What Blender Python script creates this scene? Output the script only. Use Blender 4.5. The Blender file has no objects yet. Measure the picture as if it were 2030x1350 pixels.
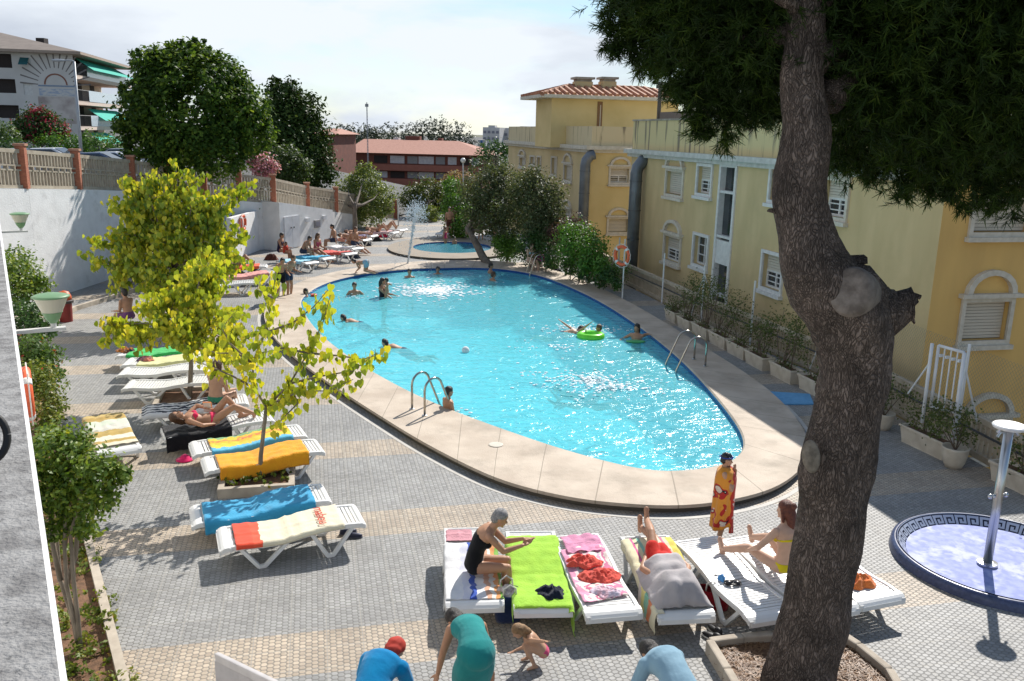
import bpy, math, random
import numpy as np
from mathutils import Vector, Matrix
from mathutils.geometry import tessellate_polygon
R = math.radians
random.seed(7)
NR = np.random.default_rng(11)
scene = bpy.context.scene
COL = scene.collection

# ---------------------------------------------------------------- camera
CAM_F, CAM_PITCH, CAM_ROLL, CAM_H = 1720.0, 13.5, 1.25, 5.6   # focal length in pixels of a 2030 px wide frame
_p, _r = R(CAM_PITCH), R(CAM_ROLL)
FW = Vector((0, math.cos(_p), -math.sin(_p)))
_up = Vector((0, math.sin(_p), math.cos(_p))); _rt = Vector((1, 0, 0))
UP = _up*math.cos(_r) - _rt*math.sin(_r)
RT = _rt*math.cos(_r) + _up*math.sin(_r)
EYE = Vector((0, 0, CAM_H))
cd = bpy.data.cameras.new("camera"); cam = bpy.data.objects.new("camera", cd); COL.objects.link(cam)
cd.sensor_width = 36; cd.lens = CAM_F/2030*36; cd.clip_start = 0.05; cd.clip_end = 3000
cam.matrix_world = Matrix(((RT.x, UP.x, -FW.x, EYE.x), (RT.y, UP.y, -FW.y, EYE.y), (RT.z, UP.z, -FW.z, EYE.z), (0, 0, 0, 1)))
scene.camera = cam

# ---------------------------------------------------------------- light
SUN_AZ, SUN_EL = 25.5, 41.5          # degrees to the right of straight ahead, and above the horizon
world = bpy.data.worlds.new("World"); scene.world = world; world.use_nodes = True
wt = world.node_tree; wt.nodes.clear()
wo = wt.nodes.new("ShaderNodeOutputWorld"); bg = wt.nodes.new("ShaderNodeBackground")
sky = wt.nodes.new("ShaderNodeTexSky"); sky.sky_type = 'NISHITA'; sky.sun_disc = False
sky.sun_elevation = R(SUN_EL); sky.sun_rotation = R(SUN_AZ); sky.air_density = 1.0; sky.dust_density = 0.2; sky.ozone_density = 2.0
bg.inputs[1].default_value = 0.095
tc = wt.nodes.new("ShaderNodeTexCoord")
def wn(t, **k):
    n = wt.nodes.new(t)
    for a, b in k.items(): setattr(n, a, b)
    return n
sepn = wn("ShaderNodeSeparateXYZ"); wt.links.new(tc.outputs["Generated"], sepn.inputs[0])
mp = wn("ShaderNodeMapping"); mp.inputs["Scale"].default_value = (1.0, 1.0, 3.2); mp.inputs["Location"].default_value = (0.45, 0.3, 0.1)
wt.links.new(tc.outputs["Generated"], mp.inputs[0])
ns = wn("ShaderNodeTexNoise"); ns.inputs["Scale"].default_value = 3.0; ns.inputs["Detail"].default_value = 9; ns.inputs["Roughness"].default_value = 0.55; ns.inputs["Distortion"].default_value = 0.3
wt.links.new(mp.outputs[0], ns.inputs[0])
# more cloud to the left, thinner veil in the middle
add = wn("ShaderNodeMath", operation='MULTIPLY_ADD'); add.inputs[1].default_value = -0.34; wt.links.new(sepn.outputs[0], add.inputs[0]); wt.links.new(ns.outputs[0], add.inputs[2])
rp = wn("ShaderNodeValToRGB"); rp.color_ramp.elements[0].position = 0.42; rp.color_ramp.elements[0].color = (0.12, 0.12, 0.12, 1)
rp.color_ramp.elements[1].position = 0.58; rp.color_ramp.elements[1].color = (1, 1, 1, 1)
wt.links.new(add.outputs[0], rp.inputs[0])
hz = wn("ShaderNodeMapRange"); hz.inputs[1].default_value = 0.0; hz.inputs[2].default_value = 0.20; hz.inputs[3].default_value = 0.35; hz.inputs[4].default_value = 0.0
wt.links.new(sepn.outputs[2], hz.inputs[0])
mx0 = wn("ShaderNodeMath", operation='MAXIMUM'); wt.links.new(rp.outputs[0], mx0.inputs[0]); wt.links.new(hz.outputs[0], mx0.inputs[1])
ns2 = wn("ShaderNodeTexNoise"); ns2.inputs["Scale"].default_value = 2.2; ns2.inputs["Detail"].default_value = 7
mp2 = wn("ShaderNodeMapping"); mp2.inputs["Scale"].default_value = (1.0, 1.0, 3.4); mp2.inputs["Location"].default_value = (3.1, 1.3, 0.7)
wt.links.new(tc.outputs["Generated"], mp2.inputs[0]); wt.links.new(mp2.outputs[0], ns2.inputs[0])
cr = wn("ShaderNodeValToRGB"); cr.color_ramp.elements[0].position = 0.43; cr.color_ramp.elements[0].color = (5.0, 5.5, 6.3, 1)
cr.color_ramp.elements[1].position = 0.57; cr.color_ramp.elements[1].color = (7.3, 7.8, 8.4, 1)
wt.links.new(ns2.outputs[0], cr.inputs[0])
fade = wn("ShaderNodeMapRange"); fade.inputs[1].default_value = .17; fade.inputs[2].default_value = .36; fade.inputs[3].default_value = 1.0; fade.inputs[4].default_value = .42
wt.links.new(sepn.outputs[2], fade.inputs[0]); cf = wn("ShaderNodeMath", operation='MULTIPLY'); wt.links.new(mx0.outputs[0], cf.inputs[0]); wt.links.new(fade.outputs[0], cf.inputs[1])
mix = wn("ShaderNodeMixRGB"); wt.links.new(cf.outputs[0], mix.inputs[0]); tintn = wn("ShaderNodeMixRGB", blend_type='MULTIPLY'); tintn.inputs[0].default_value = 1; tintn.inputs[2].default_value = (.94, 1.0, 1.01, 1); wt.links.new(sky.outputs[0], tintn.inputs[1]); wt.links.new(tintn.outputs[0], mix.inputs[1]); wt.links.new(cr.outputs[0], mix.inputs[2])
wt.links.new(mix.outputs[0], bg.inputs[0]); wt.links.new(bg.outputs[0], wo.inputs[0])
sl = bpy.data.lights.new("sun", 'SUN'); sun = bpy.data.objects.new("sun", sl); COL.objects.link(sun)
sl.energy = 5.0; sl.angle = R(0.5); sl.color = (1.0, 0.95, 0.88)
_sd = Vector((math.sin(R(SUN_AZ))*math.cos(R(SUN_EL)), math.cos(R(SUN_AZ))*math.cos(R(SUN_EL)), math.sin(R(SUN_EL))))
sun.rotation_euler = _sd.to_track_quat('Z', 'Y').to_euler(); sun.location = _sd*60
scene.view_settings.view_transform = 'Standard'; scene.view_settings.look = 'None'
scene.view_settings.exposure = 0.38; scene.view_settings.gamma = 1

# ---------------------------------------------------------------- placing helpers (photo pixel -> point in the place)
def ray(x, y): return FW*CAM_F + RT*(x-1015) + UP*(675-y)
def G(x, y, z=0.0):
    d = ray(x, y); return EYE + d*((z-CAM_H)/d.z)
def P(x, y, Y):
    d = ray(x, y); return EYE + d*(Y/d.y)
VV = Vector((-.225, .974, 0)).normalized(); UU = Vector((VV.y, -VV.x, 0))     # the site's two main directions
AZ = math.atan2(VV.y, VV.x) - math.pi/2                                      # rotation that turns +y into VV

# ---------------------------------------------------------------- materials
MATS = {}
def nodes_of(name):
    m = bpy.data.materials.new(name); m.use_nodes = True; nt = m.node_tree
    return m, nt, nt.nodes["Principled BSDF"]
def N(nt, t, **k):
    n = nt.nodes.new(t)
    for a, b in k.items(): setattr(n, a, b)
    return n
def c4(c): return (c[0], c[1], c[2], 1)
def M(name, col, rough=.6, col2=None, scale=6, lo=.35, hi=.65, bump=0, bscale=None, metal=0, detail=5, stretch=(1,1,1), spec=.5, coord="Object", sheen=0, transl=0, dirt=None, dscale=1.2, dlo=.5, dhi=.72):
    if name in MATS: return MATS[name]
    m, nt, b = nodes_of(name); L = nt.links.new
    b.inputs["Roughness"].default_value = rough; b.inputs["Metallic"].default_value = metal; b.inputs["Specular IOR Level"].default_value = spec
    co = N(nt, "ShaderNodeTexCoord"); mpp = N(nt, "ShaderNodeMapping"); mpp.inputs["Scale"].default_value = stretch; L(co.outputs[coord], mpp.inputs[0])
    out = None
    if col2 is None: col2 = tuple(c*.86 for c in col)
    n = N(nt, "ShaderNodeTexNoise"); n.inputs["Scale"].default_value = scale; n.inputs["Detail"].default_value = detail; L(mpp.outputs[0], n.inputs[0])
    r = N(nt, "ShaderNodeValToRGB"); r.color_ramp.elements[0].position = lo; r.color_ramp.elements[1].position = hi
    r.color_ramp.elements[0].color = c4(col2); r.color_ramp.elements[1].color = c4(col); L(n.outputs[0], r.inputs[0]); out = r.outputs[0]
    if dirt:
        n3 = N(nt, "ShaderNodeTexNoise"); n3.inputs["Scale"].default_value = dscale; n3.inputs["Detail"].default_value = 9; n3.inputs["Roughness"].default_value = .65; L(co.outputs[coord], n3.inputs[0])
        r3 = N(nt, "ShaderNodeMapRange"); r3.inputs[1].default_value = dlo; r3.inputs[2].default_value = dhi; L(n3.outputs[0], r3.inputs[0])
        mm = N(nt, "ShaderNodeMixRGB"); mm.inputs[2].default_value = c4(dirt); L(r3.outputs[0], mm.inputs[0]); L(out, mm.inputs[1]); out = mm.outputs[0]
    L(out, b.inputs["Base Color"])
    if bump:
        n2 = N(nt, "ShaderNodeTexNoise"); n2.inputs["Scale"].default_value = bscale or scale*4; n2.inputs["Detail"].default_value = 4; L(mpp.outputs[0], n2.inputs[0])
        bu = N(nt, "ShaderNodeBump"); bu.inputs["Strength"].default_value = bump; bu.inputs["Distance"].default_value = .02; L(n2.outputs[0], bu.inputs["Height"]); L(bu.outputs[0], b.inputs["Normal"])
    if sheen: b.inputs["Sheen Weight"].default_value = sheen
    if transl:
        o = [x for x in nt.nodes if x.type == 'OUTPUT_MATERIAL'][0]; t = N(nt, "ShaderNodeBsdfTranslucent"); L(out, t.inputs[0])
        ms = N(nt, "ShaderNodeMixShader"); ms.inputs[0].default_value = transl; L(b.outputs[0], ms.inputs[1]); L(t.outputs[0], ms.inputs[2]); L(ms.outputs[0], o.inputs[0])
    MATS[name] = m
    return m
def leafmat(name, stops, rough=.5, transl=.35, tcol=None, spec=.35):
    """stops: list of (pos, colour) over the per-leaf random number"""
    m, nt, b = nodes_of(name); L = nt.links.new
    a = N(nt, "ShaderNodeAttribute"); a.attribute_name = "rnd"
    r = N(nt, "ShaderNodeValToRGB"); cr_ = r.color_ramp
    while len(cr_.elements) < len(stops): cr_.elements.new(.5)
    for e, (p_, c_) in zip(cr_.elements, stops): e.position = p_; e.color = c4(c_)
    L(a.outputs["Fac"], r.inputs[0]); L(r.outputs[0], b.inputs["Base Color"])
    b.inputs["Roughness"].default_value = rough; b.inputs["Specular IOR Level"].default_value = spec
    o = [x for x in nt.nodes if x.type == 'OUTPUT_MATERIAL'][0]; t = N(nt, "ShaderNodeBsdfTranslucent")
    g = N(nt, "ShaderNodeMixRGB", blend_type='MULTIPLY'); g.inputs[0].default_value = 1; g.inputs[2].default_value = c4(tcol or (1.5, 1.45, .7)); L(r.outputs[0], g.inputs[1]); L(g.outputs[0], t.inputs[0])
    ms = N(nt, "ShaderNodeMixShader"); ms.inputs[0].default_value = transl; L(b.outputs[0], ms.inputs[1]); L(t.outputs[0], ms.inputs[2]); L(ms.outputs[0], o.inputs[0])
    MATS[name] = m
    return m

# ---------------------------------------------------------------- mesh builder
class MB:
    def __init__(s): s.v = []; s.f = []; s.m = []
    def add(s, vs, fs, m=0):
        o = len(s.v); s.v += [Vector(v) for v in vs]
        for f in fs: s.f.append([i+o for i in f]); s.m.append(m)
        return s
    def box(s, c, d, rz=0, m=0, rot=None):
        x, y, z = d[0]/2, d[1]/2, d[2]/2; c = Vector(c); M3 = rot or Matrix.Rotation(rz, 3, 'Z')
        vs = [c + M3 @ Vector(q) for q in ((-x,-y,-z),(x,-y,-z),(x,y,-z),(-x,y,-z),(-x,-y,z),(x,-y,z),(x,y,z),(-x,y,z))]
        return s.add(vs, [(0,3,2,1),(4,5,6,7),(0,1,5,4),(1,2,6,5),(2,3,7,6),(3,0,4,7)], m)
    def beam(s, p, q, w, h, m=0, up=(0,0,1)):
        p, q = Vector(p), Vector(q); d = (q-p); L_ = d.length; d.normalize(); upv = Vector(up)
        if abs(d.dot(upv)) > .98: upv = Vector((1,0,0))
        a = d.cross(upv).normalized(); b = a.cross(d).normalized()
        rot = Matrix((a, d, b)).transposed()
        return s.box((p+q)/2, (w, L_, h), m=m, rot=rot)
    def tube(s, pts, r, n=8, m=0, cap=True):
        pts = [Vector(p) for p in pts]; k = len(pts)
        rs = r if hasattr(r, '__len__') else [r]*k
        vs = []; fs = []; ref = None
        for i, p in enumerate(pts):
            t = (pts[min(i+1, k-1)] - pts[max(i-1, 0)]).normalized()
            if ref is None: ref = Vector((1,0,0)) if abs(t.x) < .8 else Vector((0,1,0))
            a = (ref - t*ref.dot(t)).normalized(); ref = a; b = t.cross(a)
            for j in range(n):
                an = 2*math.pi*j/n; vs.append(p + (a*math.cos(an) + b*math.sin(an))*rs[i])
        for i in range(k-1):
            for j in range(n):
                fs.append((i*n+j, i*n+(j+1)%n, (i+1)*n+(j+1)%n, (i+1)*n+j))
        if cap: fs.append(tuple(range(n))[::-1]); fs.append(tuple((k-1)*n+j for j in range(n)))
        return s.add(vs, fs, m)
    def lathe(s, prof, n=20, c=(0,0,0), m=0, ax=None, sx=1, sy=1):
        c = Vector(c); vs = []; fs = []; k = len(prof); M3 = ax or Matrix.Identity(3)
        for r_, z in prof:
            for j in range(n):
                a = 2*math.pi*j/n; vs.append(c + M3 @ Vector((r_*math.cos(a)*sx, r_*math.sin(a)*sy, z)))
        for i in range(k-1):
            for j in range(n): fs.append((i*n+j, i*n+(j+1)%n, (i+1)*n+(j+1)%n, (i+1)*n+j))
        if prof[0][0] > 1e-4: fs.append(tuple(range(n))[::-1])
        if prof[-1][0] > 1e-4: fs.append(tuple((k-1)*n+j for j in range(n)))
        return s.add(vs, fs, m)
    def ell(s, c, r, n=12, k=8, m=0, rot=None):
        M3 = rot or Matrix.Identity(3); c = Vector(c); vs = [c + M3 @ Vector((0,0,-r[2]))]; fs = []
        for i in range(1, k):
            a = -math.pi/2 + math.pi*i/k
            for j in range(n):
                b = 2*math.pi*j/n; vs.append(c + M3 @ Vector((r[0]*math.cos(a)*math.cos(b), r[1]*math.cos(a)*math.sin(b), r[2]*math.sin(a))))
        vs.append(c + M3 @ Vector((0,0,r[2]))); t = len(vs)-1
        for j in range(n):
            fs.append((0, 1+(j+1)%n, 1+j)); fs.append((t, t-n+j, t-n+(j+1)%n))
            for i in range(k-2): fs.append((1+i*n+j, 1+i*n+(j+1)%n, 1+(i+1)*n+(j+1)%n, 1+(i+1)*n+j))
        return s.add(vs, fs, m)
    def prism(s, poly, z0, z1, m=0, bottom=True, mside=None):
        n = len(poly); vs = [(p[0], p[1], z0) for p in poly] + [(p[0], p[1], z1) for p in poly]
        a = sum(poly[i][0]*poly[(i+1)%n][1] - poly[(i+1)%n][0]*poly[i][1] for i in range(n))
        top = tuple(range(n, 2*n)); bot = tuple(range(n))[::-1]; sd = [(i, (i+1)%n, n+(i+1)%n, n+i) for i in range(n)]
        if a < 0: top = top[::-1]; bot = bot[::-1]; sd = [f[::-1] for f in sd]
        s.add(vs, [top] + ([bot] if bottom else []), m); s.add(vs, sd, m if mside is None else mside)
        return s
    def quad(s, a, b, c, d, m=0): return s.add([a, b, c, d], [(0,1,2,3)], m)
    def grid(s, fn, nu, nv, m=0, closed=False):
        vs = [fn(i/nu, j/nv) for j in range(nv+1) for i in range(nu+1)]
        return s.add(vs, [(j*(nu+1)+i, j*(nu+1)+i+1, (j+1)*(nu+1)+i+1, (j+1)*(nu+1)+i) for j in range(nv) for i in range(nu)], m)
    def build(s, name, mats, parent=None, smooth=False, world=True, bevel=0, solid=0, auto=None, remesh=0, sm=0, sub=0):
        me = bpy.data.meshes.new(name)
        vs = s.v
        if parent is not None and world:
            inv = WM(parent).inverted(); vs = [inv @ v for v in vs]
        me.from_pydata([tuple(v) for v in vs], [], s.f)
        for mt in (mats if isinstance(mats, (list, tuple)) else [mats]): me.materials.append(mt)
        if any(s.m): me.polygons.foreach_set("material_index", s.m)
        me.validate(); me.update()
        if smooth: me.polygons.foreach_set("use_smooth", [True]*len(me.polygons))
        o = bpy.data.objects.new(name, me); COL.objects.link(o)
        if parent is not None: o.parent = parent
        if remesh:
            q = o.modifiers.new("r", 'REMESH'); q.mode = 'VOXEL'; q.voxel_size = remesh; q.use_smooth_shade = True
            if sm: w = o.modifiers.new("s", 'SMOOTH'); w.iterations = sm; w.factor = .5
        if bevel: b = o.modifiers.new("b", 'BEVEL'); b.width = bevel; b.segments = 2; b.limit_method = 'ANGLE'
        if solid: b = o.modifiers.new("so", 'SOLIDIFY'); b.thickness = solid; b.offset = 1
        if sub: b = o.modifiers.new("su", 'SUBSURF'); b.levels = sub; b.render_levels = sub
        return o
def WM(o):
    m = Matrix.LocRotScale(o.location, o.rotation_euler, o.scale)
    return (WM(o.parent) @ m) if o.parent else m
def tag(o, label=None, cat=None, group=None, kind=None):
    if label: o["label"] = label
    if cat: o["category"] = cat
    if group: o["group"] = group
    if kind: o["kind"] = kind
    return o
def struct(o, label=None):
    o["kind"] = "structure"
    if label: o["label"] = label
    return o
def thing(name, label, cat, loc=(0,0,0), rz=0, group=None):
    o = bpy.data.objects.new(name, None); COL.objects.link(o); o.location = loc; o.rotation_euler = (0,0,rz); o.empty_display_size = .1
    return tag(o, label, cat, group)
def copy_tree(o, parent=None):
    c = o.copy(); COL.objects.link(c); c.parent = parent
    for ch in [x for x in o.children]: copy_tree(ch, c)
    return c
def kids(o): return [x for x in bpy.data.objects if x.parent == o]
def dup(o, loc, rz, label, cat=None, group=None):
    c = o.copy(); COL.objects.link(c); c.location = loc; c.rotation_euler = (0,0,rz); c["label"] = label
    if cat: c["category"] = cat
    if group: c["group"] = group
    for a in kids(o):
        b = a.copy(); COL.objects.link(b); b.parent = c
        for d in kids(a):
            e = d.copy(); COL.objects.link(e); e.parent = b
    return c
def smooth_loop(pts, n):
    """closed Catmull-Rom through pts, n samples per span"""
    out = []; k = len(pts)
    for i in range(k):
        p0, p1, p2, p3 = pts[i-1], pts[i], pts[(i+1)%k], pts[(i+2)%k]
        for j in range(n):
            t = j/n; out.append(.5*((2*p1) + (p2-p0)*t + (2*p0-5*p1+4*p2-p3)*t*t + (3*p1-p0-3*p2+p3)*t**3))
    return out
def relax(pts, it=2):
    for _ in range(it): pts = [(pts[i-1]+pts[i]*2+pts[(i+1)%len(pts)])/4 for i in range(len(pts))]
    return pts
def offset(poly, d):
    n = len(poly); out = []
    ar = sum(poly[i].x*poly[(i+1)%n].y - poly[(i+1)%n].x*poly[i].y for i in range(n))
    for i in range(n):
        t = (poly[(i+1)%n]-poly[i-1]).normalized(); nn = Vector((t.y, -t.x, 0)) * (1 if ar > 0 else -1)
        out.append(poly[i] + nn*d)
    return out
def ring(mb, a, b, za, zb, m=0):
    n = len(a); vs = [(p.x, p.y, za) for p in a] + [(p.x, p.y, zb) for p in b]
    return mb.add(vs, [(i, (i+1)%n, n+(i+1)%n, n+i) for i in range(n)], m)
# ================================================================ setting: ground, deck, pools
def math_(nt, op, a, b=None, c=None):
    n = N(nt, "ShaderNodeMath", operation=op)
    for i, x in enumerate((a, b, c)):
        if x is None: continue
        if isinstance(x, (int, float)): n.inputs[i].default_value = x
        else: nt.links.new(x, n.inputs[i])
    return n.outputs[0]
def vmath(nt, op, a, b=None, out=0):
    n = N(nt, "ShaderNodeVectorMath", operation=op)
    for i, x in enumerate((a, b)):
        if x is None: continue
        if isinstance(x, tuple): n.inputs[i].default_value = x
        else: nt.links.new(x, n.inputs[i])
    return n.outputs[out]
def hex_mat():
    m, nt, b = nodes_of("hex_pavers"); L = nt.links.new
    co = N(nt, "ShaderNodeTexCoord"); mp = N(nt, "ShaderNodeMapping"); mp.vector_type = 'TEXTURE'; mp.inputs["Rotation"].default_value = (0, 0, AZ); L(co.outputs["Object"], mp.inputs[0])
    sep = N(nt, "ShaderNodeSeparateXYZ"); L(mp.outputs[0], sep.inputs[0])
    u, v = sep.outputs[0], sep.outputs[1]
    pu = math_(nt, 'MODULO', math_(nt, 'ADD', u, 400), .40)      # panel coordinate
    S = .0667
    cx = N(nt, "ShaderNodeCombineXYZ"); L(math_(nt, 'DIVIDE', v, S*1.155*.87), cx.inputs[0]); L(math_(nt, 'DIVIDE', pu, S*1.155), cx.inputs[1])
    # flat-topped hexagons: x runs along the rows that go away from the viewer
    r = (1.0, 1.732, 1.0); h = (.5, .866, 0)
    q = vmath(nt, 'ADD', cx.outputs[0], (1000, 1732, 0))
    a = vmath(nt, 'SUBTRACT', vmath(nt, 'MODULO', q, r), h)
    bq = vmath(nt, 'SUBTRACT', vmath(nt, 'MODULO', vmath(nt, 'SUBTRACT', q, h), r), h)
    la = vmath(nt, 'DOT_PRODUCT', a, a, 1); lb = vmath(nt, 'DOT_PRODUCT', bq, bq, 1)
    sel = math_(nt, 'LESS_THAN', la, lb)
    mx = N(nt, "ShaderNodeMix", data_type='VECTOR'); L(sel, mx.inputs[0]); L(bq, mx.inputs[4]); L(a, mx.inputs[5]); gv = mx.outputs[1]
    cell = vmath(nt, 'SUBTRACT', q, gv)
    g = vmath(nt, 'ABSOLUTE', gv)
    d1 = vmath(nt, 'DOT_PRODUCT', g, (.5, .866, 0), 1); sx = N(nt, "ShaderNodeSeparateXYZ"); L(g, sx.inputs[0])
    hd = math_(nt, 'MAXIMUM', d1, sx.outputs[0])
    groove = N(nt, "ShaderNodeMapRange"); groove.inputs[1].default_value = .37; groove.inputs[2].default_value = .47; L(hd, groove.inputs[0])
    # panel joints
    ju = math_(nt, 'MINIMUM', pu, math_(nt, 'SUBTRACT', .40, pu)); pv = math_(nt, 'MODULO', math_(nt, 'ADD', v, 400), .40); jv = math_(nt, 'MINIMUM', pv, math_(nt, 'SUBTRACT', .40, pv))
    joint = math_(nt, 'LESS_THAN', math_(nt, 'MINIMUM', ju, jv), .006)
    # band
    bv = math_(nt, 'MODULO', math_(nt, 'ADD', v, 310-9.43), 3.12)
    band = math_(nt, 'LESS_THAN', bv, .82)
    wn_ = N(nt, "ShaderNodeTexWhiteNoise"); L(cell, wn_.inputs[0])
    pc = N(nt, "ShaderNodeCombineXYZ"); L(math_(nt, 'FLOOR', math_(nt, 'DIVIDE', u, .4)), pc.inputs[0]); L(math_(nt, 'FLOOR', math_(nt, 'DIVIDE', v, .4)), pc.inputs[1])
    wp = N(nt, "ShaderNodeTexWhiteNoise"); L(pc.outputs[0], wp.inputs[0])
    no = N(nt, "ShaderNodeTexNoise"); no.inputs["Scale"].default_value = .8; no.inputs["Detail"].default_value = 10; no.inputs["Roughness"].default_value = .7; L(co.outputs["Object"], no.inputs[0])
    base = N(nt, "ShaderNodeMixRGB"); base.inputs[1].default_value = (.305, .302, .290, 1); base.inputs[2].default_value = (.45, .37, .28, 1); L(band, base.inputs[0])
    val = math_(nt, 'MULTIPLY', math_(nt, 'ADD', .74, math_(nt, 'MULTIPLY', wn_.outputs[0], .28)), math_(nt, 'ADD', .54, math_(nt, 'ADD', math_(nt, 'MULTIPLY', wp.outputs[0], .16), math_(nt, 'MULTIPLY', no.outputs[0], .82))))
    cm = N(nt, "ShaderNodeMixRGB", blend_type='MULTIPLY'); cm.inputs[0].default_value = 1; L(base.outputs[0], cm.inputs[1])
    vc = N(nt, "ShaderNodeCombineXYZ"); [L(val, vc.inputs[i]) for i in range(3)]; L(vc.outputs[0], cm.inputs[2])
    gm = N(nt, "ShaderNodeMixRGB"); gm.inputs[2].default_value = (.135, .13, .118, 1); L(math_(nt, 'MULTIPLY', groove.outputs[0], .80), gm.inputs[0]); L(cm.outputs[0], gm.inputs[1])
    jm = N(nt, "ShaderNodeMixRGB"); jm.inputs[2].default_value = (.30, .285, .25, 1); L(math_(nt, 'MULTIPLY', joint, .7), jm.inputs[0]); L(gm.outputs[0], jm.inputs[1])
    # scattered dark stains
    n4 = N(nt, "ShaderNodeTexNoise"); n4.inputs["Scale"].default_value = 3.1; n4.inputs["Detail"].default_value = 6; L(co.outputs["Object"], n4.inputs[0])
    st = N(nt, "ShaderNodeMapRange"); st.inputs[1].default_value = .62; st.inputs[2].default_value = .76; st.inputs[4].default_value = .45; L(n4.outputs[0], st.inputs[0])
    sm_ = N(nt, "ShaderNodeMixRGB"); sm_.inputs[2].default_value = (.12, .115, .10, 1); L(st.outputs[0], sm_.inputs[0]); L(jm.outputs[0], sm_.inputs[1])
    L(sm_.outputs[0], b.inputs["Base Color"]); b.inputs["Roughness"].default_value = .62
    hb = math_(nt, 'SUBTRACT', 1.0, groove.outputs[0])
    bu = N(nt, "ShaderNodeBump"); bu.inputs["Strength"].default_value = .8; bu.inputs["Distance"].default_value = .006; L(hb, bu.inputs["Height"]); L(bu.outputs[0], b.inputs["Normal"])
    return m
HEX = hex_mat()

def pool_outline(pix, z, n=4):
    return relax(smooth_loop([G(x, y, z) for x, y in pix], n), 3)
COPE_Z = .14
inner_px = [(880,530),(950,529),(1020,535),(1080,548),(1140,572),(1200,602),(1260,641),(1310,678),(1360,722),(1410,775),(1450,825),(1470,858),(1474,885),(1456,908),(1420,922),(1370,930),(1310,932),(1250,924),(1180,907),(1100,884),(1020,857),(950,832),(895,811),(845,790),(795,766),(735,733),(685,700),(640,665),(610,630),(596,602),(604,585),(630,567),(665,554),(710,544),(760,537),(820,532)]
outer_px = [(880,516),(960,516),(1040,522),(1110,538),(1180,565),(1250,600),(1320,640),(1400,690),(1480,740),(1550,795),(1590,845),(1604,885),(1592,925),(1545,962),(1480,984),(1400,998),(1320,1002),(1240,998),(1160,990),(1080,975),(1000,953),(940,928),(880,898),(820,865),(760,828),(700,790),(640,750),(585,708),(540,665),(522,625),(535,595),(575,567),(625,548),(680,535),(740,526),(810,519)]
INN = pool_outline(inner_px, COPE_Z); OUT = pool_outline(outer_px, COPE_Z)
DRAIN_I = offset(OUT, .12); DRAIN_O = offset(OUT, .20)
wc = (G(818,491,.12)+G(972,490,.12))/2; WADE_C = Vector((wc.x, wc.y+.3, 0))
def ellp(c, a, b, n=48, rz=0):
    return [Vector((c.x + a*math.cos(t)*math.cos(rz) - b*math.sin(t)*math.sin(rz), c.y + a*math.cos(t)*math.sin(rz) + b*math.sin(t)*math.cos(rz), 0)) for t in [2*math.pi*i/n for i in range(n)]]
WI = ellp(WADE_C, 1.9, 2.1); WO = ellp(WADE_C, 3.1, 3.9)
# near wall runs along azimuth -31; the far white wall and the fence carry on from it
WD = Vector((-.515, .857, 0)).normalized()
def nearwall(Y): return Vector((-5.3 + (9.2-Y)*.601+.0, Y, 0))
def kerbline(Y): return Vector((-4.0 + (7.96-Y)*.601, Y, 0))
FP0, FP1, FP2, FP3, FP4 = Vector((-15.0,24.9,0)), Vector((-13.9,28.9,0)), Vector((-11.5,41,0)), Vector((-10.2,48,0)), Vector((-7.75,56,0))
deck_poly = [Vector((-2,-3,0)), Vector((12,-3,0)), Vector((9.6,6,0)), Vector((8.75,12.4,0)), Vector((7.75,19.5,0)), Vector((5.95,25.9,0)), Vector((3.9,34.6,0)), Vector((2.6,40,0)), Vector((.2,50,0)), Vector((-2.2,60,0)), Vector((-8.5,60,0)), Vector((-7.9,56,0)), Vector((-10.3,48,0)), Vector((-11.7,41,0)), Vector((-14.9,34.3,0)), Vector((-15.0,28.9,0)), Vector((-15.3,24.9,0)), kerbline(23), kerbline(0)]
def sheet(name, outer, holes, z, mat):
    loops = [[Vector((p.x, p.y, 0)) for p in outer]] + [[Vector((p.x, p.y, 0)) for p in h] for h in holes]
    tris = tessellate_polygon(loops); vs = [Vector((p.x, p.y, z)) for l in loops for p in l]
    fs = []
    for t in tris:
        a, b, c = (vs[i] for i in t)
        fs.append(t if (b-a).cross(c-a).z > 0 else (t[0], t[2], t[1]))
    mb = MB(); mb.add(vs, fs); return mb.build(name, mat)
deck = struct(sheet("pool_deck", deck_poly, [offset(OUT, -.1), offset(WO, -.1)], 0, HEX))
mb = MB()
for i in range(len(deck_poly)):
    a, b = deck_poly[i-1], deck_poly[i]; mb.quad((a.x,a.y,-3.6),(b.x,b.y,-3.6),(b.x,b.y,-.004),(a.x,a.y,-.004))
struct(mb.build("deck_retaining_wall", M("conc_side", (.36,.33,.28), .85, scale=3)))
# terrain: far plain beyond the deck and the street shelf on the left
def fence_x(Y):
    pts = [(-20, 9), (0, 0), (9.2,-5.6), (24.9,-15.1), (28.9,-14.9), (34.3,-14.8), (41,-11.6), (48,-10.3), (56,-7.9), (62,-6.2), (300,20)]
    for (a, xa), (b, xb) in zip(pts, pts[1:]):
        if Y <= b: return xa + (xb-xa)*(Y-a)/(b-a)
    return pts[-1][1]
def terr(x, y):
    fx = fence_x(y); s = min(max((y-28)/28, 0), 1)
    zf = 3.45*(1-s) + .05*s
    far = min(max((y-75)/45, 0), 1)
    if x < fx+.0:
        k = min(max((fx-x)/14, 0), 1); z = zf*(1-k) + 3.05*k
        z = z*(1-far) + (-4.3)*far
        if x < -24: z = z + (3.2 - z)*min((-24-x)/14, 1)*min(max((300-y)/180, 0), 1)
        return z
    return -3.4 - 1.0*far
mb = MB()
ys = [-12,0,9.2,15,20,24.9,27,28.9,32,36,41,45,48,52,56,60,66,72,80,90,100,120,150,200,300,500,900,1600]
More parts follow.
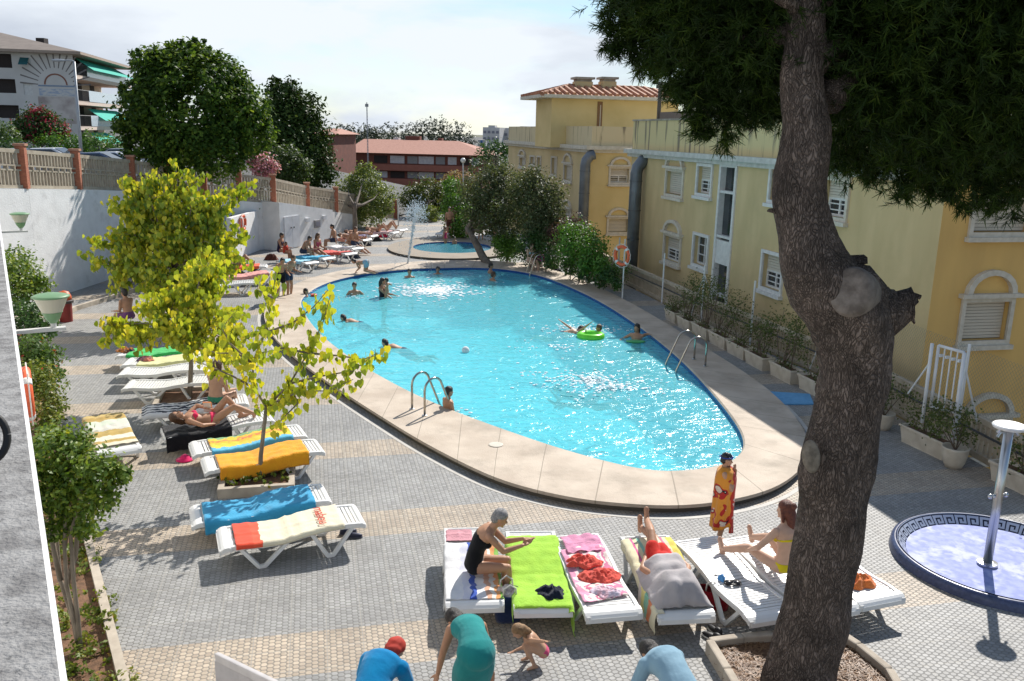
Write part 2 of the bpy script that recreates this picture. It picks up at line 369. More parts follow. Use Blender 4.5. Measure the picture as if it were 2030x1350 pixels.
for a, b in zip(ys, ys[1:]):
    for k, (offs) in enumerate([(-900,-200,-90,-60,-40,-30,-24,-18,-14,-10,-6,-3,-.25)]):
        for o1, o2 in zip(offs, offs[1:]):
            q = []
            for (yy, oo) in ((a,o1),(a,o2),(b,o2),(b,o1)):
                x = fence_x(yy)+oo; q.append((x, yy, terr(x, yy)))
            mb.quad(*q)
street = struct(mb.build("street_terrain", M("asphalt_ground", (.10,.10,.095), .9, (.07,.07,.065), scale=1.2, bump=.2), smooth=True))
mb = MB(); mb.quad((-1200,-200,-4.45),(2500,-200,-4.45),(2500,2600,-4.45),(-1200,2600,-4.45))
struct(mb.build("ground", M("earth_ground", (.16,.14,.09), .95, (.07,.09,.04), scale=.05)))
# garden court between the deck and the yellow houses
mb = MB(); mb.quad((3,-3,-3.38),(40,-3,-3.38),(36,70,-3.38),(-2,62,-3.38))
struct(mb.build("courtyard_paving", M("court", (.30,.25,.18), .85, scale=2)))

# ---- swimming pool
m_cope = M("coping_concrete", (.54,.455,.36), .75, (.43,.35,.27), scale=1.6, bump=.35, bscale=40, dirt=(.27,.225,.17), dscale=1.1, dlo=.5, dhi=.78)
def add_joints(mat, n_=44):
    nt = mat.node_tree; b = nt.nodes["Principled BSDF"]; L = nt.links.new; src = b.inputs["Base Color"].links[0].from_socket
    at = N(nt, "ShaderNodeAttribute"); at.attribute_name = "along"
    f = math_(nt, 'MODULO', at.outputs["Fac"], 1.0); k = math_(nt, 'LESS_THAN', f, .017)
    mx = N(nt, "ShaderNodeMixRGB"); mx.inputs[2].default_value = (.20,.165,.12,1); L(math_(nt, 'MULTIPLY', k, .75), mx.inputs[0]); L(src, mx.inputs[1]); L(mx.outputs[0], b.inputs["Base Color"])
add_joints(m_cope)
pool = thing("swimming_pool", "large free form swimming pool with a raised stone coping and pale blue floor", "swimming pool", (INN[0].x, INN[0].y-10, 0))
mb = MB()
n = len(INN)
INB = offset(INN, .0); INt = offset(INN, .03)
ring(mb, OUT, INt, COPE_Z, COPE_Z, 0)                         # top
ring(mb, INt, INN, COPE_Z, COPE_Z-.03, 0)
ring(mb, offset(OUT, -.0), OUT, COPE_Z-.055, COPE_Z, 0)        # lip
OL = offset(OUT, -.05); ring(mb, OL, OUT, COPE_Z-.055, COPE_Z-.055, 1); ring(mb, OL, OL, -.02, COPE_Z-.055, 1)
al = []; acc = 0
for i in range(n): al.append(acc/1.15); acc += (INt[i]-INt[i-1]).length
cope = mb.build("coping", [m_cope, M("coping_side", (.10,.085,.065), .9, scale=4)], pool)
at = cope.data.attributes.new("along", 'FLOAT', 'POINT')
if len(cope.data.vertices) % n == 0: at.data.foreach_set("value", (al*(len(cope.data.vertices)//n)))
def tile_mat(name, c1, c2, size):
    m, nt, b = nodes_of(name); L = nt.links.new
    co = N(nt, "ShaderNodeTexCoord"); br = N(nt, "ShaderNodeTexBrick"); br.offset = 0
    br.inputs["Color1"].default_value = c4(c1); br.inputs["Color2"].default_value = c4(c2); br.inputs["Mortar"].default_value = (.55,.7,.75,1)
    br.inputs["Scale"].default_value = 1; br.inputs["Brick Width"].default_value = size; br.inputs["Row Height"].default_value = size; br.inputs["Mortar Size"].default_value = size*.04
    L(co.outputs["Object"], br.inputs[0]); L(br.outputs[0], b.inputs["Base Color"]); b.inputs["Roughness"].default_value = .3
    return m
mb = MB(); ring(mb, INN, INN, -.30, COPE_Z-.03, 1)
IB = offset(INN, -.05); ring(mb, IB, INN, -1.3, -.30, 0)
me_floor = sheet("basin_floor_tmp", IB, [], -1.3, tile_mat("pool_floor_tile", (.46,.82,.86), (.42,.78,.83), .6))
fl = me_floor; fl.name = "basin_floor"; fl.data.transform(WM(pool).inverted()); fl.parent = pool
mb.build("basin_wall", [M("pool_wall_tile", (.25,.60,.72), .3), M("navy_tile", (.012,.05,.20), .25, (.02,.09,.30), scale=14)], pool)

def water_mat(name, tint, diff, dfac, rip=1.0, scale=1.0):
    m, nt, b = nodes_of(name); L = nt.links.new; nt.nodes.remove(b)
    o = [x for x in nt.nodes if x.type == 'OUTPUT_MATERIAL'][0]
    co = N(nt, "ShaderNodeTexCoord")
    mp = N(nt, "ShaderNodeMapping"); mp.inputs["Scale"].default_value = (1*scale, 1.5*scale, 1); L(co.outputs["Object"], mp.inputs[0])
    a = N(nt, "ShaderNodeTexNoise"); a.inputs["Scale"].default_value = 1.3; a.inputs["Detail"].default_value = 4; a.inputs["Distortion"].default_value = 1.3; L(mp.outputs[0], a.inputs[0])
    c = N(nt, "ShaderNodeTexNoise"); c.inputs["Scale"].default_value = 5.0; c.inputs["Detail"].default_value = 3; c.inputs["Distortion"].default_value = .6; L(mp.outputs[0], c.inputs[0])
    h = math_(nt, 'ADD', math_(nt, 'MULTIPLY', a.outputs[0], 1.0), math_(nt, 'MULTIPLY', c.outputs[0], .30))
    bu = N(nt, "ShaderNodeBump"); bu.inputs["Strength"].default_value = 1.0; bu.inputs["Distance"].default_value = .11*rip; L(h, bu.inputs["Height"])
    tr = N(nt, "ShaderNodeBsdfTransparent"); tr.inputs[0].default_value = c4(tint)
    df = N(nt, "ShaderNodeBsdfDiffuse"); df.inputs[0].default_value = c4(diff); L(bu.outputs[0], df.inputs["Normal"])
    gl = N(nt, "ShaderNodeBsdfGlossy"); gl.inputs["Roughness"].default_value = .17; gl.inputs[0].default_value = (1,1,1,1); L(bu.outputs[0], gl.inputs["Normal"])
    fr = N(nt, "ShaderNodeFresnel"); fr.inputs[0].default_value = 1.33; L(bu.outputs[0], fr.inputs["Normal"])
    m1 = N(nt, "ShaderNodeMixShader"); m1.inputs[0].default_value = dfac; L(tr.outputs[0], m1.inputs[1]); L(df.outputs[0], m1.inputs[2])
    m2 = N(nt, "ShaderNodeMixShader"); L(math_(nt, 'MULTIPLY', fr.outputs[0], .55), m2.inputs[0]); L(m1.outputs[0], m2.inputs[1]); L(gl.outputs[0], m2.inputs[2]); L(m2.outputs[0], o.inputs[0])
    return m
WATER = water_mat("pool_water", (.50,.96,1.0), (.19,.78,.88), .46)
WZ = .02
wp_ = offset(INN, -.002)
# real wave relief: a fine grid clipped to the pool outline
def in_poly(x, y, poly):
    c = False; j = len(poly)-1
    for i in range(len(poly)):
        a, b = poly[i], poly[j]
        if (a.y > y) != (b.y > y) and x < (b.x-a.x)*(y-a.y)/(b.y-a.y)+a.x: c = not c
        j = i
    return c
w = sheet("pool_water", wp_, [], WZ, WATER); struct(w)
w2 = None
# pale paving strip that follows the coping
mb = MB(); ring(mb, DRAIN_O, DRAIN_I, .004, .004)
struct(mb.build("drain_strip", M("drain_white", (.50,.475,.43), .7, scale=5)))
# ---- wading pool
wade = thing("wading_pool", "small round wading pool with a broad pale coping behind the big pool", "wading pool", WADE_C)
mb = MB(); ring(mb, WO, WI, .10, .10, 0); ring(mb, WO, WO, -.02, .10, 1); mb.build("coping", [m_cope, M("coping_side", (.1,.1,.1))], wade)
mb = MB(); ring(mb, offset(WI,-.02), WI, -.4, .10, 0); mb.build("basin_wall", M("navy_tile", (.1,.1,.1)), wade)
f2 = sheet("basin_floor", offset(WI,-.02), [], -.4, MATS["pool_wall_tile"]); f2.data.transform(WM(wade).inverted()); f2.parent = wade
struct(sheet("wading_water", offset(WI,-.001), [], .03, water_mat("wading_water_mat", (.30,.75,.82), (.08,.42,.52), .4, .5)))

# ---- shower basin, bottom right
SB = Vector((6.74, 10.90, 0)); SR = 1.36
def greek_mat():
    m, nt, b = nodes_of("greek_key_tile"); L = nt.links.new
    co = N(nt, "ShaderNodeTexCoord"); sp = N(nt, "ShaderNodeSeparateXYZ"); L(co.outputs["Object"], sp.inputs[0])
    ang = math_(nt, 'ARCTAN2', sp.outputs[1], sp.outputs[0])
    k = math_(nt, 'MODULO', math_(nt, 'ADD', math_(nt, 'MULTIPLY', ang, 44/(2*math.pi)), 440), 1.0)
    z = math_(nt, 'DIVIDE', math_(nt, 'ADD', sp.outputs[2], .085), .15)      # 0..1 up the wall
    def rect(x0, x1, y0, y1):
        a = math_(nt, 'MULTIPLY', math_(nt, 'GREATER_THAN', k, x0), math_(nt, 'LESS_THAN', k, x1))
        c = math_(nt, 'MULTIPLY', math_(nt, 'GREATER_THAN', z, y0), math_(nt, 'LESS_THAN', z, y1))
        return math_(nt, 'MULTIPLY', a, c)
    acc = None
    for q in ((0,1,.86,.95),(0,.09,.12,.95),(0,.78,.12,.24),(.66,.78,.12,.66),(.30,.78,.56,.68),(.30,.42,.38,.68)):
        r = rect(*q); acc = r if acc is None else math_(nt, 'MAXIMUM', acc, r)
    mx = N(nt, "ShaderNodeMixRGB"); mx.inputs[1].default_value = (.42,.46,.55,1); mx.inputs[2].default_value = (.01,.012,.03,1); L(acc, mx.inputs[0]); L(mx.outputs[0], b.inputs["Base Color"]); b.inputs["Roughness"].default_value = .25
    return m
sb = thing("shower_basin", "round blue tiled shower basin with a greek key border and dark blue rim", "shower basin", SB)
mb = MB()
mb.lathe([(SR-.065,.08),(SR-.06,.125),(SR-.045,.135),(SR-.02,.13),(SR+.015,.10),(SR+.025,.04),(SR+.04,-.02)], 72, SB); mb.f = [f for f in mb.f if len(f) == 4]; mb.m = [0]*len(mb.f)
o = mb.build("rim", M("rim_tile", (.035,.05,.11), .3, (.06,.08,.17), scale=25), sb, smooth=True)
me = bpy.data.meshes.new("key_border"); mb = MB(); mb.lathe([(SR-.22,-.09),(SR-.063,.065)], 96, (0,0,0)); mb.f = [f for f in mb.f if len(f) == 4]; mb.m = [0]*len(mb.f)
o = mb.build("key_border", greek_mat(), sb, world=False); o.location = (0,0,.075)
mb = MB(); mb.add([(SB.x+(SR-.13)*math.cos(2*math.pi*i/72), SB.y+(SR-.13)*math.sin(2*math.pi*i/72), .012) for i in range(72)], [tuple(range(72))]); mb.build("basin_floor", M("basin_blue", (.30,.345,.62), .6, (.22,.26,.52), scale=9, detail=8, lo=.4, hi=.6, spec=.15, dirt=(.46,.49,.66), dscale=2.2, dlo=.50, dhi=.60), sb)
PB = G(1957, 1118, .02)
sh = thing("shower_pole", "steel outdoor shower column with a flat round head standing in the blue basin", "shower", PB)
steel = M("steel", (.55,.56,.57), .28, (.45,.46,.47), metal=1, scale=3)
mb = MB(); mb.tube([PB, PB+Vector((0,0,1.93))], .058, 16); mb.build("column", steel, sh, smooth=True)
mb = MB(); mb.lathe([(.13,0),(.13,.03),(.07,.04)], 20, PB); mb.build("base_flange", steel, sh)
mb = MB(); mb.lathe([(.06,1.92),(.20,1.955),(.21,1.985),(.19,2.0),(0,2.0)], 28, PB); mb.build("shower_head", M("steel_pale", (.75,.75,.74), .35, metal=.3), sh, smooth=False)
mb = MB()
for a in (.3, 3.4, 1.9):
    d = Vector((math.cos(a), math.sin(a), 0)); mb.tube([PB+Vector((0,0,1.9)), PB+d*.13+Vector((0,0,1.9)), PB+d*.17+Vector((0,0,1.84))], .018, 8)
mb.build("spray_nozzles", steel, sh)
mb = MB()
for a in (.3, 3.4):
    d = Vector((math.cos(a), math.sin(a), 0)); mb.tube([PB+Vector((0,0,1.0)), PB+d*.11+Vector((0,0,1.0))], .022, 8); mb.ell(PB+d*.13+Vector((0,0,1.0)), (.035,.035,.035), 8, 6)
mb.build("push_buttons", steel, sh, smooth=True)
# ================================================================ buildings, walls, fences
class Fac:
    """a vertical facade plane: A a point on it, e the horizontal direction, n towards the viewer"""
    def __init__(s, A, e):
        s.A = Vector((A.x, A.y, 0)); s.e = Vector(e).normalized(); s.n = Vector((s.e.y, -s.e.x, 0))
        if s.n.dot(Vector((EYE.x, EYE.y, 0)) - s.A) < 0: s.n = -s.n
    def sp(s, x, y):
        d = ray(x, y); t = (s.A - EYE).dot(s.n)/d.dot(s.n); q = EYE + d*t
        return ((q - s.A).dot(s.e), q.z)
    def pt(s, a, z, off=0): q = s.A + s.e*a + s.n*off; return Vector((q.x, q.y, z))
    def rect(s, px):
        x0, y0, x1, y1 = px; xm, ym = (x0+x1)/2, (y0+y1)/2
        a = s.sp(x0, ym)[0]; b = s.sp(x1, ym)[0]; z1 = s.sp(xm, y0)[1]; z0 = s.sp(xm, y1)[1]
        return (min(a,b), max(a,b), z0, z1)
def fbox(mb, F, a0, a1, z0, z1, d0, d1, m=0):
    """box on a facade from depth d0 to d1 (positive = towards the viewer)"""
    c = F.pt((a0+a1)/2, (z0+z1)/2, (d0+d1)/2); rot = Matrix((F.e, F.n, Vector((0,0,1)))).transposed()
    return mb.box(c, (a1-a0, d1-d0, z1-z0), m=m, rot=rot)
def wall_holes(mb, F, a0, a1, z0, z1, rects, depth=.2, m=0):
    A = sorted({a0, a1} | {v for r in rects for v in r[:2] if a0 < v < a1}); Z = sorted({z0, z1} | {v for r in rects for v in r[2:] if z0 < v < z1})
    for i in range(len(A)-1):
        for j in range(len(Z)-1):
            ca, cz = (A[i]+A[i+1])/2, (Z[j]+Z[j+1])/2
            if any(r[0] < ca < r[1] and r[2] < cz < r[3] for r in rects): continue
            mb.quad(F.pt(A[i], Z[j]), F.pt(A[i+1], Z[j]), F.pt(A[i+1], Z[j+1]), F.pt(A[i], Z[j+1]), m)
    for r in rects:
        p = [(r[0], r[2]), (r[1], r[2]), (r[1], r[3]), (r[0], r[3])]
        for k in range(4):
            (s0, t0), (s1, t1) = p[k], p[(k+1)%4]; mb.quad(F.pt(s0, t0), F.pt(s1, t1), F.pt(s1, t1, -depth), F.pt(s0, t0, -depth), m)
glass = M("window_glass", (.02,.025,.03), .08, (.05,.055,.06), scale=2, spec=.8)
m_trim = M("cream_trim", (.62,.57,.48), .7, (.52,.47,.38), scale=8)
m_trimw = M("white_trim", (.68,.67,.64), .6, scale=8)
m_shut = M("cream_shutter", (.58,.53,.44), .6, (.50,.45,.37), scale=20, stretch=(.2,.2,9))
def window(F, root, r, style, trim, hood=0, depth=.2):
    a0, a1, z0, z1 = r; w = a1-a0; t = .10
    mb = MB()
    for q in ((a0-t, a0, z0-t, z1+t), (a1, a1+t, z0-t, z1+t)): fbox(mb, F, q[0], q[1], q[2], q[3], -.02, .06)
    fbox(mb, F, a0, a1, z1, z1+t, -.02, .06); fbox(mb, F, a0-t*1.5, a1+t*1.5, z0-t*2, z0-t, -.02, .14)
    fbox(mb, F, a0, a1, z0-t, z0, -.02, .06)
    if hood:
        fbox(mb, F, a0-t*1.9, a1+t*1.9, z1+t, z1+t+.09, -.02, .16)
        am = (a0+a1)/2; rr = w/2+t*.6; z_ = z1+t+.09; k = 10
        for i in range(k):
            b0, b1 = math.pi*i/k, math.pi*(i+1)/k
            o0, o1 = (am-rr*math.cos(b0), z_+hood*math.sin(b0)), (am-rr*math.cos(b1), z_+hood*math.sin(b1))
            i0, i1 = (am-(rr-.13)*math.cos(b0), z_+(hood-.12)*math.sin(b0)), (am-(rr-.13)*math.cos(b1), z_+(hood-.12)*math.sin(b1))
            mb.quad(F.pt(*i0, .12), F.pt(*i1, .12), F.pt(*o1, .12), F.pt(*o0, .12)); mb.quad(F.pt(*o0, .12), F.pt(*o1, .12), F.pt(*o1, -.01), F.pt(*o0, -.01)); mb.quad(F.pt(*i0, .12), F.pt(*i1, .12), F.pt(*i1, -.01), F.pt(*i0, -.01))
    fr = mb.build("window_frame", trim, root)
    mb = MB(); mb.quad(F.pt(a0, z0, -depth+.01), F.pt(a1, z0, -depth+.01), F.pt(a1, z1, -depth+.01), F.pt(a0, z1, -depth+.01)); mb.build("pane", glass, fr)
    f = .06; mb = MB()
    if style in ('glass', 'half'):
        zz1 = z1 if style == 'glass' else z0 + (z1-z0)*.52
        for q in ((a0, a0+f, z0, zz1), (a1-f, a1, z0, zz1), (a0+f, a1-f, z0, z0+f), (a0+f, a1-f, zz1-f, zz1)): fbox(mb, F, *q, -depth+.02, -depth+.07)
        fbox(mb, F, (a0+a1)/2-f/2, (a0+a1)/2+f/2, z0+f, zz1-f, -depth+.02, -depth+.065)
        for k in (1, 2): fbox(mb, F, a0+f, a1-f, z0+(zz1-z0)*k/3-.015, z0+(zz1-z0)*k/3+.015, -depth+.02, -depth+.055)
        mb.build("sash", m_trimw, fr)
    if style in ('shutter', 'half'):
        zz0 = z0+.02 if style == 'shutter' else z0 + (z1-z0)*.52; mb = MB(); k = max(3, int((z1-zz0)/.07))
        for i in range(k):
            s0 = zz0 + (z1-zz0)*i/k; s1 = zz0+(z1-zz0)*(i+.88)/k; fbox(mb, F, a0+.01, a1-.01, s0, s1, -depth+.02, -depth+.075)
        mb.build("roller_shutter", m_shut, fr)
    return fr

# ---- yellow house nearer to the camera
m_yel = M("yellow_render", (.62,.475,.25), .85, (.53,.405,.205), scale=1.6, stretch=(1,1,.28), bump=.1, bscale=60, dirt=(.43,.34,.17), dscale=.35, dlo=.48, dhi=.80)
m_ora = M("ochre_render", (.72,.46,.15), .85, (.62,.39,.13), scale=1.4, stretch=(1,1,.3), bump=.1, bscale=60)
m_par = M("stained_parapet", (.60,.50,.26), .9, (.24,.20,.13), scale=2.6, lo=.36, hi=.46, detail=7, stretch=(1.6,1.6,.16))
m_parL = M("pale_stained_parapet", (.62,.52,.32), .9, (.25,.20,.13), scale=2.2, lo=.34, hi=.43, detail=7, stretch=(1.6,1.6,.16))
m_corn = M("cornice_grey", (.56,.56,.52), .7, (.45,.45,.41), scale=5)
m_roofslab = M("roof_slab", (.35,.30,.24), .9)
A2 = P(1527, 575, 24.8); F2 = Fac(A2, VV)
sR = F2.sp(1858, 500)[0]; sL = F2.sp(1253, 300)[0]; zc = F2.sp(1253, 303)[1]; zp = F2.sp(1255, 240)[1]
CR = F2.pt(sR, 0); FO = Fac(CR, UU)
b2 = thing("apartment_house", "near pale yellow apartment house with a blank side wall behind the pine trunk", "apartment house", CR)
win2 = [((1322,340,1354,386),'shutter',.45), ((1384,330,1411,384),'half',0), ((1529,330,1556,398),'shutter',0), ((1634,358,1680,430),'half',.4),
        ((1318,470,1349,518),'half',.45), ((1376,468,1403,526),'glass',0), ((1512,505,1551,574),'half',0)]
R2 = [F2.rect(w[0]) for w in win2]
stair = F2.rect((1427,328,1450,592)); stair = (F2.sp(1452,450)[0], F2.sp(1422,450)[0], -1.2, F2.sp(1440,328)[1])
mb = MB(); wall_holes(mb, F2, sR, sL, -3.4, zc, R2+[stair]); mb.build("side_wall", m_yel, b2)
for w, r in zip(win2, R2): window(F2, b2, r, w[1], m_trimw if w[2] == 0 else m_trim, w[2])
mb = MB(); a0, a1, z0, z1 = stair
for q in ((a0-.08,a0+.05,z0,z1+.08),(a1-.05,a1+.08,z0,z1+.08),(a0+.05,a1-.05,z1-.05,z1+.08)): fbox(mb, F2, *q, -.2, .05)
H_ = z1-z0
for k in (.30,.62,.86): fbox(mb, F2, a0+.05, a1-.05, z0+H_*k-.04, z0+H_*k+.04, -.2, .02)
fbox(mb, F2, a0+.05, a1-.05, z0+H_*.47, z0+H_*.60, -.2, .01)
st = mb.build("stair_window_frame", m_trimw, b2); mb = MB(); mb.quad(F2.pt(a0,z0,-.15),F2.pt(a1,z0,-.15),F2.pt(a1,z1,-.15),F2.pt(a0,z1,-.15)); mb.build("pane", glass, st)
winO = [((1930,402,2042,460),'shutter',0), ((1908,598,1996,674),'shutter',.52), ((1905,835,1990,905),'shutter',.5), ((2120,402,2200,460),'shutter',0)]
RO = [FO.rect(w[0]) for w in winO]
mb = MB(); wall_holes(mb, FO, 0, 16, -3.4, zc, RO, m=0); mb.build("front_wall", m_ora, b2)
for w, r in zip(winO, RO): window(FO, b2, r, w[1], m_trim, w[2])
W2 = 14.0
def block(F, a0, a1, w, z0, z1, mb, m=0, inset=.0, out=None):
    q = [F.pt(a0, 0, inset), F.pt(a1, 0, inset), F.pt(a1, 0, -w), F.pt(a0, 0, -w)]; mb.prism([(p.x, p.y) for p in q], z0, z1, m)
mb = MB(); block(F2, sR-.25, sL+.2, W2, zc, zc+.16, mb, inset=.30); block(F2, sR-.1, sL+.1, W2, zc-.14, zc, mb, inset=.16); mb.build("cornice", m_corn, b2)
mb = MB(); block(F2, sR, sL, .25, zc+.16, zp, mb); block(F2, sL-.25, sL, W2, zc+.16, zp-.003, mb, inset=-.25); block(F2, sR, sR+.25, W2, zc+.16, zp-.003, mb, inset=-.25); mb.build("parapet", m_par, b2)
mb = MB(); block(F2, sR+.3, sL, W2, -3.39, zc-.01, mb, inset=-.35); mb.build("house_body", m_yel, b2)
mb = MB(); block(F2, sR-.03, sL+.03, .29, zp, zp+.06, mb, inset=.04); mb.build("parapet_cap", M("cap_grey", (.40,.37,.31), .9, (.24,.22,.18), scale=3), b2)
# roof terrace pergola with reed screen
Zt = zp
def on(F, x, y): s_, z_ = F.sp(x, y); return s_, z_
s0 = F2.sp(1270,200)[0]; zt = F2.sp(1270,170)[1]; mb = MB()
for k, (a, b) in enumerate(((0,-.8),(-6,-.8),(-3,-.8),(0,-4),(-6,-4))): q = F2.pt(s0+a, 0, b); mb.box((q.x,q.y,(Zt-1+zt)/2), (.12,.12,zt-Zt+1), AZ)
for b in (-.8,-4): mb.beam(F2.pt(s0+.3, zt, b), F2.pt(s0-6.3, zt, b), .12, .14)
for k in range(5): a = -6+1.5*k; mb.beam(F2.pt(s0+a, zt+.12, -.5), F2.pt(s0+a, zt+.12, -4.3), .08, .1)
pg = mb.build("pergola", M("dark_wood", (.10,.085,.07), .8, scale=8), b2)
mb = MB(); fbox(mb, F2, s0-5.9, s0-.1, zt-2.0, zt-1.0, -.84, -.80); mb.build("reed_screen", M("reed", (.20,.175,.16), .9, (.12,.10,.09), scale=30, stretch=(6,6,.3)), b2)
# big ventilation duct
def duct(F, xpix, ytop, ybot, root, rad):
    s_, zt_ = F.sp(xpix, ytop); _, zb_ = F.sp(xpix, ybot); mb = MB()
    mb.tube([F.pt(s_, zt_+.05, -.1), F.pt(s_, zt_-.02, .12), F.pt(s_, zt_-.28, .32), F.pt(s_, zt_-.5, .36), F.pt(s_, -3.3, .36)], rad, 16)
    d = mb.build("ventilation_duct", M("duct_metal", (.17,.19,.21), .45, (.12,.135,.15), scale=2, metal=.5), root, smooth=True)
    z = zt_-.8
    while z > -3:
        mb = MB(); mb.lathe([(rad+.02,-.02),(rad+.02,.02)], 16, F.pt(s_, z, .36)); z -= 1.15
        mb.build("duct_band", M("duct_band", (.12,.13,.14), .5, metal=.5), d)
duct(F2, 1280, 318, 550, b2, .24)
# ---- yellow house further back
C1 = P(1172, 300, 46.5); F1s = Fac(C1, VV); F1f = Fac(C1, UU)
b1 = thing("apartment_house", "farther yellow apartment house with a tiled tower and two chimneys", "apartment house", (C1.x, C1.y, -3.4))
s1 = F1s.sp(1008, 292)[0]; zc1 = F1s.sp(1165, 296)[1]; zp1 = F1s.sp(1165, 250)[1]
win1 = [((1119,328,1134,357),'shutter',.5), ((1094,313,1104,345),'shutter',0), ((1066,312,1073,331),'glass',0), ((1052,311,1061,325),'shutter',0), ((1031,313,1042,329),'shutter',.4), ((1117,416,1132,437),'half',.4)]
win1f = [((1210,334,1246,362),'half',.42), ((1206,434,1244,460),'shutter',.42)]
R1 = [F1s.rect(w[0]) for w in win1]; R1f = [F1f.rect(w[0]) for w in win1f]
mb = MB(); wall_holes(mb, F1s, 0, s1, -3.4, zc1, R1); mb.build("side_wall", M("yellow_pale", (.64,.50,.27), .85, (.55,.43,.22), scale=.8), b1)
mb = MB(); wall_holes(mb, F1f, 0, 14, -3.4, zc1, R1f); mb.build("front_wall", M("yellow_warm", (.68,.53,.25), .85, (.60,.46,.20), scale=.8), b1)
for w, r in zip(win1, R1): window(F1s, b1, r, w[1], m_trim, w[2])
for w, r in zip(win1f, R1f): window(F1f, b1, r, w[1], m_trim, w[2])
mb = MB(); block(F1s, -.3, s1+.2, 14, zc1, zc1+.2, mb, inset=.35); block(F1s, -.12, s1+.1, 14, zc1-.16, zc1, mb, inset=.18); mb.build("cornice", M("cornice_cream", (.62,.58,.48), .7, (.5,.46,.37), scale=5), b1)
mb = MB(); block(F1s, 0, s1, .25, zc1+.2, zp1, mb); block(F1s, 0, .25, 14, zc1+.2, zp1+.0, mb, inset=-.25); mb.build("parapet", m_parL, b1)
mb = MB(); block(F1s, .3, s1, 14, -3.39, zc1-.01, mb, inset=-.35); mb.build("house_body", MATS["yellow_pale"], b1)
duct(F1s, 1174, 308, 440, b1, .27)
# tower
TC = P(1094, 198, 51.0); TFs = Fac(TC, VV); TFf = Fac(TC, UU)
zt0 = zc1; zt1 = TFf.sp(1180, 197)[1]; ts = TFs.sp(1063, 200)[0]; tw = TFf.sp(1345, 210)[0]
mb = MB(); q = [TFf.pt(0,0), TFf.pt(tw,0), TFf.pt(tw,0,-ts), TFf.pt(0,0,-ts)]; mb.prism([(p.x,p.y) for p in q], zt0, zt1); mb.build("tower", MATS["yellow_warm"], b1)
a_, b_ = TFf.sp(1184,220)[0], TFf.sp(1194,220)[0]
mb = MB(); fbox(mb, TFf, a_, b_, zt1-2.6, zt1-.12, -.1, .03); tb = mb.build("tower_window", M("brown_wood", (.22,.11,.04), .6), b1)
mb = MB(); fbox(mb, TFf, a_+.16, b_-.1, zt1-2.4, zt1-.3, .03, .04); mb.build("pane", MATS["cream_trim"], tb)
ov = .8; mb = MB()
q = [TFf.pt(-ov,0,ov), TFf.pt(tw+ov,0,ov), TFf.pt(tw+ov,0,-ts-ov), TFf.pt(-ov,0,-ts-ov)]; mb.prism([(p.x,p.y) for p in q], zt1, zt1+.18); mb.build("tower_cornice", MATS["cornice_cream"], b1)
tile = M("roof_tile", (.50,.23,.12), .75, (.26,.11,.06), scale=5, detail=3, bump=.3)
ze = zt1+.18; zr = ze+.62; run = 2.3; dpt = ts+2*ov; E_ = [Vector((p.x,p.y,ze)) for p in q]
r0 = TFf.pt(-ov+run, zr, ov-dpt/2); r1 = TFf.pt(tw+ov-run, zr, ov-dpt/2)
mb = MB(); mb.add([E_[0],E_[1],E_[2],E_[3],r0,r1], [(0,1,5,4),(1,2,5),(2,3,4,5),(3,0,4)])
rf = mb.build("tower_roof", tile, b1)
mb = MB(); nrm = (E_[1]-E_[0]).cross(r0-E_[0]).normalized()
k = int((E_[1]-E_[0]).length/.42); Lf = (E_[1]-E_[0]).length
for i in range(k):
    s_ = (i+.5)/k*Lf; base = E_[0]+(E_[1]-E_[0]).normalized()*s_; h_ = min(s_, Lf-s_, run)/run
    slope = (TFf.pt(0, zr, ov-dpt/2)-TFf.pt(0, ze, ov))*h_
    if h_ > .05: mb.tube([base+nrm*.03, base+slope+nrm*.03], .12, 6)
nrm2 = (E_[3]-E_[0]).cross(r0-E_[0]).normalized(); nrm2 = nrm2 if nrm2.z > 0 else -nrm2
k = int(dpt/.42); sd = (E_[3]-E_[0]).normalized(); top_d = (TFf.pt(-ov+run, zr, ov)-TFf.pt(-ov, ze, ov))
for i in range(k):
    s_ = (i+.5)/k*dpt; h_ = min(s_, dpt-s_)/(dpt/2)
    if h_ > .05: mb.tube([E_[0]+sd*s_+nrm2*.03, E_[0]+sd*s_+top_d*h_+nrm2*.03], .12, 6)
mb.build("tile_rows", tile, rf)
mb = MB(); mb.tube([E_[0], r0, r1, E_[1]], .13, 6); mb.build("ridge_tiles", tile, rf)
for x0, x1, y0 in ((1196,1223,152),(1144,1176,152)):
    F_ = Fac(TFf.pt(0,0,-dpt/4), UU); a, zt_ = F_.sp(x0, y0); b, _ = F_.sp(x1, y0)
    mb = MB(); fbox(mb, F_, a, b, ze, zt_-.25, -.9, 0); ch = mb.build("chimney", MATS["yellow_pale"], rf)
    mb = MB(); fbox(mb, F_, a-.1, b+.1, zt_-.12, zt_, -1.0, .1); fbox(mb, F_, a+.05, b-.05, zt_-.25, zt_-.12, -.85, -.05); mb.build("chimney_cap", MATS["cap_grey"], ch)

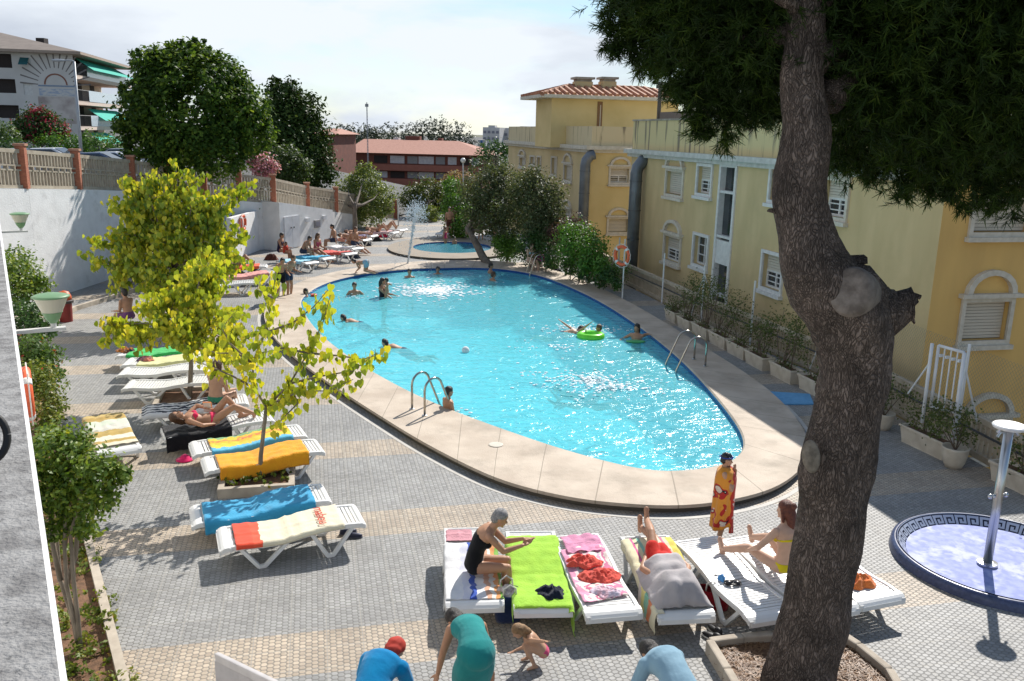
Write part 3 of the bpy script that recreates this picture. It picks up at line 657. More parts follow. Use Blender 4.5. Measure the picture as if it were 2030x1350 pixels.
# ---- hotel with the sun mural, far left
HC = P(152, 200, 75.0); FHf = Fac(HC, UU); FHs = Fac(HC, VV); hz0 = 2.6
hot = thing("hotel_building", "grey white apartment block with a sunrise mural, green awnings and stacked balconies", "apartment block", (HC.x, HC.y, hz0))
zeH = FHf.sp(150, 103)[1]; m_hw = M("hotel_white", (.62,.60,.57), .9, (.55,.53,.50), scale=.6)
hs = FHs.sp(238, 125)[0]
hw = [(0-22,58,20,103,23),]
RH = [FHf.rect(p) for p in ((-22,106,23,134),(-22,156,31,184),(-22,208,38,234))]; RH2 = [FHf.rect(p) for p in ((47,165,65,188),(55,215,70,222))]
mb = MB(); wall_holes(mb, FHf, -28, 0, hz0, zeH, RH+RH2, .5); mb.build("front_wall", m_hw, hot)
for r in RH: mb = MB(); mb.quad(FHf.pt(r[0],r[2],-.45),FHf.pt(r[1],r[2],-.45),FHf.pt(r[1],r[3],-.45),FHf.pt(r[0],r[3],-.45)); mb.build("loggia_opening", M("dark_open", (.035,.025,.022), .8), hot)
for r in RH2: mb = MB(); mb.quad(FHf.pt(r[0],r[2],-.1),FHf.pt(r[1],r[2],-.1),FHf.pt(r[1],r[3],-.1),FHf.pt(r[0],r[3],-.1)); mb.build("window_shutter", m_trimw, hot)
r = FHf.rect((40,114,58,129)); mb = MB(); mb.add([FHf.pt(r[0],r[3],0),FHf.pt(r[1],r[3],0),FHf.pt(r[1],r[2],.7),FHf.pt(r[0],r[2],.7)],[(0,1,2,3)]); mb.build("awning", M("teal_awning", (.02,.12,.13), .8), hot)
mb = MB(); q = [FHs.pt(0,0,-2.0), FHs.pt(hs,0,-2.0), FHs.pt(hs,0,-12), FHf.pt(-28,0,-hs), FHf.pt(-28,0,-.6), FHf.pt(-2,0,-.6)]; mb.prism([(p.x,p.y) for p in q], hz0, zeH-.01); mb.build("building_body", M("hotel_cream", (.60,.54,.46), .9), hot)
zf = [zeH-(zeH-hz0-.3)*k/4 for k in range(5)]
for k in range(4):
    zb_ = zf[k+1]
    if k == 3: continue
    mb = MB(); q = [FHs.pt(.2,0,0), FHs.pt(hs,0,.9), FHs.pt(hs,0,-2.05), FHs.pt(.2,0,-2.05)]; mb.prism([(p.x,p.y) for p in q], zb_, zb_+.32)
    sl_ = mb.build("balcony_slab", M("slab_pink", (.62,.50,.42), .8), hot)
    mb = MB(); mb.add([FHs.pt(3.6,zb_+.32,.20),FHs.pt(hs,zb_+.32,.88),FHs.pt(hs,zb_+1.25,.88),FHs.pt(3.6,zb_+1.25,.20)],[(0,1,2,3)]); mb.build("glass_railing", M("rail_glass", (.46,.54,.60), .15, spec=.6), sl_)
    mb = MB()
    for i in range(14): a = .3+3.2*i/13; mb.tube([FHs.pt(a,zb_+.32,.05+a*.045),FHs.pt(a,zb_+1.2,.05+a*.045)], .025, 4)
    mb.tube([FHs.pt(.3,zb_+1.2,.06),FHs.pt(3.5,zb_+1.2,.2)], .04, 4); mb.build("iron_railing", M("iron_dark", (.06,.06,.06), .6), sl_)
for k in range(4):
    for a, c in ((3.5,.32),(9.0,.3),(14,.3)):
        mb = MB(); mb.add([FHs.pt(a,zf[k+1]+.35,-1.98),FHs.pt(a+1.9,zf[k+1]+.35,-1.98),FHs.pt(a+1.9,zf[k+1]+2.4,-1.98),FHs.pt(a,zf[k+1]+2.4,-1.98)],[(0,1,2,3)]); mb.build("balcony_door", M("dark_open", (.03,.03,.03)), hot)
m_awn = M("green_awning", (.02,.42,.32), .8, (.03,.34,.27), scale=3)
for k, a0, a1 in ((0,3.0,17.5),(2,6,17),(3,5.5,11)):
    zt_ = zf[k]-.25; mb = MB(); mb.add([FHs.pt(a0,zt_,-.6),FHs.pt(a1,zt_,-.3),FHs.pt(a1,zt_-1.0,1.6),FHs.pt(a0,zt_-1.0,.9)],[(0,1,2,3)]); mb.build("awning", m_awn, hot)
mb = MB(); q = [FHf.pt(-29,zeH,.8), FHs.pt(-.0,zeH,.8)+(FHf.n*.8), FHs.pt(hs+.5,zeH,1.4), FHf.pt(-29,zeH,-hs)]
q[1] = Vector((q[1].x, q[1].y, zeH)); rd = Vector((0,0,2.0)); ri = [FHf.pt(-29,zeH,-8)+rd, FHs.pt(6,zeH,-8)+rd]
mb.add([q[0],q[1],q[2],q[3],ri[0],ri[1]], [(0,1,5,4),(1,2,5),(2,3,4,5),(0,3,4)]); mb.build("roof", M("hotel_roof", (.24,.20,.17), .9, (.20,.165,.14), scale=2), hot)
mb = MB(); q2 = [Vector((p.x,p.y,0)) for p in q]; mb.prism([(p.x,p.y) for p in q2], zeH-.22, zeH-.005); mb.build("eave", M("eave_brown", (.36,.28,.22), .8), hot)
s_, z_ = FHf.sp(60,88); mb = MB(); q = FHf.pt(s_, z_-.2, -3.5); mb.box((q.x,q.y,z_+.2), (.7,.7,1.2)); mb.build("roof_vent", M("dark_open", (.03,.03,.03)), hot)
# mural: rays, arch and faded lettering
mb = MB(); cs, cz = FHf.sp(111, 168); m_mur = M("mural_grey", (.20,.18,.17), .9)
for i in range(15):
    an = math.pi*(i+.0)/14; r0_, r1_ = 1.35, (2.75 if i not in (5,6,8,9) else 2.5)
    p0 = (cs-r0_*1.0*math.cos(an), cz+r0_*math.sin(an)); p1 = (cs-r1_*math.cos(an)*.98, cz+.1+r1_*math.sin(an))
    dd = Vector((p1[0]-p0[0], p1[1]-p0[1], 0)).normalized(); w_ = .035; w2_ = .06
    mb.add([FHf.pt(p0[0]-dd.y*w_,p0[1]+dd.x*w_,.012),FHf.pt(p1[0]-dd.y*w2_,p1[1]+dd.x*w2_,.012),FHf.pt(p1[0]+dd.y*w2_,p1[1]-dd.x*w2_,.012),FHf.pt(p0[0]+dd.y*w_,p0[1]-dd.x*w_,.012)],[(0,1,2,3)])
mu = mb.build("sunrise_mural", m_mur, hot)
mb = MB()
for i in range(14):
    b0, b1 = math.pi*i/14, math.pi*(i+1)/14; f_ = lambda r_, b: FHf.pt(cs-r_*math.cos(b), cz+r_*math.sin(b), .02); mb.quad(f_(.78,b0),f_(.78,b1),f_(.9,b1),f_(.9,b0))
mb.build("mural_arch", M("mural_brown", (.28,.12,.08), .9), mu)
r = FHf.rect((76,169,150,172)); mb = MB(); mb.quad(FHf.pt(r[0],r[2],.02),FHf.pt(r[1],r[2],.02),FHf.pt(r[1],r[3],.02),FHf.pt(r[0],r[3],.02)); mb.build("mural_line", M("mural_blue", (.25,.32,.42), .9), mu)
r = FHf.rect((78,176,148,190)); mb = MB(); mb.quad(FHf.pt(r[0],r[2],.02),FHf.pt(r[1],r[2],.02),FHf.pt(r[1],r[3],.02),FHf.pt(r[0],r[3],.02)); mb.build("mural_faded_band", M("mural_band", (.60,.59,.57), .9, (.36,.42,.52), scale=2.2, lo=.42, hi=.55, detail=8, stretch=(1,1,3)), mu)
r = FHf.rect((78,192,150,245)); mb = MB(); mb.quad(FHf.pt(r[0],r[2],.02),FHf.pt(r[1],r[2],.02),FHf.pt(r[1],r[3],.02),FHf.pt(r[0],r[3],.02)); mb.build("mural_peeled_patch", M("mural_peel", (.58,.53,.49), .9, (.36,.30,.28), scale=.9, lo=.38, hi=.60, detail=10), mu)

# ---- brick red apartment building across the valley
FR = Fac(P(800, 330, 150.0), Vector((1,-.12,0))); gz = -4.4
m_brick = M("dark_brick", (.20,.065,.042), .85, (.15,.05,.035), scale=1.5); m_span = M("brick_spandrel", (.34,.12,.08), .85, scale=2)
red = thing("brick_apartment_building", "long dark red brick apartment building with balconies and a low tiled roof", "apartment building", FR.pt(0,gz))
x0, x1 = FR.sp(668,330)[0], FR.sp(968,330)[0]; xs = FR.sp(697,330)[0]; ze_ = FR.sp(800,304)[1]; zr_ = FR.sp(800,278)[1]
mb = MB(); q = [FR.pt(xs,0), FR.pt(x1-1,0), FR.pt(x1-1,0,-14), FR.pt(xs,0,-14)]; mb.prism([(p.x,p.y) for p in q], gz, ze_); mb.build("wall", m_brick, red)
mb = MB(); q = [FR.pt(x0,0,.8), FR.pt(xs+.4,0,.8), FR.pt(xs+.4,0,-12), FR.pt(x0,0,-12)]; mb.prism([(p.x,p.y) for p in q], gz, ze_-.4); mb.build("wing_wall", MATS["dark_brick"], red)
def hip(mb, F, a0, a1, d0, d1, z0, z1, k=7):
    A_ = [F.pt(a0,z0,d0), F.pt(a1,z0,d0), F.pt(a1,z0,d1), F.pt(a0,z0,d1), F.pt(a0+1.0,z1,(d0+d1)/2), F.pt(a1-k,z1,(d0+d1)/2)]
    mb.add(A_, [(0,1,5,4),(1,2,5),(2,3,4,5),(3,0,4),(0,3,2,1)])
m_rt = M("far_roof", (.44,.22,.16), .85, (.36,.17,.12), scale=3)
mb = MB(); hip(mb, FR, xs-.8, x1+.6, 1.6, -15.5, ze_, zr_); mb.build("roof", m_rt, red)
mb = MB(); hip(mb, FR, x0-.8, xs-.9, 2.2, -13, ze_-.39, zr_-.6, 1); mb.build("wing_roof", m_rt, red)
m_blind = M("far_blind", (.62,.60,.60), .7, (.5,.48,.5), scale=3)
for (ya, yb) in ((326,338),(354,367)):
    s_, za = FR.sp(800, ya); s_, zb_ = FR.sp(800, yb); mb = MB(); fbox(mb, FR, xs+4, x1-1.5, zb_, za, .0, 1.2); mb.build("balcony_band", m_span, red)
for (ya, yb) in ((308,324),(339,353),(368,380)):
    za = FR.sp(800, ya)[1]; zb_ = FR.sp(800, yb)[1]
    for (p0, p1, mt) in ((742,768,'b'),(774,802,'b'),(808,828,'g'),(830,860,'b'),(864,882,'g'),(888,905,'b'),(912,930,'o'),(935,950,'b')):
        a, b = FR.sp(p0,330)[0], FR.sp(p1,330)[0]; mb = MB(); fbox(mb, FR, a, b, zb_, za-.1, .0, .06)
        mb.build("shuttered_window", m_blind if (mt == 'b' and (p0+ya) % 3) else (MATS["dark_open"] if mt != 'g' else M("far_grey", (.30,.29,.29), .7)), red)
mb = MB(); a, b = FR.sp(674,322)[0], FR.sp(688,322)[0]; fbox(mb, FR, a, b, FR.sp(800,325)[1], FR.sp(800,317)[1], .8, .9); mb.build("shuttered_window", m_blind, red)
for p0, p1, y in ((757,768,277),(782,812,273),(850,858,276)):
    a, b = FR.sp(p0,275)[0], FR.sp(p1,275)[0]; mb = MB(); fbox(mb, FR, a, b, zr_-1.5, FR.sp(800,y-3)[1], -9, -7.5); mb.build("rooftop_box", MATS["far_blind"] if p0 == 757 else m_brick, red)
FR2 = Fac(P(652, 300, 110), Vector((1,-.1,0)))
rd2 = thing("brick_house", "dark red brick house end with a tiled roof beside the tall pine", "house", FR2.pt(0,gz))
a, b = FR2.sp(625,300)[0], FR2.sp(661,300)[0]; zz = FR2.sp(650,266)[1]
mb = MB(); q = [FR2.pt(a,0), FR2.pt(b,0), FR2.pt(b,0,-10), FR2.pt(a,0,-10)]; mb.prism([(p.x,p.y) for p in q], gz, zz); mb.build("wall", m_brick, rd2)
mb = MB(); hip(mb, FR2, a-.5, b+.5, .6, -10.6, zz, zz+.7, 1); mb.build("roof", m_rt, rd2)
# ---- far white town blocks
for i, (p0, p1, y0, y1, Y, lab) in enumerate(((957,990,248,292,420,"distant white tower block with a stepped top above the trees"),(985,1030,253,292,430,"distant pale block right of the white tower block"),(1020,1052,250,292,380,"distant grey block touching the yellow house"))):
    F_ = Fac(P((p0+p1)/2, 270, Y), Vector((1,-.2,0))); a, b = F_.sp(p0,270)[0], F_.sp(p1,270)[0]; zt_ = F_.sp(p0,y0+4)[1]
    t = thing("tower_block", lab, "tower block", F_.pt(0,-4.4)); mb = MB(); q = [F_.pt(a,0), F_.pt(b,0), F_.pt(b,0,-12), F_.pt(a,0,-12)]
    mb.prism([(p.x,p.y) for p in q], -4.4, zt_); fbox(mb, F_, a+(b-a)*.3, a+(b-a)*.7, zt_, F_.sp(p0,y0)[1], -6, -1); mb.build("wall", M("far_white", (.60,.58,.57), .9, (.5,.48,.46), scale=.2), t)
    for j in range(4):
        za = zt_-1.6-j*3
        mb = MB()
        for k in range(4): c_ = a+(b-a)*(k+.5)/4; fbox(mb, F_, c_-(b-a)*.08, c_+(b-a)*.08, za-1.2, za, 0, .1)
        mb.build("window_row", M("far_win", (.22,.22,.26), .6), t)
F_ = Fac(P(879, 290, 260), Vector((1,0,0)))
a, b = F_.sp(947,300)[0], F_.sp(963,300)[0]; t = thing("water_tank", "small white and blue box building left of the distant town blocks", "building", F_.pt(a,-4.4))
mb = MB(); fbox(mb, F_, a, b, -4.4, F_.sp(950,277)[1], -5, 0); w_ = mb.build("wall", MATS["far_white"], t); mb = MB(); fbox(mb, F_, a+.8, b-1, F_.sp(950,284)[1], F_.sp(950,278)[1], 0, .1); mb.build("blue_panel", M("blue_sign", (.05,.16,.45), .6), t)

# ---- near white wall beside the camera
m_white = M("white_plaster", (.80,.795,.78), .9, (.72,.715,.70), scale=2.2, bump=.5, bscale=22, dirt=(.45,.44,.42), dscale=1.6, dlo=.56, dhi=.86)
WX = lambda Y: .031 - .5957*Y
nd = Vector((-.5118, .8591, 0)); nn_ = Vector((.8591, .5118, 0))       # along the wall, and out of it towards the pool
def NW(Y, z=0, off=0): return Vector((WX(Y), Y, z)) + nn_*off
nw = thing("parapet_wall", "weathered grey topped white wall beside the camera at the left edge", "wall", NW(4))
mb = MB(); q = [NW(-.5), NW(24.6), NW(24.6,0,-.9), NW(-.5,0,-.9)]; mb.prism([(p.x,p.y) for p in q], -.1, 4.6); mb.build("wall_body", m_white, nw)
mb = MB()
for a, b in ((-.5, 24.6),):
    q = [NW(a,0,-.010), NW(b,0,-.03), NW(b,0,-.9), NW(a,0,-.9)]; mb.prism([(p.x,p.y) for p in q], 4.6, 4.604)
mb.build("weathered_top", M("dirty_concrete", (.30,.295,.285), .95, (.17,.165,.16), scale=14, detail=12, lo=.38, hi=.6, bump=.5, bscale=90, dirt=(.09,.09,.09), dscale=34, dlo=.60, dhi=.68), nw)
RC = G(-34, 868, 4.695); rg = thing("black_ring", "small black rubber wheel standing on the weathered wall top at the left edge", "ring", RC)
mb = MB(); k = 28
for i in range(k): pass
QR = (EYE-RC).normalized().to_track_quat('Z','Y').to_matrix(); mb.tube([RC+QR@Vector((math.cos(2*math.pi*i/k)*.062, math.sin(2*math.pi*i/k)*.075, 0)) for i in range(k+1)], .011, 8, cap=False); mb.build("outer_ring", M("black_rubber", (.01,.01,.01), .6), rg, smooth=True)
mb = MB(); mb.tube([RC+QR@Vector((math.cos(2*math.pi*i/k)*.040, math.sin(2*math.pi*i/k)*.052, 0)) for i in range(k+1)], .004, 6, cap=False); mb.build("inner_ring", MATS["black_rubber"], rg, smooth=True)
# wall lamps
def wall_lamp(Y, z, lab):
    b = NW(Y, z); c = b + nn_*.40; t = thing("wall_lamp", lab, "wall lamp", b, group="goblet lamps on brackets of the white wall")
    mb = MB(); mb.beam(b-nn_*.02, b+nn_*.52, .10, .035); mb.build("bracket", M("bracket_grey", (.55,.54,.52), .6), t)
    mb = MB(); mb.lathe([(.03,.015),(.03,.07)], 12, c); mb.build("stem", MATS["bracket_grey"], t)
    mb = MB(); mb.lathe([(.035,.07),(.075,.12),(.103,.19),(.109,.195)], 24, c); mb.build("lamp_cup", M("lamp_green", (.16,.30,.15), .5, scale=3), t, smooth=True)
    mb = MB(); mb.lathe([(.104,.195),(.175,.36),(.0,.36)], 24, c); mb.build("lamp_shade", M("lamp_glass", (.74,.70,.57), .35, scale=3, transl=.3), t, smooth=False)
    mb = MB(); mb.lathe([(.19,.36),(.196,.372),(.165,.385),(.10,.40),(0,.405)], 24, c); mb.build("lamp_lid", MATS["lamp_green"], t, smooth=True)
wall_lamp(9.2, 3.36, "nearer green lidded goblet lamp on a bracket above the planting bed")
wall_lamp(18.2, 3.33, "farther green lidded goblet lamp against the distant white wall")
def life_ring(c, nrm, lab, rad=.37, r=.062, loc=None):
    t = thing("life_ring", lab, "life ring", c); nrm = Vector(nrm).normalized(); q = nrm.to_track_quat('Z', 'Y').to_matrix(); k = 32
    mb = MB(); pts = [c + q @ Vector((math.cos(2*math.pi*i/k)*(rad-r), math.sin(2*math.pi*i/k)*(rad-r), 0)) for i in range(k+1)]
    mb.tube(pts, r, 10, cap=False); mb.build("ring", M("life_orange", (.80,.13,.04), .5, scale=4), t, smooth=True)
    for j in range(4):
        a0 = 2*math.pi*j/4+.8; mb = MB(); mb.tube([c + q @ Vector((math.cos(a0+d)*(rad-r), math.sin(a0+d)*(rad-r), 0)) for d in (-.13,-.06,0,.06,.13)], r*1.05, 10); mb.build("white_band", M("ring_white", (.8,.79,.76), .5), t, smooth=True)
    mb = MB(); mb.tube([c + q @ Vector((math.cos(2*math.pi*i/40)*(rad+.02+.03*math.sin(i*.628*2)**2), math.sin(2*math.pi*i/40)*(rad+.02+.03*math.sin(i*.628*2)**2), .02)) for i in range(41)], .010, 5, cap=False); mb.build("grab_rope", M("rope_white", (.7,.68,.62), .8), t)
    return t
lr = life_ring(NW(11.6, 1.87, .10), nn_, "orange life ring hanging edge on from the near white wall", .40, .07)
o = thing("blue_cloth", "grey blue cloth hanging behind the near orange life ring", "cloth", NW(11.9,1.7,.1)); mb = MB()
mb.grid(lambda u, v: NW(11.75+u*.42, 2.0-v*.62, .06+.03*math.sin(u*9+v*2)+.1*u), 8, 6); w_ = mb.build("cloth_sheet", M("cloth_bluegrey", (.22,.27,.36), .9, scale=10), o, smooth=True, solid=.01)

# ---- far white wall with the concrete fence on it, stepping down towards the back
posts_px = [(-62,280,25.0),(40,289,27.2),(148,299,30.2),(258,311,34.2),(330,322,36),(402,331,37.8),(472,340,39.6),(540,348,41.3),(608,364,45),(665,373,48),(722,385,52),(783,398,56)]
POSTS = [P(x, y, Y) for x, y, Y in posts_px]; PHT = 1.30
wl = thing("white_retaining_wall", "tall rough white retaining wall stepping down behind the yellow leaved trees", "wall", POSTS[2]*1)
mb = MB()
for a, b in zip(POSTS, POSTS[1:]):
    za, zb_ = max(a.z-PHT, .02), max(b.z-PHT, .02)
    t = (b-a); t.z = 0; t.normalize(); nrm = Vector((t.y, -t.x, 0))
    f = [a+nrm*.12, b+nrm*.12, b-nrm*.2, a-nrm*.2]
    vs = [(q.x,q.y,-.1) for q in f] + [(f[0].x,f[0].y,za),(f[1].x,f[1].y,zb_),(f[2].x,f[2].y,zb_),(f[3].x,f[3].y,za)]
    mb.add(vs, [(0,1,5,4),(1,2,6,5),(2,3,7,6),(3,0,4,7),(4,5,6,7)])
wb = NW(24.6, 0)
mb.quad((wb.x,wb.y,-.1),(POSTS[0].x+.1,POSTS[0].y,-.1),(POSTS[0].x+.1,POSTS[0].y,3.6),(wb.x,wb.y,3.6))
mb.build("wall_body", m_white, wl)
bf = thing("balustrade_fence", "street fence of slotted concrete panels between orange brick posts on the white wall", "fence", POSTS[2]*1)
m_bp = M("orange_brick", (.42,.16,.085), .85, (.30,.10,.06), scale=9, stretch=(1,1,3)); m_pan = M("fence_concrete", (.46,.395,.30), .85, (.36,.30,.225), scale=5)
for p in POSTS:
    mb = MB(); mb.box((p.x,p.y,p.z-PHT/2+.01), (.26,.26,PHT+.02), AZ); q = mb.build("brick_post", m_bp, bf)
    mb = MB(); mb.box((p.x,p.y,p.z+.035), (.34,.34,.07), AZ); mb.build("post_cap", M("post_cap", (.40,.20,.13), .85), q)
for a, b in zip(POSTS, POSTS[1:]):
    mb = MB(); t = (b-a); Lh = Vector((t.x,t.y,0)).length; d = t/Lh
    def pt_(s_, h): q = a + d*s_; return Vector((q.x, q.y, q.z - PHT + h))
    for h, w_ in ((.06,.10),(.56,.05),(.70,.05),(1.13,.12)): mb.beam(pt_(.14,h), pt_(Lh-.14,h), .10, w_)
    k = int((Lh-.3)/.17)
    for i in range(k):
        s_ = .2+(Lh-.4)*(i+.5)/k
        mb.beam(pt_(s_,.10), pt_(s_,.54), .09, .05, up=(d.x,d.y,0)); mb.beam(pt_(s_,.73), pt_(s_,1.08), .09, .05, up=(d.x,d.y,0))
        if i % 2: mb.beam(pt_(s_,.57), pt_(s_,.69), .14, .05, up=(d.x,d.y,0))
    mb.build("slotted_panel", m_pan, bf)
# low wall with ring, white changing hut
hC = G(557,497); hR = G(661,476); hL = G(519,494); zC = P(553,401,hC.y).z; zRr = P(661,416,hR.y).z
hut = thing("changing_hut", "low white changing hut with a double door and small wall boxes", "hut", hC)
mb = MB(); bk1 = hR + Vector((-1.9, 1.2, 0)); bk0 = hL + Vector((-.3, 1.0, 0))
foot = [hC, hR, bk1, bk0, hL]; zs = [zC, zRr, zRr, zC, zC]
vs = [(p.x,p.y,0) for p in foot] + [(p.x,p.y,z) for p, z in zip(foot, zs)]
mb.add(vs, [(i,(i+1)%5,5+(i+1)%5,5+i) for i in range(5)] + [(5,6,7,8,9)]); mb.build("wall_body", m_white, hut)
FH = Fac(hC, (hR-hC).normalized())
def hp(x, y): return FH.sp(x, y)
r = FH.rect((563,428,593,494)); m_door = M("door_white", (.66,.67,.69), .5, scale=3)
for k in (0, 1):
    a, b = (r[0], (r[0]+r[1])/2-.01) if k == 0 else ((r[0]+r[1])/2+.01, r[1]); mb = MB(); fbox(mb, FH, a, b, .05, r[3], .0, .05); dr = mb.build("door", m_door, hut)
    mb = MB(); q = FH.pt((r[0]+r[1])/2+(-.12 if k == 0 else .12), 1.0, .07); mb.box(q, (.05,.04,.07), AZ); mb.build("handle", M("handle_dark", (.1,.1,.1), .4), dr)
for (p, mt, nm) in (((604,432,611,440),"door_white","wall_sign"),((622,436,632,451),"far_grey","wall_box"),((638,427,644,435),"door_white","wall_sign")):
    r_ = FH.rect(p); mb = MB(); fbox(mb, FH, r_[0], r_[1], r_[2], r_[3], 0, .10); w_ = mb.build(nm, MATS[mt], hut)
    if nm == "wall_box": mb = MB(); fbox(mb, FH, r_[0]+.05, r_[1]-.05, r_[2]+.08, r_[3]-.08, .10, .11); mb.build("box_glass", MATS["far_win"], w_)
lw0, lw1 = G(462,517), hL*1.0; zt_ = P(490,425,38.5).z
lw = thing("low_white_wall", "low white wall joining the changing hut, with a life ring on it", "wall", lw0)
mb = MB(); nrm = Vector(((lw1-lw0).y, -(lw1-lw0).x, 0)).normalized(); mb.prism([(p.x,p.y) for p in (lw0, lw1, lw1-nrm*.2, lw0-nrm*.2)], -.05, zt_); mb.build("wall_body", m_white, lw)
Fl = Fac(lw0, (lw1-lw0).normalized()); s_, z_ = Fl.sp(478,441); life_ring(Fl.pt(s_, z_, .08), Fl.n, "orange life ring on the low white wall left of the changing hut", .36, .06)
# ================================================================ vegetation
def rot_frames(nrm, rng):
    """orthonormal frames for an (n,3) array of normals with a random turn about each"""
    nrm = nrm/np.linalg.norm(nrm, axis=1, keepdims=True)
    r = rng.normal(size=nrm.shape); t = r - nrm*(r*nrm).sum(1, keepdims=True); t /= np.linalg.norm(t, axis=1, keepdims=True)
    return t, np.cross(nrm, t), nrm
DIA = np.array([(-.5,0,0),(0,-.28,.04),(.5,0,0),(0,.28,.04)])
HEART = np.array([(-.42,0,0),(-.5,.22,.02),(-.25,.42,.05),(.12,.32,.05),(.55,0,-.06),(.12,-.32,.05),(-.25,-.42,.05),(-.5,-.22,.02)])
NEED = np.array([(0,-.035,0),(1,-.01,0),(1,.01,0),(0,.035,0)])
def leaf_mesh(name, pos, t, b, n, size, shape, mat, parent, rnd, extra=None):
    k = len(shape); N_ = len(pos)
    sz = np.asarray(size).reshape(-1,1,1)*np.ones((N_,1,1))
    co = pos[:,None,:] + sz*(shape[None,:,0,None]*t[:,None,:] + shape[None,:,1,None]*b[:,None,:] + shape[None,:,2,None]*n[:,None,:])
    co = co.reshape(-1,3)
    if parent is not None:
        inv = np.array(WM(parent).inverted()); co = co @ inv[:3,:3].T + inv[:3,3]
    me = bpy.data.meshes.new(name); me.vertices.add(N_*k); me.vertices.foreach_set("co", co.astype(np.float32).ravel())
    me.loops.add(N_*k); me.loops.foreach_set("vertex_index", np.arange(N_*k, dtype=np.int32))
    me.polygons.add(N_); me.polygons.foreach_set("loop_start", np.arange(0, N_*k, k, dtype=np.int32))
    me.update(calc_edges=True); a = me.attributes.new("rnd", 'FLOAT', 'POINT'); a.data.foreach_set("value", np.repeat(rnd, k).astype(np.float32))
    me.materials.append(mat); o = bpy.data.objects.new(name, me); COL.objects.link(o)
    if parent is not None: o.parent = parent
    return o
def clump_points(clumps, n, sub, rng, spread=.22, shell=.62):
    """points gathered in twig-sized tufts around the shells of ellipsoid clumps"""
    vol = np.array([(c[1][0]*c[1][1]*c[1][2])**(2/3) for c in clumps]); cnt = np.maximum(1, (vol/vol.sum()*n/sub)).astype(int)
    P_, O_, TR = [], [], []
    for (c, r), k in zip(clumps, cnt):
        d = rng.normal(size=(k,3)); d /= np.linalg.norm(d, axis=1, keepdims=True)
        rad = shell + (1.06-shell)*rng.random((k,1))**.6
        ctr = np.array(c) + d*rad*np.array(r); s = spread*min(min(r), 1.1)
        p = ctr[:,None,:] + np.clip(rng.normal(size=(k,sub,3)),-1.7,1.7)*s*(.5+rng.random((k,1,1)))
        P_.append(p.reshape(-1,3)); O_.append(np.repeat(d, sub, 0)); TR.append(np.repeat(rng.random(k), sub))
    return np.concatenate(P_), np.concatenate(O_), np.concatenate(TR)
def foliage(name, clumps, n, size, mat, parent, seed=1, sub=14, shape=DIA, spread=.22, shell=.6, upb=.5, droop=0, szv=.35, rmix=.5):
    rng = np.random.default_rng(seed); pos, out, tr = clump_points(clumps, n, sub, rng, spread, shell)
    nr = out*.7 + np.array([0,0,upb]) + rng.normal(size=pos.shape)*.55
    t, b, nn = rot_frames(nr, rng)
    if droop:
        t = t*(1-droop) + np.array([0,0,-1.0])*droop; t /= np.linalg.norm(t, axis=1, keepdims=True)
        b = np.cross(nn, t); b /= np.linalg.norm(b, axis=1, keepdims=True); nn = np.cross(t, b)
    return leaf_mesh(name, pos, t, b, nn, size*(1-szv/2+szv*rng.random(len(pos))), shape, mat, parent, np.clip(tr*rmix + rng.random(len(pos))*(1-rmix), 0, 1))
def branch(mb, p, q, r0, r1, bend=.15, seed=0, n=5, sides=7):
    rn = random.Random(seed); p, q = Vector(p), Vector(q); L_ = (q-p).length; pts = []; rs = []
    o = Vector((rn.uniform(-1,1), rn.uniform(-1,1), rn.uniform(-.3,.6)))*bend*L_
    for i in range(n+1):
        t = i/n; pts.append(p.lerp(q, t) + o*math.sin(math.pi*t)*.6 + Vector((rn.uniform(-1,1), rn.uniform(-1,1), rn.uniform(-1,1)))*L_*.012*(0 < i < n)); rs.append(r0+(r1-r0)*t)
    mb.tube(pts, rs, sides); return pts
m_bark = M("grey_bark", (.20,.165,.13), .9, (.11,.09,.07), scale=7, bump=.6, bscale=25, stretch=(1,1,.4))
m_bark2 = M("pale_bark", (.27,.225,.17), .85, (.15,.12,.09), scale=9, bump=.5, bscale=30, stretch=(1,1,.35))
def tree(name, label, cat, base, top, clumps, n, size, mat, r0=.15, bark=None, seed=1, group=None, limbs=6, **k):
    t = thing(name, label, cat, base, group=group); mb = MB(); mb2 = []
    fork = Vector(base).lerp(Vector(top), .98); pts = branch(mb, Vector(base)-Vector((0,0,.1)), fork, r0, r0*.6, .05, seed, 7, 9)
    mb.build("trunk", bark or m_bark, t, smooth=True)
    mb = MB(); cl = sorted(clumps, key=lambda c: -c[1][0]*c[1][2])[:limbs]
    for i, (c, r) in enumerate(cl): branch(mb, fork - Vector((0,0,.05*i)), Vector(c)+Vector((0,0,r[2]*.3)), r0*.5, r0*.08, .12, seed+i, 5, 6)
    mb.build("limbs", bark or m_bark, t, smooth=True)
    foliage("crown", clumps, n, size, mat, t, seed=seed, **k); return t
def cpx(lst):
    """clumps given in the photo: x, y, distance, radius in metres (and optional vertical factor)"""
    return [(P(x, y, Y), (r, r, r*(z[0] if z else .85))) for x, y, Y, r, *z in lst]
lm_fig = leafmat("leaf_fig", [(0,(.024,.055,.012)),(.5,(.055,.105,.018)),(.75,(.13,.20,.03)),(1,(.27,.34,.05))], transl=.40, spec=.12)
lm_pine = leafmat("leaf_pine_dark", [(0,(.022,.045,.012)),(.6,(.045,.080,.018)),(1,(.09,.13,.026))], transl=.15, spec=.1)
lm_yel = leafmat("leaf_yellow_green", [(0,(.16,.24,.03)),(.3,(.32,.40,.04)),(.75,(.52,.54,.05)),(1,(.66,.56,.05))], transl=.42, tcol=(1.35,1.25,.5))
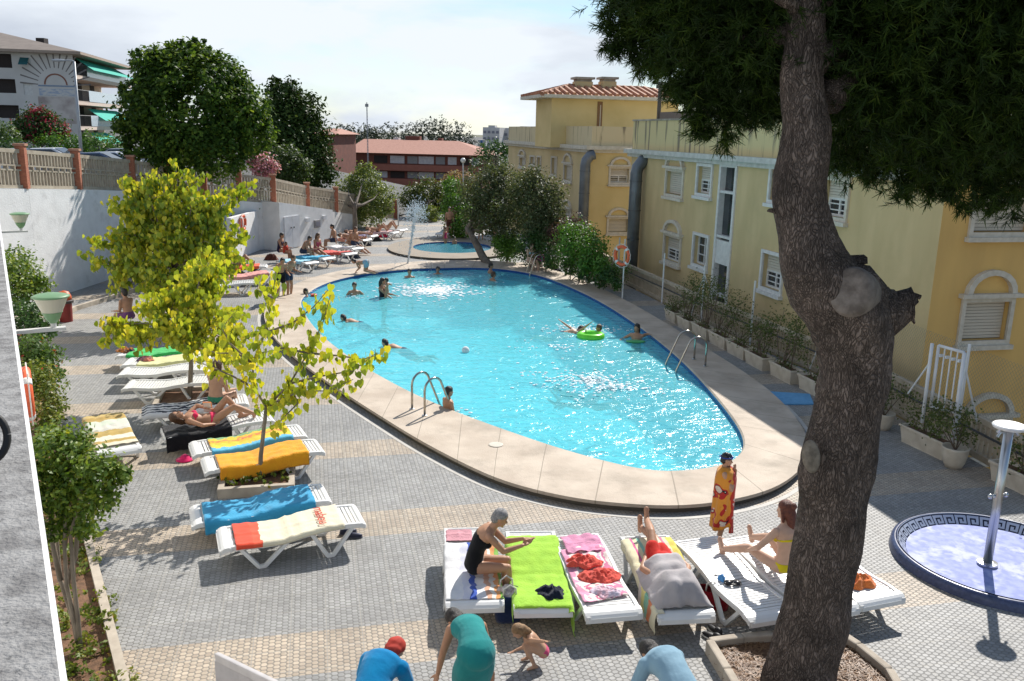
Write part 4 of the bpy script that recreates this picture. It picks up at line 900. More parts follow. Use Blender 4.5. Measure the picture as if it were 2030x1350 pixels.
lm_yelg = leafmat("leaf_greenish_yellow", [(0,(.11,.19,.025)),(.35,(.27,.35,.035)),(.75,(.47,.49,.045)),(1,(.62,.54,.05))], transl=.42, tcol=(1.35,1.25,.5))
lm_mid = leafmat("leaf_mid", [(0,(.035,.075,.018)),(.6,(.08,.14,.03)),(1,(.17,.21,.05))], transl=.3)
lm_olive = leafmat("leaf_olive", [(0,(.040,.052,.024)),(.5,(.085,.102,.048)),(.9,(.15,.17,.08)),(1,(.21,.22,.12))], transl=.32, spec=.12)
lm_lime = leafmat("leaf_light", [(0,(.08,.12,.03)),(.5,(.16,.21,.055)),(1,(.28,.31,.10))], transl=.35)
lm_ole = leafmat("leaf_red_flower", [(0,(.03,.07,.02)),(.62,(.06,.12,.03)),(.66,(.33,.03,.06)),(1,(.50,.08,.13))], transl=.2, spec=.1)
lm_pink = leafmat("leaf_pink_flower", [(0,(.05,.10,.03)),(.30,(.08,.13,.04)),(.35,(.52,.20,.28)),(1,(.70,.38,.45))], transl=.2)
lm_hedge = leafmat("leaf_hedge", [(0,(.015,.045,.012)),(.5,(.04,.095,.02)),(1,(.10,.19,.04))], transl=.25)
lm_hedgeb = leafmat("leaf_hedge_bright", [(0,(.03,.08,.015)),(.5,(.08,.18,.02)),(1,(.16,.30,.04))], transl=.3)
lm_far = leafmat("leaf_far", [(0,(.030,.045,.028)),(.6,(.045,.065,.035)),(1,(.075,.095,.045))], transl=.1)
lm_bed = leafmat("leaf_bed", [(0,(.05,.09,.015)),(.5,(.13,.18,.025)),(.85,(.24,.24,.04)),(1,(.34,.17,.05))], transl=.3)
lm_shrub = leafmat("leaf_shrub", [(0,(.035,.08,.012)),(.5,(.10,.17,.02)),(.85,(.22,.27,.03)),(1,(.40,.38,.045))], transl=.3)

def twig_tree(name, label, cat, base, fork, clumps, dens, size, mat, r0, bark, seed, group, tw=.55, step=.034, jit=.055):
    rn = random.Random(seed); rng = np.random.default_rng(seed); t = thing(name, label, cat, base, group=group)
    mb = MB(); mb.tube([Vector(base)-Vector((0,0,.05)), Vector(base).lerp(Vector(fork), .5)+Vector((.02,.01,0)), Vector(fork)], [r0, r0*.85, r0*.75], 9); mb.build("trunk", bark, t, smooth=True)
    mb = MB(); lp = []
    for (c, r) in clumps:
        for k in range(max(1, int(dens*r[0]*r[0]+.5))):
            d = Vector((rn.gauss(0,1), rn.gauss(0,1), rn.gauss(0,1))).normalized()*(rn.random()**.5); tg = Vector(c)+Vector((d.x*r[0], d.y*r[1], d.z*r[2]))
            st_ = Vector(fork).lerp(tg, rn.uniform(0,.25)) if k else Vector(fork); pts = branch(mb, st_, tg, r0*.32, r0*.08, .10, seed*97+len(lp)+k, 5, 5)
            for j in range(6):
                a = pts[-1].lerp(pts[-3], rn.random()); out = (tg-Vector(fork)).normalized(); dr = (out*.7+Vector((rn.gauss(0,.7), rn.gauss(0,.7), rn.gauss(.15,.55)))).normalized(); L_ = tw*rn.uniform(.5,1.15)
                e = a+dr*L_-Vector((0,0,L_*.12)); m_ = a.lerp(e,.5)+Vector((0,0,L_*.07)); mb.tube([a, m_, e], [r0*.09, r0*.06, r0*.03], 4)
                n_ = int(L_/step)
                for i in range(n_): f_ = (i+.5)/n_; q = a.lerp(m_, f_*2) if f_ < .5 else m_.lerp(e, f_*2-1); lp.append(tuple(q + Vector((rn.gauss(0,jit), rn.gauss(0,jit), rn.gauss(-.035,jit*.8)))))
    mb.build("limbs", bark, t, smooth=True); lp = np.array(lp)
    nr = rng.normal(size=lp.shape)*.8+np.array([0,-.5,.6]); t_, b_, n_ = rot_frames(nr, rng); t_ = t_*.45+np.array([0,0,-.8]); t_ /= np.linalg.norm(t_, axis=1, keepdims=True); b_ = np.cross(n_, t_); b_ /= np.linalg.norm(b_, axis=1, keepdims=True); n_ = np.cross(t_, b_)
    leaf_mesh("crown", lp, t_, b_, n_, size*(.65+.6*rng.random(len(lp))), HEART, mat, t, rng.random(len(lp))); return t
# dark round street tree behind the fence
B = P(345, 330, 36.5); b0 = Vector((B.x, B.y, 3.0))
tree("fig_tree", "large round dark green broadleaf tree behind the street fence", "tree", b0, b0+Vector((0,0,1.4)),
     cpx([(385,215,36.5,2.4,.95),(320,150,36.5,1.15),(300,215,36,1.3),(265,250,36,.75),(290,120,36.5,.62),(370,125,36.5,1.0),(430,165,36.5,1.15),(470,215,36.5,1.25),(490,265,36.5,1.0),(430,290,36,1.3),(345,300,36,1.1),(290,290,36,.95),(395,95,36.5,.45),(345,105,36.5,.5),(270,180,36,.55),(515,240,36.5,.5)]), 34000, .20, lm_fig, .22, seed=3, sub=20, spread=.15, shell=.72)
# tall pines behind it
B = P(600, 330, 52); b0 = Vector((B.x, B.y, 1.2))
tree("pine_tree", "tall dark conifer standing right of the round street tree", "tree", b0, b0+Vector((0,0,2.4)),
     cpx([(570,235,52,1.5,1.1),(560,190,52,.95),(600,215,52,1.05),(610,262,52,1.2),(585,300,51,1.5),(625,300,52,1.0),(550,255,51,1.2),(635,335,51.5,.9),(600,345,51,1.3),(545,170,52,.5),(575,172,52,.45)]), 15000, .24, lm_pine, .25, seed=5, sub=18, spread=.25)
B = P(560, 360, 46); b0 = Vector((B.x, B.y, 1.4))
tree("conifer_bush", "small rounded green conifer in front of the tall dark pine", "tree", b0, b0+Vector((0,0,.8)), cpx([(562,318,46,.85),(575,340,46,.95),(555,350,46,.9),(590,330,46,.6)]), 5000, .16, leafmat("leaf_conifer", [(0,(.03,.06,.015)),(1,(.08,.12,.03))]), .1, seed=6)
# oleanders
B = P(80, 290, 62); b0 = Vector((B.x, B.y, 3.0))
tree("oleander", "red flowering oleander in front of the mural building", "shrub", b0, b0+Vector((0,0,1.0)), cpx([(78,250,62,1.3),(55,255,62,.95),(105,255,62,1.0),(115,262,62,.6),(45,262,62,.6),(80,235,62,.8)]), 6000, .22, lm_ole, .12, seed=8, rmix=.75)
B = P(515, 345, 42); b0 = Vector((B.x, B.y, 1.8))
tree("oleander", "pink flowering oleander above the balustrade left of the conifers", "shrub", b0, b0+Vector((0,0,.5)), cpx([(515,322,42,.62),(500,312,42,.38),(535,328,42,.42),(520,335,42,.5)]), 3200, .12, lm_pink, .06, seed=9, rmix=.7)
B = P(5, 280, 56); b0 = Vector((B.x, B.y, 3.0))
tree("street_shrub", "dull green shrub at the left edge below the dark loggias", "shrub", b0, b0+Vector((0,0,.6)), cpx([(0,262,56,.9),(15,268,56,.6),(-20,262,56,.8)]), 1500, .18, lm_mid, .06, seed=10)
def hedge(name, label, pts, w, z0, h, n, size, mat, seed, cat="hedge"):
    t = thing(name, label, cat, (pts[0].x, pts[0].y, z0)); cl = []
    for a, b in zip(pts, pts[1:]):
        L_ = (b-a).length; k = max(1, int(L_/(w*.8)))
        for i in range(k+1): q = a.lerp(b, i/k); cl.append(((q.x, q.y, z0+h*.52), (w*.62, w*.62, h*.55)))
    foliage("foliage", cl, n, size, mat, t, seed=seed, sub=12, spread=.25, shell=.5); return t
a, b = P(-20,290,52), P(50,292,52); hedge("hedge", "clipped dark hedge at the left edge behind the street fence", [a, b], 1.0, 3.0, 1.5, 2500, .16, lm_hedge, 21)
a, b = P(92,290,60), P(235,292,60); hedge("hedge", "clipped hedge between the cars and the mural building", [a, b], 1.2, 2.9, 1.9, 5000, .18, lm_hedgeb, 22)
# three yellow green mulberries on the deck
def planter_square(c, w, rz, lab, soil, grassy=True, name="tree_planter", h=.16):
    t = thing(name, lab, "planter", c, rz); mb = MB()
    for sx, sy, lx, ly in ((0,-1,w,.09),(0,1,w,.09),(-1,0,.09,w-.18),(1,0,.09,w-.18)): mb.box((sx*(w/2-.045), sy*(w/2-.045), h/2), (lx, ly, h))
    mb.build("kerb", M("kerb_stone", (.46,.40,.32), .85, (.34,.29,.23), scale=5), t, world=False)
    mb = MB(); mb.box((0,0,h*.3), (w-.19, w-.19, h*.55)); mb.build("soil", M("soil", (.19,.10,.055), .95, (.10,.055,.03), scale=14, bump=.6, bscale=60), t, world=False)
    return t
pA = G(375, 797); planter_square(pA, 1.25, AZ, "square tree planter with bare soil round the middle yellow leaved tree", 1)
twig_tree("mulberry_tree", "middle yellow green tree rising from the bare soil planter", "tree", pA, pA+Vector((.1,.1,1.55)),
     cpx([(400,600,17.6,.55,.6),(330,645,17.0,.50,.5),(265,665,16.8,.38,.5),(212,655,16.8,.30,.5),(188,645,16.6,.14,.5),(380,560,18,.6),(440,620,17.2,.52,.6),(450,690,16.6,.40,.5),(360,660,16.6,.62,.5),(300,600,17.5,.55,.6),(420,530,18,.4),(470,640,17.2,.3)]), 24, .125, lm_yel, .055, m_bark2, 31, "yellow leaved trees on the deck", tw=.42)
pC = Vector((-9.9, 25.0, 0))
twig_tree("mulberry_tree", "farthest and biggest yellow green tree against the white wall", "tree", pC, pC+Vector((0,0,1.6)),
     cpx([(330,425,25,1.0,.7),(265,455,25,.7,.7),(205,478,25,.42,.8),(395,410,25,.75,.7),(448,430,25,.6,.8),(300,385,25,.5),(240,405,25,.3),(370,372,25,.35),(435,385,25.2,.36),(350,490,24,.85,.6),(430,500,24,.6,.6),(260,530,24,.6,.6),(180,515,24.5,.26),(330,560,23,.55,.6),(272,358,25,.16),(248,372,25,.2),(480,460,25,.36),(390,345,25,.16),(485,365,25.3,.2),(220,440,25,.3),(200,540,24,.3),(225,575,23.5,.28),(400,560,23.5,.45),(470,525,24,.28),(350,340,25,.12),(300,345,25,.12)]), 14, .15, lm_yelg, .10, m_bark2, 33, "yellow leaved trees on the deck", tw=.62, step=.030, jit=.08)
pB = G(516, 960); planter_square(pB+Vector((-.05,.08,0)), 1.15, AZ, "square tree planter full of green ground cover between the blue and orange towels", 1)
tB = thing("mulberry_tree", "nearest thin trunked tree with big yellow green leaves between the loungers", "tree", pB, group="yellow leaved trees on the deck")
fork = P(528, 808, 13.15); mb = MB(); mb.tube([pB, P(517,905,13.07), P(522,860,13.1), fork], [.042,.036,.032,.030], 9); mb.build("trunk", m_bark2, tB, smooth=True)
twigs = [((528,808),[(575,760),(610,700),(640,640),(655,585)],13.3),((528,808),[(505,770),(500,720),(525,660),(540,590),(548,530)],13.6),((505,770),[(460,745),(420,728),(385,715)],13.0),((575,760),[(640,745),(700,735),(745,700)],13.2),((610,700),[(670,705),(720,712),(760,700)],13.6),((500,720),[(455,680),(440,650),(470,615)],12.8),((528,808),[(560,790),(600,775),(650,775),(700,752)],12.9),((525,660),[(580,640),(620,610),(650,575)],13.9),((500,720),[(470,700),(430,700),(395,690)],13.5),((575,760),[(590,800),(560,830),(545,850)],12.9),((540,590),[(510,575),(520,545)],13.6),((610,700),[(560,690),(520,700)],12.7)]
mb = MB(); lp = []
rngB = np.random.default_rng(77)
for (s0, pts, Y) in twigs:
    Q = [P(s0[0], s0[1], 13.15)] + [P(x, y, 13.15+(Y-13.15)*(i+1)/len(pts)) for i, (x, y) in enumerate(pts)]
    mb.tube(Q, [.020*(1-.75*i/(len(Q)-1)) for i in range(len(Q))], 6)
    for a, b in zip(Q, Q[1:]):
        k = max(2, int((b-a).length/.020))
        for i in range(k): lp.append(np.array(a.lerp(b, (i+.5)/k)) + rngB.normal(size=3)*np.array([.075,.12,.055]) - np.array([0,0,.05]))
mb.build("limbs", m_bark2, tB, smooth=True)
lp = np.array(lp); lp = lp[rngB.random(len(lp)) < .95]
nr = rngB.normal(size=lp.shape)*.8 + np.array([0,-.6,.5]); t_, b_, n_ = rot_frames(nr, rngB); t_ = t_*.35+np.array([0,0,-.85]); t_ /= np.linalg.norm(t_, axis=1, keepdims=True); b_ = np.cross(n_, t_); b_ /= np.linalg.norm(b_, axis=1, keepdims=True); n_ = np.cross(t_, b_)
leaf_mesh("crown", lp, t_, b_, n_, .080+.075*rngB.random(len(lp)), HEART, lm_yel, tB, rngB.random(len(lp)))
gc = thing("ground_cover_plant", "low green plants filling the planter of the nearest thin tree", "plant", pB); gc.location.z = .1
foliage("foliage", [(pB+Vector((x-.05,y+.08,.17)), (.26,.26,.05)) for x in (-.3,0,.3) for y in (-.3,0,.3)], 1500, .055, lm_bed, gc, seed=41, shell=.1)

# planting bed along the near wall
def bl(Y, f): a = NW(Y); b = kerbline(Y); return a.lerp(b, f)
mb = MB(); Ys = [3.5,6,9,12,15,18,20.5]
for a, b in zip(Ys, Ys[1:]): mb.quad(*[(q.x,q.y,.05) for q in (bl(a,0), bl(a,1), bl(b,1), bl(b,0))])
struct(mb.build("planting_bed_soil", MATS["soil"]))
kb = thing("bed_kerb", "pale stone kerb edging the planting bed along the left wall", "kerb", bl(8,1))
mb = MB(); pts = [kerbline(3.5), kerbline(20.5), Vector((-12.9,22.8,0)), Vector((-13.4,26,0)), Vector((-12.9,29.5,0))]
for a, b in zip(pts, pts[1:]): mb.beam(a+Vector((0,0,.06)), b+Vector((0,0,.06)), .10, .16)
mb.build("kerb", MATS["kerb_stone"], kb)
bd = thing("bed_plants", "low green and rust ground plants filling the bed along the left kerb", "ground cover", bl(8,.5)); bd["kind"] = "stuff"
cl = []
rr = random.Random(5)
for i in range(70): Y = 7.3+rr.random()**1.2*13; cl.append((bl(Y, rr.uniform(.1,.92))+Vector((0,0,.12)), (.20,.30,.12)))
foliage("foliage", cl, 9000, .06, lm_bed, bd, seed=43, shell=.2, sub=12); 
# the near shrub tree with several bare stems
st = thing("shrub_tree", "many stemmed green shrub tree in the bed at the lower left", "shrub", G(160,1300), group=None)
b0 = G(160,1303); mb = MB()
stem_px = [[(160,1303),(150,1240),(132,1160),(128,1080),(130,1000)],[(160,1303),(146,1230),(120,1150),(112,1060),(115,980)],[(160,1303),(155,1230),(146,1150),(140,1060),(165,960)],[(132,1160),(150,1100),(158,1020),(185,960)],[(120,1150),(105,1080),(100,1010),(95,950)],[(128,1080),(135,1030),(130,940),(150,900)]]
for i, l in enumerate(stem_px):
    Q = [P(x, y, 8.35+.12*j*(1 if i % 2 else -.6)*.4) for j, (x, y) in enumerate(l)]; Q[0] = Q[0] if i > 2 else b0
    mb.tube(Q, [.030*(1-.12*j) for j in range(len(Q))], 7)
mb.build("stems", m_bark2, st, smooth=True)
foliage("crown", cpx([(150,920,8.4,.26),(105,900,8.4,.24),(195,940,8.3,.24),(120,980,8.3,.25),(165,1000,8.3,.24),(225,935,8.3,.14),(90,950,8.4,.2),(140,870,8.6,.18),(200,985,8.2,.17),(110,1045,8.3,.15),(170,1050,8.3,.13),(245,945,8.3,.09),(95,870,8.7,.16)]), 6500, .062, lm_shrub, st, seed=45, sub=12, spread=.3, shell=.4)
# shrubs climbing the near wall further back
for i, (nm, lab, cl, n, sz, mt) in enumerate((
    ("bed_shrub", "tall yellow green shrub against the far end of the near white wall", [(30,540,17.5,.45),(50,560,17.3,.42),(40,590,17,.45),(65,575,17.2,.3),(25,515,17.8,.3),(75,560,17.3,.2)], 3400, .085, lm_shrub),
    ("bed_shrub", "dark leafy shrub behind the nearer goblet lamp", [(60,640,15.5,.32),(85,655,15.3,.22),(50,620,15.6,.3),(95,645,15.4,.2)], 1700, .075, lm_hedge),
    ("flowering_shrub", "shrub with a few red flowers under the nearer goblet lamp", [(70,700,14,.28),(90,720,13.8,.26),(60,690,14,.24),(100,745,13.5,.22),(105,700,13.8,.15)], 2300, .07, leafmat("leaf_fewred", [(0,(.04,.09,.02)),(.86,(.10,.17,.03)),(.90,(.60,.03,.03)),(1,(.72,.06,.05))])),
    ("bed_shrub", "olive yellow shrub beside the near life ring", [(95,780,12.4,.24),(80,740,12.6,.22),(105,810,12.2,.2),(88,830,12,.22),(70,760,12.4,.18)], 2300, .06, lm_bed),
    )):
    C_ = cpx(cl); b0 = Vector((C_[0][0].x, C_[0][0].y, .05)); t = thing(nm, lab, "shrub", b0)
    mb = MB(); [branch(mb, b0+Vector((.04*j,.03*j,0)), Vector(c), .02, .006, .1, j, 4, 5) for j, (c, r) in enumerate(C_[:4])]; mb.build("stems", m_bark2, t)
    foliage("crown", C_, n, sz, mt, t, seed=50+i, sub=10, spread=.3, shell=.4)
# dark climbing plant where the white wall turns, and greenery above the low wall
hedge("wall_shrub", "dark green shrub at the foot of the white wall behind the biggest yellow tree", [Vector((-12.6,29.5,0)), Vector((-11.9,33,0))], 1.1, 0, 2.2, 4200, .12, lm_hedge, 61, "shrub")
hedge("wall_shrub", "greenery spilling over the low white wall left of the changing hut", [P(440,405,39.5)+Vector((0,0,-.6)), P(505,402,41.5)+Vector((0,0,-.6))], 1.0, P(470,405,40).z-1.0, 1.3, 2600, .12, lm_mid, 62, "shrub")

# middle distance
B = G(705, 462); tree("pepper_tree", "light green feathery tree among the far loungers", "tree", B, B+Vector((0,0,1.6)),
     cpx([(720,385,51.5,1.2,.95),(690,375,51.5,.8),(755,385,51.5,.8),(725,350,51.5,.75),(680,405,51,.7),(760,410,51,.55),(735,420,51,.9),(700,425,51,.7),(722,335,51.5,.4)]), 9000, .15, lm_lime, .16, seed=71, sub=14, droop=.3)
B = G(905, 480); tree("olive_tree", "grey green olive tree with a leaning trunk beside the wading pool", "tree", G(975,530), P(925,450,39),
     cpx([(985,400,38,1.15,1.0),(955,370,38,.9),(1000,360,38,.8),(1040,400,37.5,.9),(940,410,38.5,.7),(1010,440,37.5,.8),(970,440,38,.7),(985,335,38.5,.5),(930,375,39,.45)]), 12000, .12, lm_olive, .20, seed=73, sub=16, spread=.25)
tree("olive_tree", "second grey green olive tree close to the farther yellow house", "tree", G(1065,530), G(1065,530)+Vector((.1,0,1.9)),
     cpx([(1065,400,36,.95,1.05),(1045,370,36.5,.7),(1090,390,36,.65),(1075,440,35.5,.75),(1095,425,35.5,.5),(1060,350,36.5,.45)]), 9500, .11, lm_olive, .15, seed=74, sub=16, spread=.25)
B = G(905, 478); tree("tall_shrub", "upright yellow green shrub behind the wading pool", "shrub", Vector((B.x,B.y+1.5,0)), Vector((B.x,B.y+1.5,1.2)),
     cpx([(900,385,48,.5,1.6),(915,410,47,.6,1.4),(895,420,48,.55,1.3),(925,440,46,.7,1.0),(905,455,46.5,.6),(890,370,48.5,.35,1.4)]), 6000, .15, lm_hedgeb, .08, seed=75)
tree("round_shrub", "dark rounded tree closing the end of the deck behind the fountain", "tree", G(850,436), G(850,436)+Vector((0,0,1.2)),
     cpx([(845,385,58,1.2,.8),(815,392,58,.9,.8),(875,392,58,.9,.9),(850,410,57,1.0,.7),(830,415,57,.8)]), 6500, .18, leafmat("leaf_darkyellow", [(0,(.03,.05,.012)),(.6,(.07,.10,.02)),(1,(.20,.20,.04))]), .12, seed=76)
tree("flowering_shrub", "rosy flowering treetop behind the olive trees", "tree", G(905,440)+Vector((0,6,-.5)), G(905,440)+Vector((0,6,1)), cpx([(905,355,62,.9,.5),(925,352,62,.8,.5),(890,362,62,.6,.5)]), 2200, .17, leafmat("leaf_rosy", [(0,(.10,.13,.05)),(.5,(.28,.20,.12)),(1,(.50,.30,.24))]), .1, seed=77)
tree("grey_shrub", "pale green bush behind the fountain spray", "shrub", G(850,440), G(850,440)+Vector((0,0,.3)), cpx([(850,425,55,.55),(862,430,55,.4),(838,430,55,.4)]), 1500, .12, lm_lime, .03, seed=78)
# hedge along the right fence
for i, (nm, lab, cl, n, sz, mt) in enumerate((
    ("round_shrub", "bright green round bush right of the leaning olive trunk", [(1005,490,37.5,.55,1.0),(1020,485,37.2,.42),(995,478,38,.4)], 4200, .10, lm_hedgeb),
    ("hedge_shrub", "dark hedge behind the pink parasol table", [(1050,490,36,.55,1.0),(1080,480,35.5,.65,1.0),(1095,515,34.5,.42),(1060,460,36,.5)], 5000, .11, lm_hedge),
    ("hedge_shrub", "tall bright hedge shrub left of the orange life ring", [(1150,478,32.5,.62,1.0),(1178,500,31.5,.52,1.1),(1135,495,33,.5,1.1),(1170,522,31.3,.42),(1198,530,30.3,.34),(1125,465,33.5,.42)], 6500, .11, lm_hedgeb),
    ("hedge_shrub", "dark lower hedge above the first cream planters", [(1130,528,33,.36),(1160,542,31.8,.32),(1190,553,30.6,.30),(1208,545,30,.30),(1220,565,29.4,.22)], 3600, .09, lm_hedge),
    ("fence_shrub", "purple leaved shrub behind the hedge under the ventilation duct", [(1125,455,34,.5),(1140,448,34,.4),(1105,462,34.5,.4)], 1800, .10, leafmat("leaf_purple", [(0,(.05,.03,.03)),(.6,(.10,.05,.04)),(1,(.07,.10,.03))])),
    )):
    C_ = cpx(cl); b0 = Vector((C_[0][0].x, C_[0][0].y, .0)); t = thing(nm, lab, "shrub", b0)
    mb = MB(); [branch(mb, b0, Vector(c), .03, .01, .1, j, 4, 5) for j, (c, r) in enumerate(C_[:3])]; mb.build("stems", m_bark, t)
    foliage("crown", C_, n, sz, mt, t, seed=80+i, sub=12, spread=.28, shell=.45)
# far tree belt and hill wood
rr = random.Random(12)
for j, (x, y, Y, r, lab) in enumerate(((660,278,190,4.2,"dark treetop left of the radio mast"),(700,268,230,6.5,"broad dark far treetop left of the radio mast"),(740,272,210,5.0,"far treetop just right of the radio mast"),(800,268,250,6.5,"left dome of the far pine grove above the red roof"),(838,262,255,7.5,"tallest dome of the far pine grove above the red roof"),(880,266,250,7.0,"right dome of the far pine grove above the red roof"),(912,280,240,4.5,"low far treetop at the right end of the pine grove"),(760,276,240,5,"low far treetop between the mast and the pine grove"),(985,300,120,3.0,"dark tree between the distant blocks and the yellow house"))):
    c = P(x, y, Y); b0 = Vector((c.x, c.y, -4.4)); t = thing("far_tree", lab, "tree", b0, group="trees beyond the red building")
    mb = MB(); mb.tube([b0, Vector((c.x,c.y,c.z))], [.5,.25], 6); mb.build("trunk", m_bark, t)
    cl = [(c, (r,r,r*.5))] + [(c+Vector((rr.uniform(-r,r)*.8, rr.uniform(-1,1), rr.uniform(-.35,.35)*r)), (r*.45,r*.45,r*.3)) for _ in range(7)] + [(c+Vector((rr.uniform(-r,r)*.9, 1, -r*.8)), (r*.6,r*.6,r*.6)) for _ in range(4)]
    foliage("crown", cl, 2600, .55 if Y > 150 else .35, lm_far if Y > 150 else lm_hedge, t, seed=90+j, sub=10, spread=.25, shell=.5)
wd = thing("distant_wood", "band of dark woodland across the valley behind the red building", "wood", (-20,190,-4.4)); wd["kind"] = "stuff"
cl = [(Vector((x+rr.uniform(-3,3), 175+rr.uniform(-8,8)+ .05*abs(x), -1.0+rr.uniform(-1,1))), (7,4,rr.uniform(3.5,5.0))) for x in range(-150, 60, 7)]
foliage("trees", cl, 9000, .8, lm_far, wd, seed=120, sub=10, shell=.5)
wd = thing("valley_shrubs", "dull green scrub in front of the red building", "scrub", (-12,70,-3)); wd["kind"] = "stuff"
cl = [(Vector((x, 66+rr.uniform(-2,4), -1.4+rr.uniform(-.5,.5))), (2.0,2.0,1.5)) for x in (-14,-11.5,-9,-6.5,-4,-1.5,1)] + [(Vector((x, 90+rr.uniform(-2,4), -2.4+rr.uniform(-.5,.5))), (4.0,2.0,2.2)) for x in (-30,-25,-20,-15,-10,-5,0,5)]
foliage("trees", cl, 9000, .25, lm_mid, wd, seed=121, sub=10, shell=.5)

# ---------------------------------------------------------------- the big pine in front
PY = 8.0
prof = [(1420,1495,1672),(1345,1503,1668),(1290,1522,1676),(1200,1545,1692),(1120,1556,1706),(1060,1568,1714),(1000,1580,1728),(940,1578,1736),(880,1588,1742),(830,1603,1748),(780,1610,1756),(730,1616,1764),(690,1612,1768),(650,1600,1775),(610,1570,1765),(570,1552,1745),(530,1540,1712),(490,1536,1682),(450,1530,1660),(400,1527,1643),(350,1532,1640),(300,1540,1646),(250,1545,1648),(200,1543,1640),(150,1545,1636),(100,1552,1636),(40,1556,1636),(-60,1560,1636),(-200,1565,1628),(-400,1575,1620)]
def bark_mat():
    m, nt, b = nodes_of("pine_bark"); L = nt.links.new
    co = N(nt, "ShaderNodeTexCoord"); mp = N(nt, "ShaderNodeMapping"); mp.inputs["Scale"].default_value = (1,1,.33); L(co.outputs["Object"], mp.inputs[0])
    nz = N(nt, "ShaderNodeTexNoise"); nz.inputs["Scale"].default_value = 6; nz.inputs["Detail"].default_value = 4; L(mp.outputs[0], nz.inputs[0])
    ad = N(nt, "ShaderNodeMixRGB"); ad.blend_type = 'ADD'; ad.inputs[0].default_value = .34; L(mp.outputs[0], ad.inputs[1]); L(nz.outputs[1], ad.inputs[2])
    vo = N(nt, "ShaderNodeTexVoronoi"); vo.feature = 'DISTANCE_TO_EDGE'; vo.inputs["Scale"].default_value = 34; L(ad.outputs[0], vo.inputs[0])
    vc = N(nt, "ShaderNodeTexVoronoi"); vc.inputs["Scale"].default_value = 34; L(ad.outputs[0], vc.inputs[0])
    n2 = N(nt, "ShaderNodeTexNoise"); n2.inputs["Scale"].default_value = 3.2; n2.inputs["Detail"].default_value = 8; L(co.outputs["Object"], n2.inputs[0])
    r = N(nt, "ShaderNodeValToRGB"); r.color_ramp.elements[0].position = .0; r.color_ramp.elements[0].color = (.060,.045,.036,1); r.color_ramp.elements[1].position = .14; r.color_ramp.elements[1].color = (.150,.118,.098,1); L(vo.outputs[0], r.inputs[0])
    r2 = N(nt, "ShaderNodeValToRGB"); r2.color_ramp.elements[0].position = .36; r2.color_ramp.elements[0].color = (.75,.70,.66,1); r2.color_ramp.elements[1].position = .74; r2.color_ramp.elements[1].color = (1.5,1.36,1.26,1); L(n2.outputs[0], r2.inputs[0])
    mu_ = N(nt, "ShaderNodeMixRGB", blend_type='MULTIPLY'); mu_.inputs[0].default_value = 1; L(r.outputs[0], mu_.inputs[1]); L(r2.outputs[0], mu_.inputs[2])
    bw = N(nt, "ShaderNodeRGBToBW"); L(vc.outputs["Color"], bw.inputs[0]); m2 = N(nt, "ShaderNodeMixRGB", blend_type='OVERLAY'); m2.inputs[0].default_value = .38; L(mu_.outputs[0], m2.inputs[1]); L(bw.outputs[0], m2.inputs[2])
    hs_ = N(nt, "ShaderNodeHueSaturation"); hs_.inputs["Saturation"].default_value = .75; L(m2.outputs[0], hs_.inputs["Color"])
    L(hs_.outputs[0], b.inputs["Base Color"]); b.inputs["Roughness"].default_value = .95; b.inputs["Specular IOR Level"].default_value = .15
    mr = N(nt, "ShaderNodeMapRange"); mr.inputs[2].default_value = .25; L(vo.outputs[0], mr.inputs[0])
    hh = math_(nt, 'ADD', mr.outputs[0], math_(nt, 'MULTIPLY', nz.outputs[0], .8))
    bu = N(nt, "ShaderNodeBump"); bu.inputs["Strength"].default_value = 1; bu.inputs["Distance"].default_value = .016; L(hh, bu.inputs["Height"]); L(bu.outputs[0], b.inputs["Normal"])
    return m
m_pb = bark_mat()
base = P(1585,1345,PY); pine = thing("pine_tree", "huge crooked pine in the foreground with a sawn off limb and dark overhanging crown", "tree", (base.x, base.y, 0))
from mathutils import noise as mnoise
mb = MB(); vs = []; nseg = 40; rows = []
sm_prof = []
for i in range(len(prof)-1):
    for k in range(6):
        t = k/6; sm_prof.append(tuple(prof[i][j]*(1-t)+prof[i+1][j]*t for j in range(3)))
for (y, x0, x1) in sm_prof:
    c = P((x0+x1)/2, y, PY); r = (P(x1,y,PY)-P(x0,y,PY)).length/2; rows.append((c, r))
rows = rows[:1] + [((rows[i-1][0]+rows[i][0]*2+rows[i+1][0])/4, (rows[i-1][1]+rows[i][1]*2+rows[i+1][1])/4) for i in range(1, len(rows)-1)] + rows[-1:]
for c, r in rows:
    for j in range(nseg):
        a = 2*math.pi*j/nseg; q = Vector((math.cos(a), math.sin(a), 0)); w_ = c + q*r
        d = mnoise.noise(Vector((w_.x*2.2, w_.y*2.2, w_.z*1.6)))*.10*r/.3 + mnoise.noise(w_*9)*.018 + abs(mnoise.noise(Vector((w_.x*16, w_.y*16, w_.z*6))))*.016
        vs.append(c + q*(r*(.87 if c.z < 3.2 else .91)+d*.45))
mb.add(vs, [(i*nseg+j, i*nseg+(j+1)%nseg, (i+1)*nseg+(j+1)%nseg, (i+1)*nseg+j) for i in range(len(rows)-1) for j in range(nseg)])
